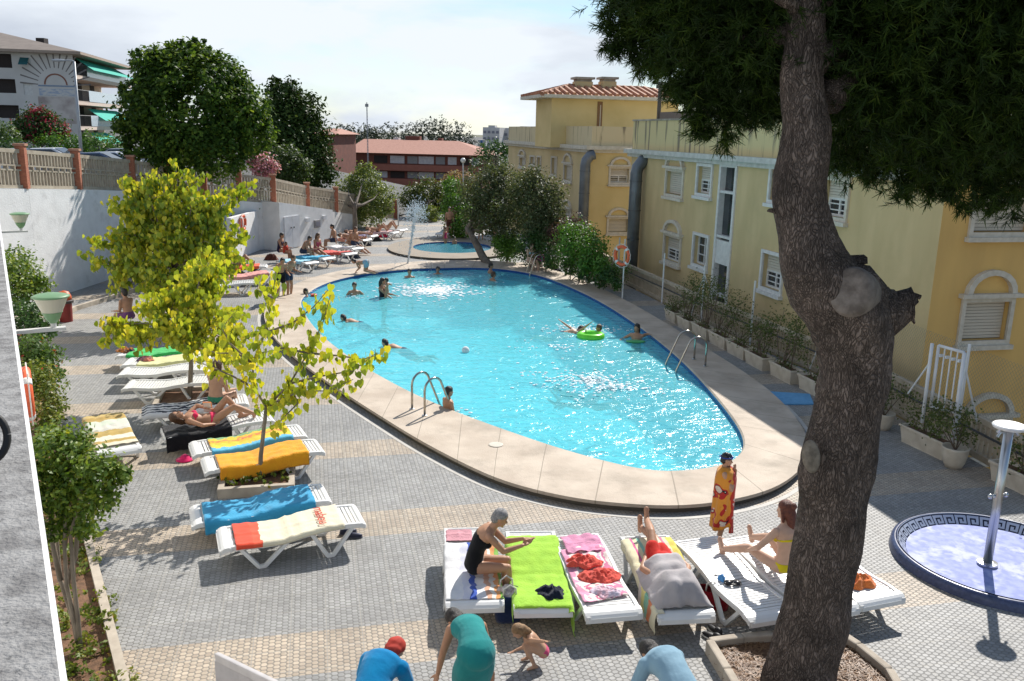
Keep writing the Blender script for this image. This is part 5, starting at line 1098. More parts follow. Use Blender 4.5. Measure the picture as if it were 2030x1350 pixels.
# swelling under the sawn limb and the broken stubs
def lump(c, rx, ry, rz_, amp=.02, seed=0):
    k0 = len(mb.v); mb.ell(c, (rx,ry,rz_), 24, 16)
    for i in range(k0, len(mb.v)): v = mb.v[i]; mb.v[i] = v + (v-c).normalized()*(mnoise.noise(v*7+Vector((seed,0,0)))*amp*2.2 + mnoise.noise(v*20)*amp)
lump(P(1690,590,PY-.12), .31, .26, .30, .025); lump(P(1678,640,PY), .32, .28, .32, .03, 3); lump(P(1735,610,PY), .24, .20, .20, .03, 5); lump(P(1640,540,PY), .30, .26, .22, .02, 8)
lump(P(1684,700,PY), .29,.27,.3,.02,9)
def stub(pts, rs):
    k0 = len(mb.v); mb.tube(pts, rs, 14)
    for i in range(k0, len(mb.v)): v = mb.v[i]; mb.v[i] = v + Vector((mnoise.noise(v*18), mnoise.noise(v*18+Vector((5,0,0))), mnoise.noise(v*18+Vector((0,9,0)))))*.035
stub([P(1740,640,PY), P(1770,622,PY), P(1792,605,PY), P(1808,600,PY-.02), P(1815,603,PY-.02)], [.20,.165,.135,.145,.05])
stub([P(1800,588,PY), P(1822,592,PY)], [.04,.025]); stub([P(1806,628,PY), P(1812,640,PY)], [.02,.008])
stub([P(1665,528,PY), P(1695,518,PY), P(1716,516,PY)], [.10,.06,.045]); stub([P(1535,418,PY),P(1522,413,PY)],[.03,.012])
stub([P(1590,0,PY), P(1660,-30,PY+.3), P(1740,-100,PY+.5)], [.2,.16,.12])
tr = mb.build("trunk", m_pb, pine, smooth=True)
mb = MB(); cc = P(1684,577,PY-.43); fx = (EYE-cc).normalized()*.75 + Vector((-.30,0,.10)); q_ = fx.normalized().to_track_quat('Z','Y').to_matrix()
mb.lathe([(.205,-.30),(.215,-.06),(.20,-.01),(.185,.006),(.12,.012),(0,.012)], 30, cc, ax=q_, sx=.92, sy=1.06); mb.f = [f for f in mb.f if len(set(f)) > 2]
sc_ = mb.build("sawn_limb", M("sawn_wood", (.20,.17,.145), .9, (.11,.09,.075), scale=11, detail=9, bump=.5, bscale=35), pine, smooth=True)
mb = MB(); cc2 = P(1608,905,PY-.335); mb.ell(cc2, (.085,.03,.17), 14, 10, rot=Matrix.Rotation(R(-12),3,'Y')); mb.build("bark_scar", M("scar_pale", (.24,.205,.16), .9, (.13,.11,.085), scale=14, bump=.4), pine, smooth=True)
mb = MB()
branch(mb, P(1595,60,PY), P(1350,120,PY+.8), .12, .03, .1, 1, 8, 10); branch(mb, P(1600,20,PY), P(1450,-60,PY-.5), .10, .03, .1, 2, 8, 8)
branch(mb, P(1600,120,PY+.05), P(1790,20,PY+1.0), .19, .12, .05, 3, 8, 12); branch(mb, P(1720,60,PY+.6), P(1980,220,PY+1.6), .12, .04, .1, 4, 8, 8); branch(mb, P(1640,200,PY+.1), P(1740,50,PY+.7), .15,.13,.03,9,6,12)
branch(mb, P(1790,20,PY+1.0), P(2080,60,PY+.2), .10, .03, .1, 5, 8, 8); branch(mb, P(1400,100,PY+.7), P(1260,60,PY+1.2), .05, .012, .1, 6, 6, 6); branch(mb, P(1760,80,PY+.8), P(1760,260,PY+1.5), .06,.02,.1,7,6,6)
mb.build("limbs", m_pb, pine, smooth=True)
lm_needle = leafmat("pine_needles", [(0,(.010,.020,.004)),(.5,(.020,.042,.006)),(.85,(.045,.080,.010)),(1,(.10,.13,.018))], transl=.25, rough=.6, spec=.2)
def needle_crown(name, clumps, tufts, per, length, seed, mat, parent):
    rng = np.random.default_rng(seed)
    pos, out, tr_ = clump_points(clumps, tufts, 6, rng, .22, .35)
    ax = out*.8 + rng.normal(size=pos.shape)*.6 + np.array([0,0,-.15]); ax /= np.linalg.norm(ax, axis=1, keepdims=True)
    P2 = np.repeat(pos, per, 0); A2_ = np.repeat(ax, per, 0); d = A2_*.9 + rng.normal(size=A2_.shape)*.55; d /= np.linalg.norm(d, axis=1, keepdims=True)
    P2 = P2 + A2_*(rng.random((len(P2),1))-.5)*.16
    r = rng.normal(size=d.shape); b = np.cross(d, r); b /= np.linalg.norm(b, axis=1, keepdims=True); n = np.cross(d, b)
    leaf_mesh(name, P2, d, b, n, length*(.7+.6*rng.random(len(P2))), NEED*np.array([1,1.6,1]), mat, parent, np.clip(np.repeat(tr_,per)*.6+rng.random(len(P2))*.4,0,1))
left = [(1255,55,9.4,.26),(1320,80,9.2,.30),(1245,95,9.2,.14),(1370,70,9,.40),(1385,150,8.9,.30),(1412,225,8.8,.20),(1428,268,8.8,.13),(1450,130,8.8,.45),(1500,185,8.8,.32),(1470,60,8.5,.5),(1545,120,8.9,.42),(1545,220,8.9,.14),(1320,20,9.2,.40),(1250,20,9.3,.20),(1280,120,9.3,.15),(1385,210,8.9,.16),(1455,225,8.8,.16),(1420,0,8.6,.6),(1520,0,8.5,.6),(1352,190,9,.13),(1222,72,9.4,.12),(1400,-80,8.8,.7),(1520,-80,8.6,.7),(1300,-60,9.2,.55),(1600,60,9.4,.5),(1392,270,8.9,.08),(1500,232,8.8,.12),(1325,160,9.2,.10)]
right = [(1700,220,9.2,.55),(1680,290,9.2,.24),(1760,280,9.2,.38),(1830,310,9.2,.33),(1900,325,9.0,.38),(1980,330,9.0,.38),(2050,320,9,.42),(1750,150,8.6,.7),(1850,200,8.8,.75),(1950,220,8.6,.75),(2040,200,8.6,.7),(1720,60,8.4,.7),(1830,70,8.2,.8),(1940,80,8.2,.8),(2050,80,8.2,.8),(1700,-40,8.4,.7),(1830,-60,8.2,.8),(1950,-60,8.2,.8),(2060,-60,8.2,.8),(1660,120,9.2,.5),(1735,335,9.2,.16),(1790,360,9.2,.16),(1850,372,9.2,.14),(1910,392,9,.16),(1960,395,9,.14),(2010,405,9,.16),(1660,330,9.2,.12),(1710,310,9.3,.18)]
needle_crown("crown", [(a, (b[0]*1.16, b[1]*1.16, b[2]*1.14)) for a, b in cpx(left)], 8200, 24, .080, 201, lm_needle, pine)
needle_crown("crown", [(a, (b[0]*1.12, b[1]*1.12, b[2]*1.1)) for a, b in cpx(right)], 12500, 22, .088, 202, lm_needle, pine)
# irregular stone ring with needles and soil round the pine
pp = [G(1405,1292), G(1470,1283), G(1530,1278), G(1655,1270), G(1700,1300), G(1760,1350), G(1800,1420), G(1480,1420), G(1440,1350)]
pl = thing("pine_planter", "worn stone kerb bed of brown soil and needles round the big pine", "planter", (base.x, base.y, 0))
mb = MB()
for i in range(len(pp)): a, b = pp[i-1], pp[i]; mb.beam(a+Vector((0,0,.07)), b+Vector((0,0,.07)), .10, .18)
mb.build("kerb", MATS["kerb_stone"], pl, bevel=.02)
mb = MB(); mb.prism([(p.x,p.y) for p in pp], .0, .07); mb.build("soil", M("pine_soil", (.20,.12,.07), .95, (.10,.055,.032), scale=22, detail=10, bump=1, bscale=80), pl)
nd_ = thing("pine_litter", "fallen brown needles over the soil under the big pine", "litter", (base.x,base.y,.08)); nd_["kind"] = "stuff"
rng = np.random.default_rng(9); k = 5000; cx_ = np.array([G(1600,1340).x, G(1600,1340).y]); pos = np.c_[cx_[0]+rng.uniform(-1,1.1,k), cx_[1]+rng.uniform(-.8,.6,k), np.full(k,.085)]
pos = np.array([p for p in pos if in_poly(p[0], p[1], pp)]); an = rng.random(len(pos))*6.283
leaf_mesh("needles", pos, np.c_[np.cos(an),np.sin(an),rng.normal(size=len(an))*.15], np.c_[-np.sin(an),np.cos(an),an*0], np.tile([0,0,1.],(len(an),1)), .09, NEED*np.array([1,1.6,1]), leafmat("dry_needles", [(0,(.10,.045,.02)),(1,(.30,.17,.08))], transl=0), nd_, rng.random(len(pos)))
# ================================================================ loungers, towels and other deck furniture
m_pl = M("white_plastic", (.76,.76,.74), .35, (.70,.69,.66), scale=3)
LPROF = [(0,.30),(.06,.335),(.25,.345),(.55,.325),(.80,.325),(1.05,.375),(1.3,.41),(1.6,.42),(1.84,.405),(1.88,.38)]
def lz(y):
    for (a, za), (b, zb) in zip(LPROF, LPROF[1:]):
        if y <= b: t = max(0, (y-a)/(b-a)); return za+(zb-za)*t
    return LPROF[-1][1]
LW = .33
def make_lounger():
    t = thing("sun_lounger", "white lounger", "sun lounger")
    mb = MB(); y = .17
    while y < 1.80: # slats
        a = math.atan2(lz(y+.03)-lz(y-.03), .06); mb.box((0, y, lz(y)-.010), (LW*2-.09, .040, .016), rot=Matrix.Rotation(a, 3, 'X')); y += .056
    mb.build("slatted_bed", m_pl, t, world=False)
    mb = MB(); ys = [0,.03,.06,.12,.25,.4,.55,.7,.85,.95,1.05,1.2,1.35,1.5,1.65,1.8,1.86,1.88]
    def rail(sx):
        vs = []; k = len(ys)
        for y in ys:
            z = lz(y)
            for dx, dz in ((0,.012),(.05,.012),(.05,-.055),(0,-.055)): vs.append((sx*(LW-dx), y, z+dz))
        fs = []
        for i in range(k-1):
            for j in range(4): fs.append((i*4+j, i*4+(j+1)%4, (i+1)*4+(j+1)%4, (i+1)*4+j))
        fs += [(0,1,2,3), tuple((k-1)*4+j for j in range(4))]; mb.add(vs, fs)
    rail(-1); rail(1)
    for y0, y1, w_ in ((-.01,.15,LW+.01),(1.80,1.90,LW+.005)):
        ss = [y0+(y1-y0)*i/5 for i in range(6)]; vs = []
        for y in ss:
            dn = .02 if y in (ss[0], ss[-1]) else 0; inx = .04 if (y == ss[0] and y0 < .1) or (y == ss[-1] and y0 > .1) else 0
            vs += [(-w_+inx,y,lz(max(y,0))+.013-dn),(w_-inx,y,lz(max(y,0))+.013-dn),(w_-inx,y,lz(max(y,0))-.05),(-w_+inx,y,lz(max(y,0))-.05)]
        fs = []
        for i in range(5):
            for j in range(4): fs.append((i*4+j, i*4+(j+1)%4, (i+1)*4+(j+1)%4, (i+1)*4+j))
        fs += [(0,1,2,3),(20,21,22,23)]; mb.add(vs, fs)
    mb.build("side_frame", m_pl, t, world=False, bevel=.006)
    for sx in (-1, 1):
        for (a, b, c, d) in ((.24,.47,.55,.86),(1.16,1.36,1.44,1.72)):
            mb = MB(); x = sx*(LW-.03); x2 = sx*(LW-.0)
            mb.beam((x, a, lz(a)-.03), (x2, b, .022), .05, .045); mb.beam((x2, b-.01, .022), (x2, c+.01, .022), .052, .042); mb.beam((x2, c, .022), (x, d, lz(d)-.03), .05, .045)
            mb.build("leg", m_pl, t, world=False)
    return t
LPROTO = make_lounger(); LN = [0]
LG = "white plastic loungers on the pool deck"
def lounger(p0, p1=None, label="", rz=None, z0=.34, z1=.41):
    a = G(p0[0], p0[1], z0)
    if rz is None: b = G(p1[0], p1[1], z1); rz = -math.atan2(b.x-a.x, b.y-a.y)
    loc = Vector((a.x, a.y, 0))
    if LN[0] == 0: o = LPROTO; o.location = loc; o.rotation_euler = (0,0,rz); o["label"] = label; o["group"] = LG
    else: o = dup(LPROTO, loc, rz, label, group=LG)
    LN[0] += 1; return (loc, rz)
def at(L, x, y, z=None):
    loc, rz = L; z = lz(y) if z is None else z
    return loc + Matrix.Rotation(rz, 3, 'Z') @ Vector((x, y, z))
def stripes(name, stops, axis=1, a=0, b=1, rough=.9, noise=0, const=True, bump=.4):
    if name in MATS: return MATS[name]
    m, nt, bs = nodes_of(name); L = nt.links.new; co = N(nt, "ShaderNodeTexCoord"); sp = N(nt, "ShaderNodeSeparateXYZ"); L(co.outputs["Object"], sp.inputs[0])
    mr = N(nt, "ShaderNodeMapRange"); mr.inputs[1].default_value = a; mr.inputs[2].default_value = b
    src = sp.outputs[axis]
    nz = N(nt, "ShaderNodeTexNoise"); nz.inputs["Scale"].default_value = 9; L(co.outputs["Object"], nz.inputs[0])
    if noise: src = math_(nt, 'ADD', src, math_(nt, 'MULTIPLY', math_(nt, 'SUBTRACT', nz.outputs[0], .5), noise))
    L(src, mr.inputs[0]); r = N(nt, "ShaderNodeValToRGB"); cr_ = r.color_ramp; cr_.interpolation = 'CONSTANT' if const else 'LINEAR'
    while len(cr_.elements) < len(stops): cr_.elements.new(.5)
    for e, (p_, c_) in zip(cr_.elements, stops): e.position = p_; e.color = c4(c_)
    L(mr.outputs[0], r.inputs[0]); L(r.outputs[0], bs.inputs["Base Color"]); bs.inputs["Roughness"].default_value = rough; bs.inputs["Sheen Weight"].default_value = .2; bs.inputs["Specular IOR Level"].default_value = .1
    n2 = N(nt, "ShaderNodeTexNoise"); n2.inputs["Scale"].default_value = 40; L(co.outputs["Object"], n2.inputs[0]); bu = N(nt, "ShaderNodeBump"); bu.inputs["Strength"].default_value = bump; bu.inputs["Distance"].default_value = .01; L(n2.outputs[0], bu.inputs["Height"]); L(bu.outputs[0], bs.inputs["Normal"])
    MATS[name] = m; return m
def cloth(name, col, col2=None, scale=6): return M(name, col, .9, col2 or tuple(c*.8 for c in col), scale=scale, bump=.5, bscale=45, sheen=.2, spec=.1)
def towel(L, y0, y1, label, mat, over=(.02,.02), x0=-LW, x1=LW, amp=.010, seed=0, skew=0, dz=.018, cat="towel", name="towel", group=None):
    loc, rz = L; t = thing(name, label, cat, (loc.x, loc.y, 0), rz, group); nu, nv = 26, 44; mb = MB(); W_ = x1-x0; tot = over[0]+W_+over[1]
    def f(u, v):
        s_ = u*tot; y = y0+(y1-y0)*v + skew*(u-.5); e = s_-over[0]
        n_ = mnoise.noise(Vector((s_*5+seed*3.1, y*4, seed))); n2_ = mnoise.noise(Vector((s_*14, y*11+seed, seed*2.0)))
        yc = min(max(y, 0), 1.88); zt = lz(yc)
        if e < 0: return Vector((x0-.012-abs(n_)*.03*(-e/.2+.3), y+n2_*.01, zt+.014+e + n2_*.008))
        if e > W_: return Vector((x1+.012+abs(n_)*.03*((e-W_)/.2+.3), y+n2_*.01, zt+.014-(e-W_) + n2_*.008))
        return Vector((x0+e, y+n2_*.008, zt+dz+abs(n_)*amp*2+n2_*amp*.5+ .003*math.sin(y*37) + .009*math.exp(-((v-.5)/.012)**2) + .007*math.exp(-((u-.48)/.03)**2)))
    mb.grid(f, nu, nv); mb.build("cloth", mat, t, world=False, smooth=True, solid=.004); return t
def crumple(c, r, label, mat, name="cloth_pile", cat="clothes", h=.07, seed=0, n=26, rz=0, elong=1.4, group=None):
    """a crumpled piece of cloth lying at point c"""
    t = thing(name, label, cat, c, rz, group); mb = MB()
    n = 60
    def f(u, v):
        a = u*2*math.pi; q = v; rr_ = r*(1+.45*mnoise.noise(Vector((math.cos(a)*1.7+seed, math.sin(a)*1.7, seed))))*q
        x, y = rr_*math.cos(a)*elong, rr_*math.sin(a)
        f1 = 1-abs(mnoise.noise(Vector((x*9+seed, y*9, seed)))*2.4); f2 = 1-abs(mnoise.noise(Vector((x*22, y*22+seed, seed)))*2.2); z = h*(1-q**3)*max(.12, .35+.55*f1) + .022*f2*(1-q**4) + .006
        return Vector((x, y, z))
    mb.grid(f, n, 20); mb.build("cloth", mat, t, world=False, smooth=True, solid=.004); return t

# ---- front row
F_L1 = lounger((942,1200), (932,1078), "white lounger under the grey haired woman in black")
F_L2 = lounger((1078,1209), (1056,1080), "white lounger spread with the plain lime green towel")
F_L3 = lounger((1219,1217), (1153,1088), "white lounger strewn with pink and red clothes")
F_L4 = lounger((1363,1221), (1294,1091), "white lounger under the man with red shorts")
F_L5 = lounger((1538,1222), (1402,1089), "bare white lounger with swimming goggles on it")
F_L6 = lounger((1660,1212), (1498,1082), "white lounger of the woman in the yellow bikini, partly behind the pine trunk")
F_L7 = lounger((1752,1190), (1600,1075), "rightmost front lounger with an orange cloth, behind the pine trunk")
towel(F_L1, .10, 1.35, "white towel with blue and orange stripes under the woman in black", stripes("tw_blue_orange", [(0,(.70,.69,.68)),(.18,(.70,.69,.70)),(.30,(.60,.60,.68)),(.44,(.04,.09,.38)),(.54,(.66,.65,.66)),(.70,(.62,.36,.24)),(.80,(.68,.66,.60)),(.88,(.70,.32,.12)),(.95,(.22,.42,.08))], 0, -.33, .33, noise=.10), seed=1, amp=.014)
towel(F_L1, 1.42, 1.74, "small folded pink cloth at the far end of the first front lounger", cloth("pink_pale", (.62,.30,.34)), x0=-.30, x1=.02, over=(.01,.01), seed=2, cat="cloth")
towel(F_L2, .03, 1.66, "plain lime green towel hanging over both sides of its lounger", cloth("lime", (.36,.62,.06), (.30,.55,.05)), over=(.16,.13), seed=3, amp=.014)
towel(F_L2, -.02, .45, "loose end of green cloth hanging down by the near leg of the lime towel lounger", MATS["lime"], x0=.30, x1=.335, over=(.01,.33), seed=4, cat="cloth")
crumple(at(F_L2, .12, .32)+Vector((0,0,.02)), .14, "crumpled navy black cloth on the lime green towel", cloth("navy_cloth", (.012,.016,.035)), seed=4, h=.09)
pk = stripes("tw_pinkpattern", [(0,(.66,.30,.42)),(.15,(.74,.68,.64)),(.28,(.60,.16,.26)),(.38,(.72,.62,.55)),(.50,(.66,.34,.44)),(.62,(.74,.70,.62)),(.75,(.62,.22,.34)),(.88,(.70,.60,.55))], 0, -.33, .33, noise=.5)
towel(F_L3, .28, 1.45, "pink patterned towel on the third front lounger", pk, x0=-.30, x1=.27, over=(.0,.0), seed=6, amp=.02, skew=.12)
towel(F_L3, 1.30, 1.74, "plain pink towel folded at the far end of the third front lounger", cloth("pink_plain", (.70,.30,.45)), x0=-.22, x1=.28, over=(.0,.0), seed=7, amp=.03, dz=.03)
crumple(at(F_L3, -.08, 1.08)+Vector((0,0,.03)), .16, "crumpled coral red clothes on the pink patterned towel, upper heap", cloth("coral", (.72,.10,.07)), seed=8, h=.09)
crumple(at(F_L3, .08, .80)+Vector((0,0,.03)), .17, "crumpled coral red clothes on the pink patterned towel, lower heap", MATS["coral"], seed=11, h=.08, elong=1.6)
crumple(at(F_L3, .04, .42)+Vector((0,0,.03)), .13, "pale lilac patterned cloth at the near end of the pink towel", cloth("lilac", (.58,.52,.62), (.70,.40,.45), 14), seed=9, h=.05)
towel(F_L4, .42, 1.74, "towel with multicoloured stripes under the man in red shorts", stripes("tw_multi", [(0,(.66,.60,.40)),(.10,(.62,.14,.30)),(.15,(.68,.66,.42)),(.24,(.25,.50,.42)),(.32,(.68,.62,.42)),(.42,(.72,.66,.50)),(.55,(.68,.60,.34)),(.66,(.70,.66,.46)),(.76,(.62,.16,.34)),(.82,(.68,.64,.44)),(.90,(.66,.56,.12))], 0, -.30, .30), over=(.10,.02), seed=10)
towel(F_L4, .05, .78, "corner of a striped towel hanging by the leg of the fourth front lounger", stripes("tw_multi2", [(0,(.66,.60,.42)),(.2,(.64,.20,.08)),(.4,(.20,.42,.30)),(.6,(.66,.56,.20)),(.8,(.60,.50,.45))], 1, .1, .8, noise=.2), x0=-.335, x1=-.25, over=(.26,.0), seed=12, cat="towel")
g0 = at(F_L5, -.12, .82); t = thing("swim_goggles", "pale blue cap and dark swimming goggles on the bare lounger", "goggles", g0); mb = MB()
for k in (-1, 1): mb.lathe([(.035,0),(.045,.02),(.03,.035),(0,.037)], 14, g0+Vector((.05*k+.05,-.03,.015)))
mb.tube([g0+Vector((math.cos(a)*.10+.05, math.sin(a)*.06-.02, .02+.01*math.sin(3*a))) for a in [i*.35 for i in range(19)]], .009, 6); mb.build("goggle_strap", M("black_gloss", (.012,.012,.015), .3), t, smooth=True)
crumple(g0+Vector((-.06,.07,.0)), .055, "small blue bathing hat beside the goggles", cloth("cap_blue", (.10,.32,.66)), name="bathing_hat", cat="bathing hat", h=.07, seed=3, elong=1)
crumple(at(F_L7, -.05, .42)+Vector((0,0,.01)), .17, "crumpled bright orange cloth on the rightmost front lounger", cloth("orange_cloth", (.78,.22,.06)), seed=14, h=.14)
crumple(at(F_L7, .0, .74)+Vector((0,0,.01)), .11, "magenta cloth behind the orange one on the rightmost front lounger", cloth("magenta", (.60,.08,.30)), seed=15, h=.07)
def bag(c, rz, label, mat, w=.30, d=.18, h=.26, trim=None):
    t = thing("beach_bag", label, "bag", c, rz); mb = MB()
    mb.grid(lambda u, v: Vector((math.copysign(abs(math.cos(u*6.2832))**.6, math.cos(u*6.2832))*w/2*(1+.08*math.sin(v*3)+.05*mnoise.noise(Vector((u*6,v*3,1)))), math.copysign(abs(math.sin(u*6.2832))**.6, math.sin(u*6.2832))*d/2*(1+.15*math.sin(v*3.14)), v*h*(1+.04*math.sin(u*12.5)))), 24, 8)
    mb.add([(math.cos(i/12*6.2832)*w*.42, math.sin(i/12*6.2832)*d*.38, .012) for i in range(12)], [tuple(range(12))])
    mb.build("bag_body", mat, t, world=False, smooth=True, solid=.008)
    for s_ in (-1, 1):
        mb = MB(); mb.tube([(-.08, s_*d*.42, h-.02), (-.07, s_*d*.45, h+.10), (0, s_*d*.48, h+.15), (.07, s_*d*.45, h+.10), (.08, s_*d*.42, h-.02)], .010, 6); mb.build("handle", trim or M("strap_white", (.6,.58,.55), .8), t, world=False, smooth=True)
    return t
bg1 = G(1006,1225); bag(bg1, .2, "navy blue beach bag with white handles between the first two front loungers", cloth("navy_bag", (.02,.035,.10)), .28, .24, .34)
crumple(bg1+Vector((-.02,0,.30)), .11, "crumpled pale cloth stuffed in the navy bag", cloth("offwhite", (.60,.57,.52), (.30,.22,.22), 18), seed=21, h=.12)
bag(G(1412,1200), -.4, "dark red bag with white piping beside the fourth front lounger", cloth("red_bag", (.30,.01,.02)), .36, .20, .22)
def shoes(c, rz, label, mat, mat2):
    t = thing("shoes", label, "shoes", c, rz)
    for k, (dx, dy, a) in enumerate(((-.07,0,.1),(.07,.05,-.35))):
        mb = MB(); r3 = Matrix.Rotation(a, 3, 'Z'); o_ = Vector((dx,dy,0))
        mb.ell(o_+Vector((0,0,.035)), (.045,.13,.035), 14, 8, rot=r3); mb.ell(o_+r3@Vector((0,-.06,.055)), (.038,.06,.045), 12, 8, rot=r3); s_ = mb.build("shoe", mat, t, world=False, smooth=True)
        mb = MB(); mb.ell(o_+Vector((0,0,.012)), (.05,.138,.014), 14, 6, rot=r3); mb.build("sole", mat2, s_, world=False, smooth=True)
shoes(G(1418,1262), .8, "black and white trainers on the deck in front of the fourth lounger", M("black_leather", (.015,.015,.018), .5), m_pl)
shoes(G(692,1062), -1.2, "dark blue shoes at the foot of the cream towel lounger", M("navy_shoe", (.02,.025,.06), .5), M("grey_sole", (.10,.10,.13), .6))
# ---- left group, feet towards the pool
A1 = lounger((432,1068), (668,1024), "near left lounger spread with the cream towel and red end")
A2l = lounger((378,1022), (606,981), "lounger covered by the turquoise blue towel")
A3 = lounger((402,921), (590,888), "lounger covered by the plain orange towel beside the nearest tree")
A4 = lounger((378,889), (566,857), "lounger with the yellow and blue flowered towel")
A5 = lounger((322,858), (505,827), "lounger of the person lying in the pink bikini")
A6 = lounger((284,815), (455,793), "lounger with the black and white striped towel")
A7 = lounger((248,762), (402,752), "bare white lounger, the lower of two left of the middle tree")
A8 = lounger((238,736), (385,727), "bare white lounger, the upper of two left of the middle tree")
A9 = lounger((246,717), (392,709), "white lounger with the pale yellow towel")
A10 = lounger((236,699), (376,692), "white lounger with the bright green towel")
A11 = lounger((238,893), (207,829), "lounger turned across the others, under the gold and white towel")
def tmat_cream():
    m = stripes("tw_cream", [(0,(.72,.08,.04)),(.16,(.74,.10,.05)),(.24,(.68,.62,.46)),(.34,(.70,.64,.47)),(.60,(.72,.67,.50)),(.80,(.70,.64,.47))], 1, .18, 1.62, noise=.10); return m
towel(A1, .20, 1.60, "cream beach towel with a red end and red lettering on the near left lounger", tmat_cream(), over=(.0,.05), seed=20, amp=.009)
# faded red script on the cream towel
def text_mesh(s_, size, name, mat, parent, M4, ext=.002):
    cu = bpy.data.curves.new(name+"_curve", 'FONT'); cu.body = s_; cu.size = size; cu.extrude = ext; cu.align_x = 'CENTER'; cu.shear = .3
    tmp = bpy.data.objects.new("tmp", cu); COL.objects.link(tmp); dg = bpy.context.evaluated_depsgraph_get(); me = bpy.data.meshes.new_from_object(tmp.evaluated_get(dg)); bpy.data.objects.remove(tmp)
    me.transform(M4); me.materials.clear(); me.materials.append(mat); o = bpy.data.objects.new(name, me); COL.objects.link(o); o.parent = parent; return o
cream = [o for o in bpy.data.objects if o.name.startswith("towel") and "cream beach" in o.get("label", "")][0]
text_mesh("mahou", .20, "red_lettering", M("ink_red", (.60,.07,.04), .8), cream, Matrix.Translation((-.01,1.28,lz(1.28)+.052)) @ Matrix.Rotation(R(0),4,'Z') @ Matrix.Rotation(R(8),4,'X'))
towel(A2l, .16, 1.66, "turquoise blue towel draped over the second near left lounger", cloth("turq", (.05,.34,.56), (.04,.28,.48), 3), over=(.02,.18), seed=21, amp=.016)
towel(A3, .22, 1.62, "plain orange towel hanging deep over its lounger", cloth("tw_orange", (.80,.36,.02), (.74,.30,.02)), over=(.05,.20), seed=22, amp=.014)
towel(A4, .30, 1.64, "yellow, orange and blue flowered towel", stripes("tw_flower", [(0,(.10,.40,.60)),(.20,(.72,.52,.05)),(.45,(.75,.42,.03)),(.60,(.62,.20,.06)),(.72,(.76,.46,.03)),(.88,(.20,.36,.16))], 0, .33, -.33, noise=.35), over=(.02,.12), seed=23, amp=.014)
towel(A5, .02, 1.12, "black towel hanging to the ground under the person in the pink bikini", cloth("tw_black", (.012,.012,.015)), over=(.02,.26), seed=24, amp=.014)
zeb = stripes("tw_zebra", [(0,(.70,.69,.68)),(.10,(.015,.02,.04)),(.20,(.70,.69,.68)),(.32,(.015,.02,.04)),(.42,(.70,.69,.68)),(.55,(.015,.02,.04)),(.66,(.70,.69,.68)),(.78,(.015,.02,.04)),(.90,(.70,.69,.68))], 0, -.34, .34, noise=.16)
towel(A6, -.03, 1.5, "black and white striped towel on the lounger by the soil planter", zeb, over=(.03,.08), seed=25, amp=.016)
towel(A9, .35, 1.6, "pale yellow towel on the lounger above the bare ones", cloth("tw_paleyellow", (.70,.68,.34)), over=(.0,.08), seed=26)
crumple(at(A9, -.06, .45)+Vector((0,0,.02)), .15, "navy and coral clothes at the head of the pale yellow towel", cloth("coralnavy", (.66,.22,.14), (.03,.05,.12), 9), seed=27, h=.09)
towel(A10, .25, 1.7, "bright green towel on the lounger under the big yellow tree", cloth("tw_green", (.05,.50,.12)), over=(.0,.06), seed=28, amp=.016)
crumple(at(A10, -.06, .14)+Vector((0,0,.02)), .15, "black and orange clothes at the head of the green towel", cloth("blackorange", (.02,.02,.03), (.60,.20,.03), 9), seed=29, h=.10)
towel(A11, .22, 1.86, "gold and white patterned towel on the lounger standing apart at the left", stripes("tw_gold", [(0,(.62,.56,.42)),(.12,(.40,.27,.07)),(.22,(.62,.60,.48)),(.36,(.46,.32,.10)),(.48,(.60,.58,.50)),(.60,(.56,.60,.48)),(.72,(.42,.28,.08)),(.86,(.50,.36,.12))], 1, .2, 1.86, noise=.10), over=(.10,.06), seed=30, amp=.014)
# fringe knots along the gold towel's far edge
ht = thing("sun_hat", "hot pink cap lying on the deck by the head of the orange towel lounger", "hat", G(367,912)); mb = MB(); mb.lathe([(.15,.01),(.15,.02),(.085,.03),(.075,.07),(.04,.095),(0,.10)], 20, G(367,912)); mb.f=[f for f in mb.f if len(set(f))>2]; mb.build("hat_shape", cloth("hot_pink", (.80,.03,.16)), ht, smooth=True)
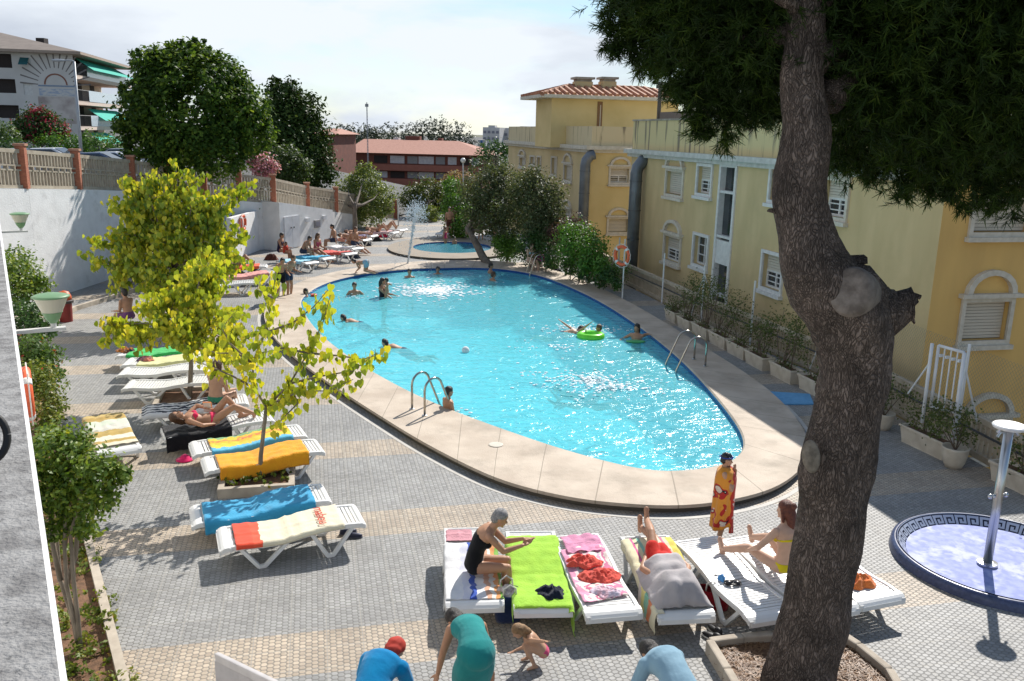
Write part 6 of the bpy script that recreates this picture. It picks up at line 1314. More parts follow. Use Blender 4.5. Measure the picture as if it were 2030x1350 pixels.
# ---- rows along the hut and at the far end
far_l = [((440,548),(520,541),"far lounger with a dark red bag, left of the hut row"),((428,531),(508,527),"far lounger under the first person lying by the low white wall"),
 ((560,514),(640,524),"far lounger of the first bather sitting before the hut door"),((592,506),(668,514),"far lounger of the man sitting before the hut"),((640,497),(712,505),"far lounger of the pair near the hut corner"),((655,487),(724,494),"far lounger just right of the hut corner"),
 ((668,472),(738,476),"far lounger with a striped orange towel under the feathery tree"),((680,465),(752,468),"far lounger with a lilac towel under the feathery tree"),((722,459),(790,461),"far lounger left of the fountain jet"),((745,453),(806,456),"last white lounger beside the fountain jet"),((392,566),(470,560),"far lounger partly hidden by the biggest yellow tree"),((875,463),(905,450),"white lounger far behind the wading pool")]
FL = [lounger(a, b, l, z0=.34, z1=.40) for a, b, l in far_l]
for i, (k, lab, col) in enumerate(((0,"rosy towel on the far lounger with the dark red bag",(.66,.30,.26)),(1,"orange red towel under the first person lying by the low wall",(.75,.12,.05)),(2,"pale blue towel on the lounger before the hut door",(.30,.55,.66)),(3,"turquoise towel under the man before the hut",(.08,.40,.60)),(4,"red and white towel near the hut corner",(.62,.10,.08)),(5,"white towel right of the hut corner",(.66,.64,.62)),(6,"orange striped towel under the feathery tree",(.68,.30,.20)),(7,"lilac towel under the feathery tree",(.50,.45,.62)),(8,"rosy white towel left of the fountain jet",(.64,.42,.40)))):
    towel(FL[k], .2, 1.6, lab, cloth("far_tw%d" % i, col, tuple(min(1, c*1.25) for c in col), 8), over=(.02,.10), seed=40+i, amp=.02)
for i, (x, y, lab, col) in enumerate(((443,553,"dark red bag on the lounger left of the hut row",(.16,.01,.02)),(470,547,"grey towel heap on the deck edge of the far row",(.30,.28,.22)),(505,545,"dark bag by the far row of loungers",(.03,.05,.08)),(700,512,"dark bundle under the bathers near the hut corner",(.02,.03,.05)),(745,478,"black bag beside the orange striped towel",(.02,.02,.02)),(757,470,"crimson bag left of the fountain jet",(.45,.02,.06)),(538,515,"brown bag against the hut's left corner",(.16,.05,.03)),(722,487,"dark shoes beside the lilac towel",(.02,.02,.03)))):
    crumple(G(x, y, .0), .22, lab, cloth("heap%d" % i, col), name="bundle", cat="bundle", h=.28, seed=50+i)

# ---- cream planters along the right fence
m_pot = M("cream_planter", (.62,.55,.44), .7, (.50,.43,.33), scale=5, bump=.2, dirt=(.34,.28,.21), dscale=2.5, dlo=.58, dhi=.82)
def trough(c, L_, rz, label, w=.34, h=.34):
    t = thing("planter_trough", label, "planter", c, rz, "cream planters along the right fence"); mb = MB(); a, b = w/2, L_/2
    def ringp(s, z, ins=0): return [(-a*s+ins, -b*(1-(1-s)*.4)+ins, z), (a*s-ins, -b*(1-(1-s)*.4)+ins, z), (a*s-ins, b*(1-(1-s)*.4)-ins, z), (-a*s+ins, b*(1-(1-s)*.4)-ins, z)]
    vs = ringp(.74,0)+ringp(.95,h*.85)+ringp(1.06,h*.86)+ringp(1.06,h)+ringp(1.06,h,.04)+ringp(.9,h*.78,.04)
    mb.add(vs, [(0,1,2,3)]+[(i*4+j, i*4+(j+1)%4, (i+1)*4+(j+1)%4, (i+1)*4+j) for i in range(5) for j in range(4)]); mb.build("trough", m_pot, t, world=False, bevel=.015)
    mb = MB(); mb.add(ringp(.93,h*.86,.03), [(0,1,2,3)]); mb.build("soil", MATS["soil"], t, world=False); return t
def pot(c, r, h, label):
    t = thing("round_pot", label, "pot", c); mb = MB(); mb.lathe([(r*.62,0),(r*.82,h*.25),(r*.98,h*.7),(r,h*.9),(r*1.05,h),(r*.93,h),(r*.88,h*.85),(0,h*.85)], 26, (0,0,0)); mb.f=[f for f in mb.f if len(set(f))>2]; mb.build("pot", m_pot, t, world=False, smooth=True); return t
tr_px = [(1168,553,.8),(1190,564,.8),(1213,575,.8),(1325,637,.8),(1351,653,.9),(1382,668,1.0),(1417,686,1.0),(1453,706,1.0),(1490,727,.95),(1542,752,1.0),(1603,781,1.1),(1820,893,1.15),(2010,975,1.2),(1680,822,1.1)]
tl = ["first cream trough at the far end under the hedge","second cream trough from the far end under the hedge","third cream trough from the far end, near the orange life ring","cream trough where the bushy plants begin","cream trough just left of the thin leaning plants","cream trough with a tall sparse shrub","cream trough in front of the second white fence post","cream trough in the middle of the right hand row","cream trough left of the white tripod post","stained cream trough left of the blue mat","cream trough nearest the pine trunk, above the blue mat","long cream trough in front of the white gate frame","cream trough beside the steel shower column","cream trough hidden behind the pine trunk"]
pr = random.Random(3)
lm_thin = leafmat("leaf_thin_shrub", [(0,(.04,.06,.015)),(.5,(.09,.12,.03)),(1,(.17,.19,.06))], transl=.3)
for i, ((x, y, L_), lab) in enumerate(zip(tr_px, tl)):
    c = G(x, y) + UU*.18; rz = AZ if i < 11 else AZ+R(4); trough(c, L_, rz, lab)
    big = i in (4,5,6,8,9); hh = pr.uniform(1.2,1.7) if big else pr.uniform(.45,.8)
    pt = thing("trough_plant", ("tall sparse shrub" if big else "low leafy plant")+" growing in the "+lab.replace("cream trough","trough",1).replace("first trough","first trough"), "plant", c+Vector((0,0,.28)), group="plants in the troughs along the right fence")
    pt["label"] = " ".join(pt["label"].split()[:16])
    mb = MB(); tips = []
    for k in range(9 if big else 6):
        tip = c + VV*pr.uniform(-.5,.5)*L_ + UU*pr.uniform(-.15,.45) + Vector((0,0,.3+hh*pr.uniform(.4,1))); branch(mb, c+VV*pr.uniform(-.3,.3)+Vector((0,0,.28)), tip, .014, .004, .2, i*20+k, 5, 5); tips.append(tip)
    mb.build("stems", M("stem_brown", (.14,.10,.07), .9), pt)
    cl = [(tp-Vector((0,0,.12)), (.20,.20,.26)) for tp in tips] + [(c+VV*s_+Vector((0,0,.38)), (.18,.18,.12)) for s_ in (-.25,0,.25)]
    foliage("leaves", cl, 950 if big else 650, .062, lm_thin if i > 2 else lm_hedgeb, pt, seed=300+i, sub=8, spread=.5, shell=.1)
for i, (x, y, r, h, lab) in enumerate(((1756,857,.20,.34,"small round cream pot right of the pine trunk"),(1898,934,.22,.38,"round cream pot in front of the white gate post"))):
    c = G(x, y)+Vector((.02,.2,0)); pot(c, r, h, lab); pt = thing("pot_plant", "leafy plant in the "+lab, "plant", c+Vector((0,0,h*.8))); mb = MB(); tips = []
    for k in range(7): tip = c+Vector((pr.uniform(-.4,.4), pr.uniform(-.3,.3), h+pr.uniform(.2,.75))); branch(mb, c+Vector((0,0,h*.8)), tip, .012, .004, .2, 700+k+i*9, 5, 5); tips.append(tip)
    mb.build("stems", MATS["stem_brown"], pt); foliage("leaves", [(tp-Vector((0,0,.08)), (.18,.18,.16)) for tp in tips], 1000, .06, lm_thin, pt, seed=340+i, sub=8, spread=.5, shell=.1)
# climbing shrub at the right frame edge
c = G(2035,985)+UU*.3; t = thing("climbing_shrub", "green shrub at the right edge behind the shower column", "shrub", c); mb = MB(); cl = []
for k in range(10): tip = c+Vector((pr.uniform(-.45,.5), pr.uniform(-.3,.3), .3+pr.uniform(.3,1.3))); branch(mb, c+Vector((0,0,.25)), tip, .014, .004, .2, 800+k, 5, 5); cl.append((tip, (.2,.2,.2)))
mb.build("stems", MATS["stem_brown"], t); foliage("leaves", cl, 1800, .065, lm_mid, t, seed=350, sub=8, spread=.45, shell=.1)
# ---- right fence: slotted low concrete wall, pipes, wire mesh on white posts
FA = [Vector((9.75,6,0)), Vector((8.9,12.4,0)), Vector((7.9,19.5,0)), Vector((6.1,25.9,0)), Vector((4.05,34.6,0)), Vector((2.75,40,0))]
rf_ = thing("balustrade_fence", "low beige slotted concrete fence behind the cream planters on the right", "fence", FA[2]); m_low = M("beige_concrete", (.50,.42,.31), .85, (.40,.33,.24), scale=4)
for a, b in zip(FA, FA[1:]):
    d = (b-a).normalized(); L_ = (b-a).length; mb = MB(); mb.beam(a+Vector((0,0,.72)), b+Vector((0,0,.72)), .12, .10); mb.beam(a+Vector((0,0,.06)), b+Vector((0,0,.06)), .14, .12); mb.beam(a+Vector((0,0,.40)), b+Vector((0,0,.40)), .05, .05)
    k = int(L_/.13)
    for i in range(k): p = a+d*(L_*(i+.5)/k); mb.beam(p+Vector((0,0,.12)), p+Vector((0,0,.67)), .06, .05)
    mb.build("slotted_panel", m_low, rf_)
    mb = MB(); mb.tube([a-UU*.12+Vector((0,0,.52)), b-UU*.12+Vector((0,0,.52))], .022, 6); mb.build("dark_pipe", M("pipe_dark", (.05,.05,.05), .5), rf_)
def on_line(Y):
    for a, b in zip(FA, FA[1:]):
        if Y <= b.y: return a.lerp(b, (Y-a.y)/(b.y-a.y))
    return FA[-1]
wf = thing("wire_fence", "tall diamond wire mesh fence on thin white posts behind the planters", "fence", on_line(20))
m_wp = M("white_paint", (.70,.71,.71), .4, scale=3)
for x, y, Y in ((1297,502,29.3),(1372,526,26.2),(1463,556,23.3),(1578,596,19.6),(1846,681,15.0),(2045,740,11.6),(1192,470,33)):
    tp = P(x, y, Y); b_ = on_line(Y)+UU*.06; tp = Vector((b_.x*.6+tp.x*.4, b_.y, tp.z)); mb = MB(); mb.tube([Vector((tp.x, tp.y, 0)), tp], .028, 8); mb.build("post", m_wp, wf)
    if x in (1578, 1372): mb = MB(); mb.tube([tp+Vector((0,0,-.25)), Vector((tp.x+.45, tp.y-.3, .1))], .018, 6); mb.tube([tp+Vector((0,0,-.25)), Vector((tp.x-.2, tp.y+.6, .1))], .018, 6); mb.build("brace", m_wp, wf)
mb = MB(); S_ = .085
for a, b in zip([on_line(9.5), on_line(12.4)], [on_line(12.4), on_line(19.5)]):
    d = (b-a).normalized(); L_ = (b-a).length; k = int(L_/S_); z0_, z1_ = .76, 1.95; hgt = z1_-z0_
    for i in range(-int(hgt/S_), k):
        for sg in (1, -1):
            s0_, s1_ = (i*S_, i*S_+hgt); u0, u1 = max(s0_, 0), min(s1_, L_)
            if u1 <= u0: continue
            za, zb_ = (z0_+(u0-s0_), z0_+(u1-s0_)) if sg > 0 else (z1_-(u0-s0_), z1_-(u1-s0_))
            p_, q_ = a+d*u0, a+d*u1; mb.tube([Vector((p_.x,p_.y,za)), Vector((q_.x,q_.y,zb_))], .0022, 3, cap=False)
wm = mb.build("wire_mesh", M("wire", (.22,.23,.20), .5, metal=.4), wf)
# white gate frame
gt = thing("gate_frame", "white painted metal gate frame with four upright bars at the right fence", "gate", P(1865,850,15.0)); GY = 15.0
gp = lambda x, y, Y=15.0: P(x, y, Y)
mb = MB(); mb.tube([gp(1848,681), gp(1828,838)], .032, 8); mb.tube([gp(1861,685), gp(1845,808)], .028, 8); mb.tube([gp(1861,685), gp(1912,699,14.6)], .028, 8); mb.tube([gp(1912,699,14.6), gp(1887,880,14.6)], .034, 8); mb.tube([gp(1845,806), gp(1896,819,14.6)], .024, 8); mb.build("frame", m_wp, gt, smooth=True)
for k in range(3):
    f_ = (k+1)/4; mb = MB(); mb.tube([gp(1861+51*f_,685+14*f_,15-.4*f_), gp(1845+51*f_,806+13*f_,15-.4*f_)], .014, 6); mb.build("bar", m_wp, gt)
for k in range(4): f_ = (k+.5)/4; mb = MB(); q = gp(1859+50*f_,703+14*f_,15-.4*f_); mb.box(q, (.07,.03,.05), R(14)); mb.build("bracket", m_wp, gt)
mb = MB(); mb.tube([gp(1915,735,14.6), gp(1936,835,14.9)], .018, 6); mb.tube([gp(1846,715), gp(1800,780,15.4)], .016, 6); mb.build("brace", m_wp, gt)
# life ring on its post by the duct
pc = P(1233,507,29.2); t = thing("ring_post", "thin white post carrying the orange life ring by the right fence", "post", (pc.x+.1, pc.y+.1, 0)); mb = MB(); mb.tube([(pc.x+.1,pc.y+.12,0),(pc.x+.1,pc.y+.12,pc.z+.55)], .025, 8); mb.build("pole", m_wp, t)
life_ring(pc, Vector((-.75,-.65,0)), "orange life ring on a post at the right fence by the grey duct", .36, .055)
# blue mat
q = [G(1523,778), G(1605,783), G(1613,803), G(1541,803)]; t = thing("foot_mat", "light blue bath mat on the shaded deck by the troughs", "mat", (q[0]+q[2])/2); mb = MB(); mb.prism([(p.x,p.y) for p in q], .004, .03); mb.build("mat", M("mat_blue", (.13,.36,.60), .8, (.10,.30,.52), scale=12), t, bevel=.008)
# ---- ladders
def ladder(b0, b1, toward, label, H_=.66, reach=.95):
    t = thing("pool_ladder", label, "pool ladder", (b0+b1)/2); d = toward.normalized()
    for b in (b0, b1):
        mb = MB(); pts = [b, b+Vector((0,0,H_*.55))]
        for i in range(9): a = math.pi*i/8*.92; pts.append(b + d*(.24*(1-math.cos(a))) + Vector((0,0,H_*.72+.24*math.sin(a)*.9)))
        e = pts[-1]; pts.append(Vector((b.x, b.y, 0))+d*(reach*.75)+Vector((0,0,.05))); pts.append(Vector((b.x, b.y, 0))+d*(reach*.78)+Vector((0,0,-.9)))
        mb.tube(pts, .024, 12); mb.build("handrail", M("ladder_steel", (.50,.46,.40), .18, (.42,.39,.34), metal=1, scale=3), t, smooth=True)
        mb = MB(); mb.lathe([(.055,0),(.055,.012),(.03,.02)], 14, b); mb.build("flange", steel, t)
    for z in (-.2,-.5,-.8):
        a_, b_ = (Vector((b.x, b.y, 0))+d*(reach*.78)+Vector((0,0,z)) for b in (b0, b1)); mb = MB(); mb.beam(a_, b_, .08, .03); mb.build("step", steel, t)
    return t
l0, l1 = G(817,811,COPE_Z), G(842,824,COPE_Z); ladder(l0, l1, Vector((-(l1-l0).y*-1, 0, 0)) if False else (G(884,800,0)-G(826,818,0)), "steel ladder arching over the near left edge of the pool", .70, 1.05)
l0, l1 = G(1398,726,COPE_Z), G(1376,712,COPE_Z); dd = Vector((-(l1-l0).y, (l1-l0).x, 0)); dd = dd if dd.x < 0 else -dd; ladder(l0, l1, dd, "steel ladder on the right edge of the pool facing the troughs", .72, 1.0)
l0, l1 = G(1082,541,COPE_Z), G(1072,536,COPE_Z); l1 = l0+(l1-l0).normalized()*.5; dd = Vector((-(l1-l0).y, (l1-l0).x, 0)); dd = dd if dd.x < 0 else -dd; ladder(l0, l1, dd, "small far ladder at the right end of the pool", .72, .9)
# skimmer lid, chairs and pink parasol, litter bin
mb = MB(); c = G(983,882,COPE_Z); mb.lathe([(.13,.0),(.13,.012),(.11,.016),(0,.016)], 26, c); mb.f=[f for f in mb.f if len(set(f))>2]; t = mb.build("skimmer_lid", M("lid_cream", (.58,.53,.44), .6), None); tag(t, "round cream skimmer lid set in the near coping", "lid")
bc = G(132,637); t = thing("litter_bin", "dark red litter bin with an orange domed lid at the far left", "bin", bc)
mb = MB(); mb.lathe([(.17,0),(.19,.55)], 20, bc); mb.build("bin_body", M("bin_red", (.22,.02,.015), .6), t)
mb = MB(); mb.lathe([(.24,.55),(.24,.62),(.20,.64)], 20, bc); mb.build("bin_rim", M("bin_dark", (.05,.04,.04), .6), t)
mb = MB(); mb.lathe([(.20,.64),(.19,.75),(.13,.87),(0,.91)], 20, bc); mb.f=[f for f in mb.f if len(set(f))>2]; mb.build("bin_lid", M("bin_orange", (.62,.11,.02), .5, (.5,.08,.02)), t, smooth=True)
def chair(c, rz, label, cl=None):
    t = thing("garden_chair", label, "chair", c, rz)
    mb = MB(); mb.box((0,0,.42), (.46,.44,.03)); mb.build("seat", m_pl, t, world=False); mb = MB()
    for i in range(5): mb.box((-.18+.09*i,-.22,.65), (.05,.025,.42))
    mb.box((0,-.22,.87), (.46,.03,.06)); mb.build("backrest", m_pl, t, world=False)
    for sx in (-1,1):
        for sy in (-1,1): mb = MB(); mb.beam((sx*.24,sy*.24,0), (sx*.2,sy*.19,.41), .035,.035); mb.build("leg", m_pl, t, world=False)
        mb = MB(); mb.beam((sx*.23,-.22,.64), (sx*.23,.2,.62), .05,.025); mb.beam((sx*.23,.2,.62),(sx*.22,.2,.42),.035,.035); mb.build("armrest", m_pl, t, world=False)
    return t
cc1 = G(1078,540); chair(cc1+Vector((0,.3,0)), 2.6, "white garden chair piled with pink things near the far ladder"); cc2 = G(1058,532); chair(cc2+Vector((-.1,.5,0)), 2.9, "white garden chair of the woman by the far ladder")
crumple(cc1+Vector((-.05,.3,.44)), .26, "magenta towel heaped over the white chair by the far ladder", cloth("magenta2", (.50,.04,.26), (.40,.06,.36)), seed=61, h=.30)
crumple(cc1+Vector((.35,.45,.0)), .24, "dark bag on the deck beside the chair with pink things", cloth("darkbag", (.03,.03,.05)), seed=62, h=.35)
crumple(cc1+Vector((-.40,.75,.55)), .22, "purple cloth behind the chair with pink things", cloth("purplec", (.24,.10,.30)), seed=63, h=.3)
# fountain jet: a thin column breaking into drops
jb = G(808,524,.1); t = thing("fountain_jet", "thin white water jet rising from the far pool edge and breaking into spray", "fountain", jb)
m_drop = M("water_drops", (.85,.88,.90), .15, (.8,.85,.88), scale=3, transl=.35)
rng = np.random.default_rng(21); mb = MB()
top = P(826,408,jb.y-.1); lean = (top-jb)
def drop(mb, c, r): mb.add([c+Vector(q)*r for q in ((1,0,0),(-1,0,0),(0,1,0),(0,-1,0),(0,0,1.4),(0,0,-1.4))], [(0,2,4),(2,1,4),(1,3,4),(3,0,4),(2,0,5),(1,2,5),(3,1,5),(0,3,5)])
for i in range(520):
    s_ = rng.random(); c = jb + lean*s_ + Vector(rng.normal(size=3))*(.012+.045*s_); drop(mb, c, .014+.012*rng.random())
mb.tube([jb, jb+lean*.35, jb+lean*.7], [.03,.028,.02], 6)
mb.build("water_column", m_drop, t)
mb = MB()
for i in range(1100):
    a = rng.random()*6.283; v_ = rng.random()**.5*.42; tt = rng.random()*.55; c = jb+lean*(.93+.09*rng.normal()) + Vector((math.cos(a)*v_*.9*(1+tt), math.sin(a)*v_*(1+tt), .15-1.5*tt*tt - v_*.35)); drop(mb, c, .008+.015*rng.random()**2)
for i in range(420):
    a = rng.random()*6.283; f_ = rng.random(); c = jb+lean*(1-f_) + Vector((math.cos(a)*.35*(1+f_*1.3)+f_*.4, math.sin(a)*.35*(1+f_)-f_*1.5, 0)); drop(mb, c, .006+.008*rng.random())
sp_ = mb.build("falling_spray", m_drop, t); sp_["kind"] = "stuff"
# white churned foam where the jet falls
mb = MB(); fc = G(860,575,WZ)
for i in range(900):
    a = rng.random()*6.283; r_ = abs(rng.normal())*.8; c = fc+Vector((math.cos(a)*r_*1.25, math.sin(a)*r_*1.2, .012)); s_ = .02+.04*rng.random(); mb.ell(c, (s_*1.5, s_, .010), 6, 3)
o = mb.build("splash_foam", M("foam", (.82,.88,.90), .5), None); tag(o, "white churned foam on the pool where the fountain jet falls", "foam", kind="stuff")

# ---- street: cars, lamps, mast
def make_car(label, loc, rz, paint, first=True):
    t = thing("parked_car", label, "car", loc, rz, "cars parked behind the balustrade fence")
    L_, W_ = 4.2, 1.72
    prof = [(-2.1,.30),(-2.1,.72),(-1.95,.88),(-1.0,.98),(-.35,1.42),(.75,1.46),(1.55,1.05),(2.02,.98),(2.1,.60),(2.1,.30)]
    mb = MB(); k = len(prof); vs = []
    for s_ in (-1, -.92, .92, 1):
        for (x, z) in prof: tap = 1 if z < .95 else 1-.20*(z-.95)/.5; vs.append((x*(1 if abs(s_) < .95 else .97), s_*W_/2*tap, z if abs(s_) < .95 else min(z, z*.97+.0)))
    fs = [(j*k+i, j*k+i+1, (j+1)*k+i+1, (j+1)*k+i) for j in range(3) for i in range(k-1)] + [tuple(range(k))[::-1], tuple(3*k+i for i in range(k))]
    mb.add(vs, fs); mb.build("body", paint, t, world=False, smooth=False, bevel=.03)
    gl_ = M("car_glass", (.02,.025,.03), .05, spec=.8); mb = MB()
    mb.add([(-.98,-.70,1.005),(-.98,.70,1.005),(-.40,.62,1.41),(-.40,-.62,1.41)], [(0,1,2,3)]); mb.add([(1.52,-.70,1.09),(1.52,.70,1.09),(.82,.62,1.45),(.82,-.62,1.45)], [(0,1,2,3)])
    for s_ in (-1, 1): mb.add([(-.85,s_*.87,1.0),(1.35,s_*.87,1.03),(.72,s_*.795,1.39),(-.32,s_*.795,1.37)], [(0,1,2,3)])
    mb.v = [v*1.004 for v in mb.v]; mb.build("windows", gl_, t, world=False)
    for sx in (-1.3, 1.3):
        for sy in (-1, 1):
            ax = Matrix.Rotation(math.pi/2, 3, 'X'); mb = MB(); mb.lathe([(.2,-.1),(.31,-.09),(.32,0),(.31,.09),(.2,.1)], 20, (sx, sy*.80, .32), ax=ax); wv = mb.build("wheel", MATS["black_rubber"], t, world=False)
            mb = MB(); mb.lathe([(.2,-.105),(.19,0),(.2,.105)], 16, (sx, sy*.80, .32), ax=ax); mb.build("rim", M("rim_grey", (.5,.5,.52), .3, metal=.8), wv, world=False)
    for sy in (-1, 1):
        mb = MB(); mb.box((-2.08, sy*.62, .70), (.08,.30,.14)); mb.build("headlight", M("headlight", (.8,.8,.8), .1), t, world=False)
        mb = MB(); mb.box((2.08, sy*.66, .78), (.06,.22,.16)); mb.build("tail_light", M("taillight", (.5,.02,.02), .2), t, world=False)
    return t
paints = [M("car_silver", (.55,.57,.60), .25, metal=.5), M("car_white", (.78,.79,.80), .25), M("car_blue", (.10,.14,.22), .25, metal=.4), M("car_grey", (.30,.32,.35), .25, metal=.5)]
for i, (x, y, Y, rz, pi_, lab) in enumerate(((200,300,47,.35,0,"silver car behind the fence left of the round tree"),(232,293,54,.25,3,"grey car parked beyond the silver one"),(268,297,50,1.2,1,"white car half hidden by the round tree"),(85,292,46,.1,1,"long white car behind the first two brick posts"),(172,301,43.5,.2,2,"dark blue car just left of the street lamp"),(15,293,50,.1,0,"silver car at the left edge behind the first brick post"))):
    p = P(x, y, Y); make_car(lab, (p.x, p.y, p.z-1.46), rz, paints[pi_])
# tall street lamp
tp = P(147,122,50); t = thing("street_lamp", "tall grey street lamp standing in front of the mural building", "street lamp", (P(160,300,50).x, 50, 2.9)); mb = MB(); b_ = Vector((P(160,300,50).x, 50, 2.9)); mb.tube([b_, tp], [.10,.06], 10); mb.build("pole", M("lamp_pole", (.40,.42,.44), .5, metal=.3), t, smooth=True)
mb = MB(); e_ = P(116,119,50); mb.tube([tp, tp+Vector((-.1,0,.05)), e_], .04, 8); mb.build("arm", MATS["lamp_pole"], t); mb = MB(); mb.ell(e_+Vector((-.0,0,-.02)), (.42,.14,.08), 12, 8); mb.build("lamp_head", MATS["lamp_pole"], t, smooth=True)
b_ = P(730,335,95); tp = P(727,203,95); t = thing("radio_mast", "very thin lattice mast standing above the red roofed building", "mast", (b_.x, 95, -4.3)); mb = MB()
for k in range(3): o_ = Vector((math.cos(k*2.1)*.12, math.sin(k*2.1)*.12, 0)); mb.tube([Vector((b_.x,95,-4.3))+o_, tp+o_*.3], .022, 4)
for k in range(40): f_ = k/40; a_ = Vector((b_.x,95,-4.3)).lerp(tp, f_); mb.tube([a_+Vector((.11*(1-f_*.7),0,0)), a_+Vector((-.11*(1-f_*.7),0,.35))], .015, 3)
mb.build("lattice", M("mast_grey", (.30,.31,.33), .6), t); mb = MB(); mb.box(tp+Vector((0,0,-.3)), (.35,.1,.3)); mb.build("antenna", MATS["mast_grey"], t)
for (x, yt, yb, Y, lab) in ((918,322,400,58,"slender white globe lamp in front of the olive trees"),(788,396,440,52,"thin white pole beside the last brick post"),(205//1+0,0,0,0,"")):
    if not Y: continue
    a_ = P(x, yt, Y); b_ = P(x+2, yb, Y); t = thing("lamp_post", lab, "lamp post", (b_.x, Y, 0)); mb = MB(); mb.tube([(b_.x, Y, 0), a_], .04, 8); mb.build("pole", m_wp, t)
    if x == 918: mb = MB(); mb.ell(a_+Vector((0,0,.12)), (.17,.17,.17), 14, 10); mb.build("globe", m_pl, t, smooth=True)
# pale slatted rail at the bottom edge
ra, rb_ = P(430,1302,7.6), P(600,1385,6.5); t = thing("stair_rail", "pale grey slatted stair rail end rising at the bottom edge", "railing", (ra.x, ra.y, 0)); mb = MB(); mb.beam(ra, rb_, .05, .09); rl = mb.build("top_rail", M("rail_pale", (.50,.48,.48), .6), t, bevel=.012)
mb = MB()
for i in range(16): q = ra.lerp(rb_, (i+.1)/16); mb.beam(q-Vector((0,0,.03)), Vector((q.x,q.y,max(q.z-.75,.0))), .03, .05)
mb.build("slats", MATS["rail_pale"], t)
# ================================================================ people
def V(*a): return Vector(a)
def skinmat(name, c): return M("skin_"+name, c, .5, tuple(x*.88 for x in c), scale=9, spec=.35)
SK = {"tan": skinmat("tan", (.44,.235,.14)), "pale": skinmat("pale", (.60,.38,.27)), "brown": skinmat("brown", (.30,.15,.085)), "mid": skinmat("mid", (.50,.29,.185))}
HR = {"black": M("hair_black", (.012,.010,.009), .45, (.03,.022,.018), scale=40, bump=.5), "brown": M("hair_brown", (.06,.025,.012), .5, (.11,.05,.02), scale=40, bump=.5), "grey": M("hair_grey", (.34,.33,.32), .7, (.20,.19,.19), scale=45, bump=.8, bscale=90), "blond": M("hair_blond", (.20,.11,.045), .6, (.32,.19,.09), scale=40, bump=.5), "red": M("hair_red", (.17,.045,.02), .5, (.10,.025,.015), scale=40, bump=.5)}
def ik(a, b, l1, l2, pole):
    d = b-a; L_ = max(min(d.length, (l1+l2)*.999), abs(l1-l2)+.01); d = d.normalized(); b2 = a+d*L_
    x = (l1*l1-l2*l2+L_*L_)/(2*L_); h = math.sqrt(max(l1*l1-x*x, 0)); p = (pole - d*pole.dot(d)); p = p.normalized() if p.length > 1e-4 else V(0,0,1)
    return a+d*x+p*h, b2
def limb(mb, pts, rs, n=12, sub=4):
    """tapered limb with rounded ends through pts"""
    P_, R_ = [], []
    for i in range(len(pts)-1):
        for k in range(sub):
            t = k/sub; P_.append(pts[i].lerp(pts[i+1], t)); R_.append(rs[i]+(rs[i+1]-rs[i])*t)
    P_.append(pts[-1]); R_.append(rs[-1]); mb.tube(P_, R_, n)
    for q, r in ((pts[0], rs[0]), (pts[-1], rs[-1])): mb.ell(q, (r,r,r), 10, 6)
    for q, r in zip(pts[1:-1], rs[1:-1]): mb.ell(q, (r,r,r), 10, 6)
def frame_of(lat, ax):
    ax = ax.normalized(); lat = (lat-ax*lat.dot(ax)).normalized(); return lat, ax.cross(lat).normalized()
TORSO = [(-.12,.135,.085),(-.06,.160,.115),(0,.168,.122),(.22,.138,.105),(.40,.128,.098),(.62,.146,.112),(.80,.165,.118),(.92,.165,.095),(1.0,.115,.07),(1.06,.055,.055)]
def spine(J, t):
    a, b, c = J['pel'], J['chest'], J['neck']
    if t < 0: return a+(a-b)*(-t)*1.8
    if t > 1: return c+(c-b)*(t-1)*1.2
    return a*(1-t)**2 + (b*2-(a+c)*.5)*2*t*(1-t) + c*t*t
def torso(mb, J, t0, t1, g=0, n=20, wf=1, df=1):
    rings = []; ts = [q for q in [t0]+[r[0] for r in TORSO if t0 < r[0] < t1]+[t1]]
    for t in ts:
        for (ta, wa, da), (tb, wb, db) in zip(TORSO, TORSO[1:]):
            if t <= tb+1e-6: k = (t-ta)/(tb-ta); w, d = wa+(wb-wa)*k, da+(db-da)*k; break
        c = spine(J, t); ax = spine(J, t+.02)-spine(J, t-.02); la, fw_ = frame_of(J['lat'], ax); rings.append((c, la, fw_, (w*wf+g), (d*df+g)))
    vs = []
    for c, la, fw_, w, d in rings:
        for j in range(n): a = 2*math.pi*j/n; vs.append(c+la*math.cos(a)*w+fw_*math.sin(a)*d)
    k = len(rings); mb.add(vs, [(i*n+j, i*n+(j+1)%n, (i+1)*n+(j+1)%n, (i+1)*n+j) for i in range(k-1) for j in range(n)]+[tuple(range(n))[::-1], tuple((k-1)*n+j for j in range(n))])
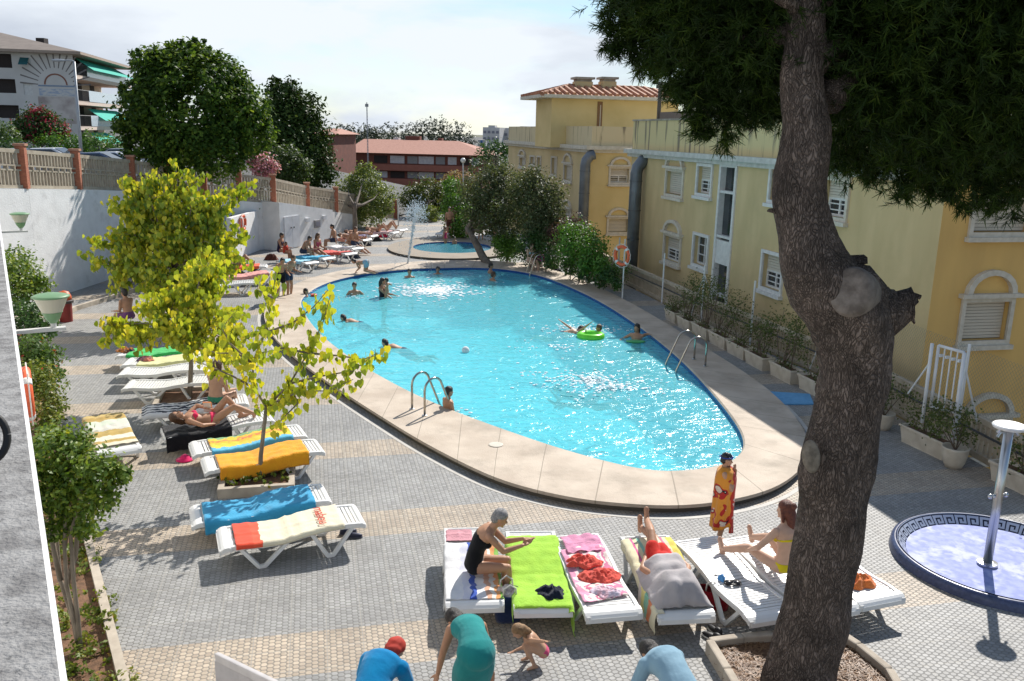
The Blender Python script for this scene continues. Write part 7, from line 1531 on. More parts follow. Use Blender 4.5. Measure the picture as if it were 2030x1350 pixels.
POSE = {
 'stand': dict(pel=V(0,0,.93), chest=V(0,.01,1.19), neck=V(0,-.01,1.42), head=V(0,.03,1.585), aL=V(-.10,0,.09), aR=V(.10,.04,.09), wL=V(-.25,.08,.84), wR=V(.25,.06,.84)),
 'sit': dict(pel=V(0,0,.50), chest=V(0,.02,.76), neck=V(0,.07,.98), head=V(0,.12,1.13), aL=V(-.13,.46,.09), aR=V(.13,.46,.09), wL=V(-.16,.38,.62), wR=V(.16,.38,.62), ep=V(0,-.4,-1)),
 'lie': dict(pel=V(0,.85,.0), chest=V(0,.58,.02), neck=V(0,.36,.02), head=V(0,.20,.05), aL=V(-.10,1.66,-.02), aR=V(.10,1.66,-.02), wL=V(-.30,.80,-.02), wR=V(.30,.80,-.02), kp=V(0,0,1), ep=V(1,0,0), face=V(0,-.1,1), foot=V(0,.3,1), fwd=V(0,0,1)),
 'swim': dict(pel=V(0,-.35,-.12), chest=V(0,-.10,-.05), neck=V(0,.13,-.0), head=V(0,.26,.10), aL=V(-.12,-1.15,-.22), aR=V(.12,-1.15,-.18), wL=V(-.30,.45,-.08), wR=V(.30,.40,-.10), kp=V(0,0,-1), ep=V(0,0,-1), face=V(0,1,.15), foot=V(0,-1,-.3)),
 'crawl': dict(pel=V(0,-.25,.50), chest=V(0,.02,.50), neck=V(0,.22,.52), head=V(0,.37,.56), aL=V(-.12,-.62,.07), aR=V(.12,-.66,.07), wL=V(-.16,.22,.06), wR=V(.16,.28,.06), kp=V(0,1,-.4), face=V(0,1,-.2), foot=V(0,-1,0)),
 'bend': dict(pel=V(0,-.02,.90), chest=V(0,.26,.93), neck=V(0,.46,.80), head=V(0,.56,.68), aL=V(-.12,0,.09), aR=V(.12,.05,.09), wL=V(-.20,.50,.30), wR=V(.20,.50,.30), face=V(0,.5,-1), ep=V(1,-.3,0)),
 'squat': dict(pel=V(0,-.10,.26), chest=V(0,.05,.50), neck=V(0,.20,.70), head=V(0,.30,.85), aL=V(-.16,.12,.09), aR=V(.16,.14,.09), wL=V(-.20,.42,.35), wR=V(.20,.40,.35)),
}
def person(label, loc, rz, s=1, pose='stand', skin='tan', hair='brown', wear=(), vox=.022, near=False, long=False, tilt=None, group=None, eyes=False, child=False, head_only=False, **ov):
    t = thing("person", label, "person", loc, rz, group)
    J = {'lat': V(1,0,0), 'kp': V(0,1,0), 'ep': V(0,-1,0), 'face': V(0,1,-.1), 'foot': V(0,1,0)}; J.update(POSE[pose]); J.update(ov)
    for k in list(J):
        if isinstance(J[k], tuple): J[k] = Vector(J[k])
    hs = 1.25 if child else 1.0
    ax = (J['chest']-J['pel']); la, fw_ = frame_of(J['lat'], ax); la2, fw2 = frame_of(J['lat'], J['neck']-J['chest'])
    hipL, hipR = J['pel']-la*.09, J['pel']+la*.09; nk = J['neck']; dn = (J['neck']-J['chest']).normalized()
    shL, shR = nk-la2*.165-dn*.05, nk+la2*.165-dn*.05
    kL, aL = ik(hipL, J['aL'], .43, .42, J.get('kpL', J['kp'])); kR, aR = ik(hipR, J['aR'], .43, .42, J.get('kpR', J['kp']))
    epL = J.get('epL', V(-abs(J['ep'].x) if J['ep'].x else 0, J['ep'].y, J['ep'].z)); epR = J.get('epR', J['ep'])
    eL, wL = ik(shL, J['wL'], .29, .25, epL); eR, wR = ik(shR, J['wR'], .29, .25, epR)
    mb = MB(); torso(mb, J, -.12, 1.06, 0)
    for h, k, a in ((hipL,kL,aL),(hipR,kR,aR)):
        m1 = h.lerp(k,.45); m2 = k.lerp(a,.3); limb(mb, [h, m1, k, m2, a], [.088,.076,.054,.056,.036], 14)
    for sh, e, w in ((shL,eL,wL),(shR,eR,wR)): limb(mb, [sh, sh.lerp(e,.4), e, e.lerp(w,.3), w], [.052,.047,.038,.037,.025], 12)
    hc = J['head']; fc = J['face'].normalized(); upd = (hc-nk).normalized(); upd = (upd-fc*upd.dot(fc)*.8).normalized(); sd = fc.cross(upd).normalized(); q = Matrix((sd, fc, upd)).transposed()
    limb(mb, [nk-dn*.02, nk.lerp(hc,.55)], [.058,.052], 12)
    H = lambda x, y, z: hc + q @ (Vector((x,y,z))*hs)
    mb.ell(H(0,-.01,.02), tuple(hs*x for x in (.076,.094,.098)), 20, 14, rot=q); mb.ell(H(0,.030,-.045), tuple(hs*x for x in (.056,.060,.066)), 16, 12, rot=q)
    mb.ell(H(0,.097,-.022), tuple(hs*x for x in (.011,.018,.020)), 8, 8, rot=q); mb.ell(H(0,.076,-.095), tuple(hs*x for x in (.020,.016,.016)), 8, 8, rot=q)
    for sx in (-1,1): mb.ell(H(sx*.078,-.008,-.005), tuple(hs*x for x in (.012,.020,.030)), 8, 8, rot=q)
    for (w, e, sg) in ((wL,eL,-1),(wR,eR,1)):
        d = (w-e).normalized(); hd = J.get('hdL' if sg < 0 else 'hdR'); d = hd.normalized() if hd else d
        nrm = d.cross(V(0,0,1)); nrm = nrm.normalized() if nrm.length > .1 else V(1,0,0); pn = d.cross(nrm).normalized()   # nrm spreads the fingers, pn is the back of the hand
        qh = Matrix((nrm, d, pn)).transposed(); mb.ell(w+d*.045, (.038,.055,.016), 12, 8, rot=qh)
        if near:
            for i, (o_, ln, b_) in enumerate(((-.028,.062,.5),(-.010,.074,.45),(.009,.070,.5),(.027,.055,.6))):
                r0 = w+d*.085+nrm*o_; m_ = r0+d*ln*.5-pn*.010*b_; e_ = m_+d*ln*.45-pn*.032*b_; limb(mb, [r0-d*.02, m_, e_], [.0095,.0088,.0075], 8, 2)
            r0 = w+d*.025-nrm*.030*sg; limb(mb, [r0, r0+d*.030-nrm*.028*sg-pn*.008, r0+d*.058-nrm*.036*sg-pn*.018], [.012,.0105,.009], 8, 2)
        else: mb.ell(w+d*.105, (.034,.050,.014), 10, 6, rot=qh)
    for a, k, sg in ((aL,kL,-1),(aR,kR,1)):
        f = J.get('footL' if sg < 0 else 'footR', J['foot']).normalized(); limb(mb, [a-f*.045-(V(0,0,.035) if abs(f.z) < .5 else V(0,0,0)), a+f*.06-(V(0,0,.045) if abs(f.z) < .5 else V(0,0,0)), a+f*.145-(V(0,0,.055) if abs(f.z) < .5 else V(0,0,0))], [.036,.036,.024], 10); mb.ell(a+f*.12-(V(0,0,.055) if abs(f.z) < .5 else V(0,0,0)), (.042,.05,.022), 10, 6, rot=f.to_track_quat('Y','Z').to_matrix())
    def sc(m_):
        m_.v = [v*s for v in m_.v]; return m_
    body = sc(mb).build("body", SK[skin], t, world=False, smooth=True, remesh=vox*s if not near else vox*s, sm=3 if not near else 2)
    # hair: a cap over the skull, with locks for long hair
    mb = MB()
    if hair:
        k0 = 0; mb.ell(H(0,-.022,.040), tuple(hs*x for x in (.086,.098,.090)), 20, 14, rot=q); mb.ell(H(0,-.055,-.01), tuple(hs*x for x in (.080,.062,.085)), 14, 10, rot=q)
        if long: limb(mb, [H(0,-.07,-.02), H(0,-.095,-.12), H(0,-.09,-.24)], [.075*hs,.062*hs,.03*hs], 12); [limb(mb, [H(sx*.07,-.01,.0), H(sx*.078,-.03,-.13)], [.026*hs,.018*hs], 8) for sx in (-1,1)]
        if long == 'bun': mb.ell(H(0,-.12,.06), (.045,.04,.045), 12, 8, rot=q)
        for i in range(len(mb.v)): v = mb.v[i]; mb.v[i] = v + (v-hc).normalized()*mnoise.noise(v*26)*.010
        o = sc(mb).build("hair", HR[hair] if isinstance(hair, str) else hair, t, world=False, smooth=True, remesh=max(.010, vox*.7)*s, sm=1)
    if eyes:
        for sx in (-1,1): mb = MB(); mb.ell(H(sx*.030,.078,.005), (.012,.007,.007), 8, 6, rot=q); sc(mb).build("eye", M("eye_dark", (.02,.015,.012), .2), t, world=False, smooth=True)
        mb = MB(); mb.ell(H(0,.088,-.062), (.022,.007,.006), 10, 6, rot=q); sc(mb).build("mouth", M("lips", (.35,.10,.08), .5), t, world=False, smooth=True)
    for w_ in wear:
        nm, mt = w_[0], w_[1]; mb = MB(); g = .007; vx = max(.012, vox*.8)
        if nm == 'trunks':
            torso(mb, J, -.10, .24, g+.002)
            for h, k in ((hipL,kL),(hipR,kR)): limb(mb, [h, h.lerp(k, w_[2] if len(w_) > 2 else .5)], [.10,.092], 14)
        elif nm == 'bikini_bottom': torso(mb, J, -.11, .12, g)
        elif nm == 'bikini_top':
            for sx in (-1,1): mb.ell(spine(J,.66)+la2*sx*.075+fw2*.090, (.062,.055,.055), 12, 8)
            torso(mb, J, .62, .68, g)
        elif nm == 'swimsuit':
            torso(mb, J, -.11, .74, g)
            for sx in (-1,1): mb.ell(spine(J,.68)+la2*sx*.075+fw2*.080, (.066,.06,.062), 12, 8); limb(mb, [spine(J,.74)+la2*sx*.10+fw2*.09, nk+la2*sx*.10-dn*.02, spine(J,.72)+la2*sx*.09-fw2*.10], [.012,.012,.012], 8); limb(mb, [(hipL if sx < 0 else hipR), (hipL if sx < 0 else hipR).lerp(kL if sx < 0 else kR, .04)], [.098,.094], 12)
        elif nm == 'shirt':
            torso(mb, J, -.06, 1.0, g+.014)
            for sh, e in ((shL,eL),(shR,eR)): limb(mb, [sh, sh.lerp(e,.75)], [.070,.062], 12)
        elif nm == 'dress':
            torso(mb, J, -.10, .86, g+.012); mb.ell(J['pel']-V(0,0,.03), (.195,.185,.17), 18, 12); mid = (kL+kR)/2; a_ = spine(J, .0)-V(0,0,.05); k = 6; vs = []
            for i in range(k+1):
                t_ = i/k; c = a_.lerp(mid.lerp((aL+aR)/2,.12), t_); r_ = .185+.02*math.sin(t_*3)+.02*t_
                for j in range(20): b = 2*math.pi*j/20; rr_ = r_*(1+.04*math.sin(b*5)*t_); vs.append(c+la*math.cos(b)*rr_+V(0,1,0)*math.sin(b)*rr_*.88)
            mb.add(vs, [(i*20+j, i*20+(j+1)%20, (i+1)*20+(j+1)%20, (i+1)*20+j) for i in range(k) for j in range(20)]+[tuple(range(20))[::-1], tuple(k*20+j for j in range(20))])
            for sh, e in ((shL,eL),(shR,eR)): limb(mb, [spine(J,.80)+(sh-nk)*.35, spine(J,.97)+(sh-nk)*.45], [.05,.035], 10)
        sc(mb).build(nm, mt, t, world=False, smooth=True, remesh=vx*s, sm=2)
    return t
cm_ = lambda n_, c, c2=None, sc_=6: M(n_, c, .9, c2 or tuple(x*.75 for x in c), scale=5, bump=.55, bscale=9, sheen=.15, spec=.1)
Z = lambda d: -R(d)     # azimuth (degrees to the right of straight ahead) -> rotation
# --- the front row
sp = G(944,1122,.46)
person("grey haired woman in a black swimsuit seated side on, hands held out before her", (sp.x, sp.y, -.01), Z(88), .95, 'sit', 'tan', 'grey', [('swimsuit', cm_("suit_black", (.010,.010,.012)))], vox=.010, near=True, eyes=True,
       pel=V(0,-.03,.52), chest=V(0,.03,.80), neck=V(0,.19,1.02), head=V(0,.30,1.16), face=V(0,1,-.45), aL=V(-.08,.36,.12), aR=V(.10,.42,.10), wL=V(-.04,.60,.86), wR=V(.07,.58,.82), ep=V(0,-.1,-1), hdL=V(.3,1,.1), hdR=V(-.5,1,.2), kp=V(0,1,.5), foot=V(0,1,-.1))
c0 = G(1424,1078)
chp = person("child in a black swim cap wrapped in an orange towel, hand at mouth", c0, Z(98), .80, 'stand', 'mid', M("cap_black", (.015,.015,.018), .35), [], vox=.012, near=True, eyes=True, child=False,
       aL=V(-.07,.02,.09), aR=V(.07,-.02,.09), wL=V(-.02,.16,1.36), wR=V(.04,.17,1.30), epL=V(-.4,.2,-1), epR=V(.4,.2,-1), hdL=V(.2,.1,1), hdR=V(-.2,.1,1), face=V(0,1,-.25))
mb = MB()
def wrap(u, v):
    a = u*2*math.pi*1.08 + .5; z = (1.475-1.12*v)*.80; prof_ = [(0,.07),(.03,.125),(.08,.175),(.18,.205),(.35,.20),(.6,.205),(1,.235)]
    for (va, ra_), (vb, rb2) in zip(prof_, prof_[1:]):
        if v <= vb: r_ = ra_+(rb2-ra_)*(v-va)/(vb-va); break
    r_ += .016*math.sin(a*9+v*2)*v + .012*math.sin(a*5+v*5) + .02*u*(v > .05)
    z += -.16*v*math.sin(a*.5+.4)*.5 + (.02*math.sin(a*3) if v > .95 else 0)
    return Vector((r_*1.02*math.cos(a)*.80, (r_*.86*math.sin(a)+.03)*.80, z))
mb.grid(wrap, 70, 36)
def towel_pattern():
    m, nt, b = nodes_of("tw_child"); L = nt.links.new; co = N(nt, "ShaderNodeTexCoord"); sp_ = N(nt, "ShaderNodeSeparateXYZ"); L(co.outputs["Object"], sp_.inputs[0])
    vo = N(nt, "ShaderNodeTexNoise"); vo.inputs["Scale"].default_value = 6.5; vo.inputs["Detail"].default_value = 1; L(co.outputs["Object"], vo.inputs[0])
    r = N(nt, "ShaderNodeValToRGB"); cr_ = r.color_ramp; cr_.interpolation = 'CONSTANT'
    for e in ((.55,(.42,.02,.015)),(.63,(.015,.012,.012)),(.66,(.66,.55,.45))): x = cr_.elements.new(e[0]); x.color = c4(e[1])
    cr_.elements[0].color = (.66,.27,.03,1); L(vo.outputs[0], r.inputs[0])
    dv = N(nt, "ShaderNodeTexVoronoi"); dv.inputs["Scale"].default_value = 11; L(co.outputs["Object"], dv.inputs[0])
    red = math_(nt, 'MULTIPLY', math_(nt, 'GREATER_THAN', vo.outputs[0], .545), math_(nt, 'LESS_THAN', dv.outputs[0], .26))
    side = math_(nt, 'GREATER_THAN', math_(nt, 'ADD', sp_.outputs[1], math_(nt, 'MULTIPLY', vo.outputs[0], .10)), .155)
    m1 = N(nt, "ShaderNodeMixRGB"); m1.inputs[2].default_value = (.46,.035,.02,1); L(side, m1.inputs[0]); L(r.outputs[0], m1.inputs[1])
    m2 = N(nt, "ShaderNodeMixRGB"); m2.inputs[2].default_value = (.68,.60,.52,1); L(math_(nt, 'MULTIPLY', red, .8), m2.inputs[0]); L(m1.outputs[0], m2.inputs[1]); L(m2.outputs[0], b.inputs["Base Color"]); b.inputs["Roughness"].default_value = .95; b.inputs["Sheen Weight"].default_value = .2
    n2 = N(nt, "ShaderNodeTexNoise"); n2.inputs["Scale"].default_value = 45; L(co.outputs["Object"], n2.inputs[0]); bu = N(nt, "ShaderNodeBump"); bu.inputs["Strength"].default_value = .5; bu.inputs["Distance"].default_value = .01; L(n2.outputs[0], bu.inputs["Height"]); L(bu.outputs[0], b.inputs["Normal"])
    return m
mb.build("wrapped_towel", towel_pattern(), chp, world=False, smooth=True, solid=.008)
mb = MB()
for sx in (-1,1): mb.ell((sx*.028*.8, (.03+.085)*.8, (1.585+.055)*.8), (.024,.014,.018), 10, 8)
mb.tube([Vector((math.cos(a)*.091*.8, (math.sin(a)*.112+.012)*.8, (1.585+.052+.0*a)*.8)) for a in [i*.31416 for i in range(21)]], .008, 6); mb.build("goggles", M("goggle_blue", (.02,.06,.35), .2), chp, world=False, smooth=True)
loc, rz = F_L4; ml = at(F_L4, 0, 0, 0)
person("man lying on his back in red shorts with crossed shins raised past the lounger end", (ml.x, ml.y, .47), rz, 1.0, 'lie', 'tan', 'black', [('trunks', cm_("shorts_red", (.62,.03,.02)), .48)], vox=.012, near=True, pel=V(0,1.08,-.02), chest=V(0,.80,.0), neck=V(0,.58,.0), head=V(0,.42,.03), aL=V(.02,1.86,.18), aR=V(-.05,1.90,.05), wL=V(-.19,1.12,.02), wR=V(.19,1.12,.02), epL=V(-1,0,-.2), epR=V(1,0,-.2), lat=V(1,0,0))
t = thing("head_cloth", "pale grey cloth covering the head and chest of the man in red shorts", "towel", (loc.x, loc.y, 0), rz); mb = MB()
def hc_(u, v):
    x = (u-.5)*.68; y = .12+v*.90; n_ = mnoise.noise(Vector((x*6, y*5, 3))); dome = .27*math.exp(-((x/.27)**4))*(.88+.22*math.exp(-((y-.42)/.12)**2)-.12*math.exp(-((y-.60)/.06)**2))
    dome *= min(1, v/.14)**.7 * min(1, (1-v)/.10)**.5
    edge = max(abs(u-.5)*2-.72, 0)*.25
    return Vector((x*(1+.08*n_), y+.02*n_, lz(y)+.035+dome+abs(n_)*.05-edge*.6))
mb.grid(hc_, 30, 30); mb.build("cloth", cm_("greycloth", (.46,.43,.43), (.38,.35,.35)), t, world=False, smooth=True, solid=.006)
s0 = G(1548,1128,.46); ft = G(1452,1078,.44); az = math.atan2(ft.x-s0.x, ft.y-s0.y)
person("woman in a yellow bikini sitting with legs stretched out beside the pine trunk", (s0.x, s0.y, 0), -az, 1.0, 'sit', 'pale', 'red', [('bikini_bottom', cm_("yellow_bik", (.72,.58,.02))), ('bikini_top', MATS["yellow_bik"])], vox=.011, near=True, long='bun',
       pel=V(0,-.05,.54), chest=V(0,-.06,.82), neck=V(0,.0,1.05), head=V(.02,.05,1.22), aL=V(-.26,.74,.46), aR=V(.24,.72,.52), kp=V(0,0,1), foot=V(0,.4,1), wL=V(-.24,.28,.66), wR=V(.26,.26,.62), epL=V(-1,-.4,-.2), epR=V(1,-.4,-.2), face=V(-.2,1,-.15))
sp = G(944,1288,.84)
ha = G(880,1308,.05)
person("girl in a teal dress bending down to the deck between the loungers, seen from behind", (sp.x, sp.y, 0), Z(-8), .97, 'bend', 'tan', 'black', [('dress', cm_("teal_dress", (.02,.24,.23), (.015,.19,.19), 3))], vox=.011, near=True, pel=V(0,0,.86), chest=V(-.03,.26,.90), neck=V(-.07,.46,.84), head=V(-.16,.60,.84), wL=V(-.36,.42,.30), wR=V(.22,.45,.28), aL=V(-.12,.18,.09), aR=V(.05,-.08,.09), hdL=V(-.3,-.2,-1), hdR=V(0,0,-1))
sp = G(732,1398,.88)
person("person in a bright blue shirt and red cap stooping at the bottom edge", (sp.x, sp.y, 0), Z(8), 1.0, 'bend', 'tan', M("cap_red", (.42,.03,.015), .8), [('shirt', cm_("blue_shirt", (.0,.20,.42), (.0,.16,.36), 3)), ('trunks', cm_("blue_shorts", (.03,.05,.10)), .6)], vox=.012, near=True, chest=V(.0,.20,1.04), neck=V(.04,.40,1.05), head=V(.07,.53,1.06), wL=V(-.22,.55,.55), wR=V(.24,.55,.55))
sp = G(1350,1380,.88)
person("person in a pale blue shirt and plaid shorts stooping beside the pine planter", (sp.x, sp.y, 0), Z(-18), 1.0, 'bend', 'tan', 'black', [('shirt', cm_("paleblue_shirt", (.24,.38,.47), (.20,.33,.42), 3)), ('trunks', stripes("plaid", [(0,(.03,.03,.07)),(.2,(.22,.02,.03)),(.35,(.25,.27,.32)),(.5,(.03,.03,.07)),(.65,(.22,.02,.03)),(.8,(.25,.27,.32))], 0, -.2, .2), .6)], vox=.012, near=True, chest=V(0,.20,1.02), neck=V(-.02,.40,1.0), head=V(-.04,.52,.98), wL=V(-.30,.45,.45), wR=V(.25,.50,.45))
sp = G(1066,1316)
person("toddler in pink briefs squatting in the lounger shade with one arm stretched out", sp, Z(-108), .56, 'squat', 'mid', 'blond', [('bikini_bottom', cm_("pink_brief", (.72,.10,.22)))], vox=.020, near=True, child=True, long=True, wL=V(-.75,.05,.95), wR=V(.10,.45,.30), epL=V(-.2,-1,0), chest=V(0,.08,.52), neck=V(0,.26,.68), head=V(.0,.42,.78), face=V(0,.8,-.6))
# --- left group
ml = at(A5, 0, 0, 0)
person("woman in a pink bikini lying on the black towel with one knee raised", (ml.x, ml.y, .46), A5[1], .98, 'lie', 'tan', 'brown', [('bikini_bottom', cm_("pink_bik", (.78,.04,.12))), ('bikini_top', MATS["pink_bik"])], vox=.013, near=True, long=True, eyes=True, pel=V(0,.88,.02), chest=V(0,.62,.05), neck=V(0,.40,.10), head=V(.02,.25,.16), face=V(.2,.25,1), aL=V(-.08,1.40,.02), aR=V(.06,1.62,.03), kpL=V(0,0,1), wL=V(-.12,.80,.20), wR=V(.24,.84,.0), epL=V(-1,0,.3), footL=V(0,1,.2), footR=V(.2,.5,1))
ml = at(A6, .15, 1.30, 0)
person("woman with thick brown hair sitting behind the leaves by the soil planter", (ml.x, ml.y, .0), Z(20), 1.0, 'sit', 'mid', 'brown', [('bikini_bottom', cm_("green_bik", (.05,.25,.15)))], vox=.014, long=True, aL=V(-.3,.40,.10), aR=V(.1,.44,.10))
t = thing("book", "small orange book held up near the reclining woman's hand", "book", at(A5,-.12,.80,.68)); mb = MB(); mb.box((0,0,0), (.15,.02,.20), rot=Matrix.Rotation(.3,3,'X')); mb.build("cover", M("book_orange", (.80,.22,.03), .6), t, world=False); mb = MB(); mb.box((0,.0,.0), (.14,.026,.19), rot=Matrix.Rotation(.3,3,'X')); mb.build("pages", M("paper", (.7,.68,.6), .8), t, world=False)
q0 = G(258,662); person("person sitting in the tree shade left of the big yellow tree", q0, Z(-60), 1.0, 'sit', 'tan', 'black', [('trunks', cm_("purple_sh", (.20,.08,.20)))], vox=.018)
q0 = G(352,668); person("person in shade sitting under the big yellow tree, right of the first", q0, Z(60), 1.0, 'sit', 'tan', 'brown', [('swimsuit', cm_("purple_suit", (.22,.07,.14)))], vox=.018)
q0 = G(557,594); person("man in black shorts standing stooped on the pool edge at the left", q0, Z(150), .95, 'stand', 'tan', 'black', [('trunks', cm_("black_sh", (.015,.015,.02)), .65)], vox=.016, chest=V(0,.16,1.14), neck=V(0,.33,1.30), head=V(0,.43,1.42), wL=V(-.2,.42,.95), wR=V(.2,.42,.95))
q0 = G(573,591); person("bather standing just behind the man in black shorts", q0, Z(120), .92, 'stand', 'tan', 'brown', [('trunks', cm_("navy_sh", (.03,.05,.10)), .5)], vox=.016, chest=V(0,.10,1.17), neck=V(0,.22,1.36), head=V(0,.30,1.50), wL=V(-.2,.35,1.0), wR=V(.2,.38,1.0))
q0 = G(716,541,COPE_Z); person("boy crawling on hands and feet along the far left pool edge", q0, Z(-80), .80, 'crawl', 'tan', 'black', [('trunks', cm_("pale_sh", (.30,.45,.55)), .5)], vox=.016, pel=V(0,-.30,.56), child=True)
# --- bathers by the hut
def sitter(x, y, az, lab, skin='tan', hair='black', wr=None, z=.0, s=1, **k):
    q = G(x, y); return person(lab, (q.x, q.y, z), Z(az), s, 'sit', skin, hair, wr or [('trunks', cm_("dk_sh", (.05,.06,.10)))], vox=.020, **k)
sitter(556,519, 100, "person with dark hair sitting nearest the hut door", 'tan', 'black', [('swimsuit', cm_("dark_suit", (.03,.02,.05)))])
sitter(566,522, 110, "small child in red beside the person by the hut door", 'brown', 'brown', [('shirt', cm_("redtop", (.60,.06,.03)))], s=.62, z=.15)
sitter(601,521, 105, "man leaning forward with hands together before the hut", 'tan', 'black', None, chest=V(0,.12,.74), neck=V(0,.27,.92), head=V(0,.36,1.05), wL=V(-.05,.55,.62), wR=V(.05,.55,.62))
sitter(628,519, 120, "woman in a pink bikini sitting right of the leaning man", 'tan', 'brown', [('swimsuit', cm_("pinksuit", (.50,.10,.16)))], aL=V(-.1,.75,.12), aR=V(.1,.80,.12), long=True)
sitter(664,497, -120, "man with spread arms sitting at the hut's right corner", 'tan', 'black', None, wL=V(-.50,.1,.45), wR=V(.45,.1,.45))
sitter(690,500, 110, "bather in white leaning by the hut's right corner", 'tan', 'black', [('bikini_bottom', cm_("wht", (.7,.7,.68)))], chest=V(0,.14,.74), neck=V(0,.30,.90), head=V(0,.40,1.0), aL=V(-.1,.8,.1), aR=V(.1,.8,.1))
sitter(702,503, 120, "person with legs stretched towards the pool, right of the one in white", 'tan', 'brown', None, aL=V(-.1,.85,.12), aR=V(.12,.82,.12))
def lier(L, lab, skin='tan', hair='brown', wr=None, knee=True, s=.98):
    m_ = at(L, 0, 0, 0); return person(lab, (m_.x, m_.y, .47), L[1], s, 'lie', skin, hair, wr or [('bikini_bottom', cm_("dk2", (.05,.05,.10)))], vox=.022, aL=V(-.1,1.35,.0) if knee else V(-.1,1.7,0), aR=V(.1,1.42,.0) if knee else V(.1,1.7,0))
lier(FL[1], "person lying with bent knees by the low white wall"); lier(FL[7], "person lying flat under the feathery tree", knee=False)
lier(FL[8], "sunbather lying left of the fountain jet with raised knees"); lier(FL[9], "sunbather lying on the last white lounger by the jet")
lier(FL[6], "sunbather on the striped orange towel under the feathery tree", knee=False)
# --- wading pool and beyond
q0 = G(891,474); person("adult standing behind the wading pool, left of a pair", q0, Z(170), 1.0, 'stand', 'tan', 'black', [('trunks', cm_("brn_sh", (.12,.05,.03)), .5)], vox=.022)
q0 = G(899,472); person("adult standing behind the wading pool, right of a pair", q0, Z(190), 1.02, 'stand', 'tan', 'brown', [('trunks', cm_("blk2", (.04,.03,.04)), .5)], vox=.022)
q0 = G(909,471); person("child in an orange float vest beside the two adults", q0, Z(180), .70, 'stand', 'tan', 'brown', [('shirt', cm_("or_vest", (.80,.16,.02)))], vox=.03, child=True)
q0 = G(951,476); person("person in a green shirt and white cap sitting at the wading pool's right rim", q0, Z(170), .85, 'sit', 'tan', M("cap_white", (.7,.7,.68), .8), [('shirt', cm_("gr_shirt", (.20,.45,.06))), ('trunks', cm_("bl3", (.04,.05,.09)))], vox=.024)
q0 = G(978,477); person("person in a white shirt half hidden by the leaning olive trunk", q0, Z(160), .9, 'sit', 'tan', 'black', [('shirt', cm_("wh_shirt", (.62,.62,.60)))], vox=.024)
q0 = G(882,497,-.35); person("child in a pink swimsuit standing in the wading pool", q0, Z(120), .70, 'stand', 'tan', 'brown', [('swimsuit', cm_("pk3", (.60,.05,.14)))], vox=.03, child=True)
q0 = G(900,500,-.4); person("dark haired child sitting low in the wading pool", q0, Z(150), .62, 'sit', 'tan', 'black', [], vox=.03, child=True)
sitter(1050,540, 150, "woman in a pale blue bikini sitting by the far ladder", 'pale', 'brown', [('bikini_bottom', cm_("pbl", (.35,.55,.62))), ('bikini_top', MATS["pbl"])])
# --- in the pool
def wader(x, y, az, lab, depth=1.28, s=1, skin='tan', hair='black', wr=(), **k):
    q = G(x, y, WZ); return person(lab, (q.x, q.y, WZ-depth*s), Z(az), s, 'stand', skin, hair, list(wr), vox=.018, **k)
wader(703,584, 170, "swimmer with wet dark hair up to the chest at the left of the pool", 1.27, wL=V(-.35,.2,1.2), wR=V(.3,.3,1.2))
wader(758,588, 110, "woman standing waist deep holding up a child near the left of the pool", 1.05, hair='black', wr=[('swimsuit', cm_("blk4", (.03,.03,.04)))], long=True, wL=V(-.1,.42,1.12), wR=V(.12,.42,1.05))
wader(767,590, -70, "small child held by the woman standing in the pool", .55, .58, child=True, wL=V(-.3,.1,1.3), wR=V(.3,.1,1.3))
wader(812,550, 180, "swimmer's head and shoulders right below the fountain jet", 1.36); wader(868,543, 180, "swimmer's dark head near the middle of the far pool edge", 1.40)
wader(972,541, 90, "bather with black hair at the far pool edge", 1.30, hair='black'); wader(977,556, 60, "bather with brown hair just in front of the one at the far edge", 1.36, hair='brown')
wader(606,589, 100, "child with red armbands at the far left end of the pool", 1.30, .7, child=True, wr=(), wL=V(-.4,.1,1.4), wR=V(.4,.1,1.4))
q0 = G(606,587,WZ)
for i, dx in enumerate((-.28,.28)):
    t = thing("armband", ("left" if i == 0 else "right")+" red inflatable armband of the child at the pool's left end", "armband", q0+V(dx,0,0)); mb = MB(); mb.tube([q0+V(dx+.07*math.cos(a), .07*math.sin(a), .04) for a in [j*.45 for j in range(15)]], .045, 8); mb.build("tube", M("armband_red", (.75,.06,.03), .3), t, smooth=True)
wader(1262,672, -150, "dark haired bather holding the right pool edge", 1.26, wL=V(-.35,-.1,1.42), wR=V(.35,.3,1.25), hair='black', long=True)
wader(1188,664, -95, "child swimming behind the bright green ring", 1.34, .85, wL=V(-.2,.45,1.32), wR=V(.2,.45,1.32), hair='brown')
wader(888,818, 60, "tanned boy standing in the water beside the near ladder, seen from behind", 1.10, .92, skin='tan', hair='black', wL=V(-.2,.3,1.05), wR=V(.2,.3,1.05))
def swimmer(x, y, az, lab, z=WZ, **k):
    q = G(x, y, z); return person(lab, (q.x, q.y, z), Z(az), .95, 'swim', k.pop('skin','mid'), k.pop('hair','black'), [('trunks', cm_("swm", (.05,.06,.12)))], vox=.018, **k)
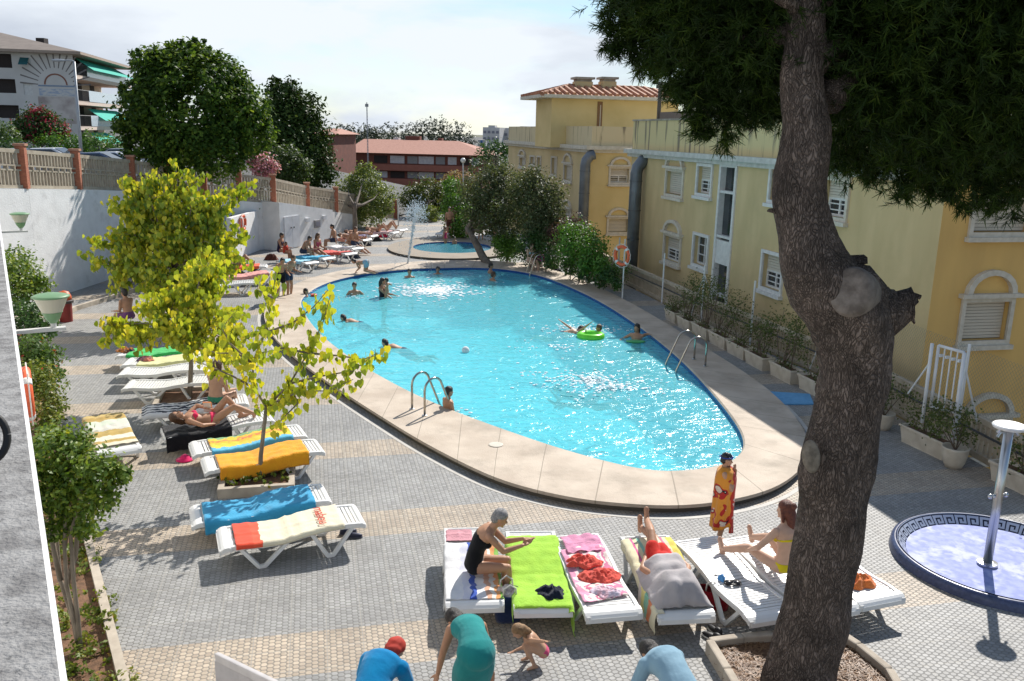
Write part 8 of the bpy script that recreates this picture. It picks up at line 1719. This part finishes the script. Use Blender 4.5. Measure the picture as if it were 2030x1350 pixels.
swimmer(696,637, -82, "swimmer stretched out at the surface with head to the left"); swimmer(780,688, -75, "swimmer with wet black hair in the left middle of the pool")
swimmer(1135,658, 100, "swimmer splashing with one arm raised left of the green ring", wR=V(.2,.55,.35), wL=V(-.3,-.4,.25))
swimmer(1125,780, -80, "diver just under the surface, left of a pair in the right half", z=-.22, skin='brown'); swimmer(1200,778, 70, "diver just under the surface, right of a pair in the right half", z=-.22, skin='brown')
rc = G(1171,667,WZ+.02); t = thing("swim_ring", "bright green inflatable ring floating near the right side of the pool", "swim ring", rc); mb = MB(); mb.tube([rc+V(.30*math.cos(a), .27*math.sin(a), .02) for a in [j*math.pi/14 for j in range(29)]], .10, 10, cap=False); mb.build("ring", M("ring_green", (.18,.72,.04), .3, (.14,.62,.03)), t, smooth=True)
rc = G(1260,678,WZ+.02); t = thing("swim_float", "small green float beside the bather at the right pool edge", "float", rc); mb = MB(); mb.ell(rc+V(0,0,.02), (.28,.12,.04), 16, 8); mb.build("float_body", M("float_green", (.08,.40,.12), .4), t, smooth=True)
rc = G(923,698,WZ); t = thing("beach_ball", "small dark and white ball floating in the middle of the pool", "ball", rc); mb = MB(); mb.ell(rc+V(0,0,.05), (.10,.10,.10), 14, 10); mb.build("ball", stripes("ball_st", [(0,(.03,.05,.06)),(.5,(.7,.7,.7))], 0, -.1+rc.x, .1+rc.x), t, smooth=True)
# churned water around swimmers
mb = MB(); rng = np.random.default_rng(5)
for (x, y, n_, r0) in ((1155,655,240,.45),(1170,755,300,.55),(1210,770,160,.4),(895,820,40,.3),(703,590,30,.25),(1110,690,60,.6)):
    c0_ = G(x, y, WZ)
    for i in range(n_): a = rng.random()*6.283; r_ = abs(rng.normal())*r0; s_ = .010+.022*rng.random(); mb.ell(c0_+V(math.cos(a)*r_*1.6, math.sin(a)*r_, .008+.08*rng.random()**3), (s_*1.8, s_, s_*.6), 5, 3)
o = mb.build("splashes", MATS["foam"], None); tag(o, "white splashes round the swimmers in the right half of the pool", "splash", kind="stuff")
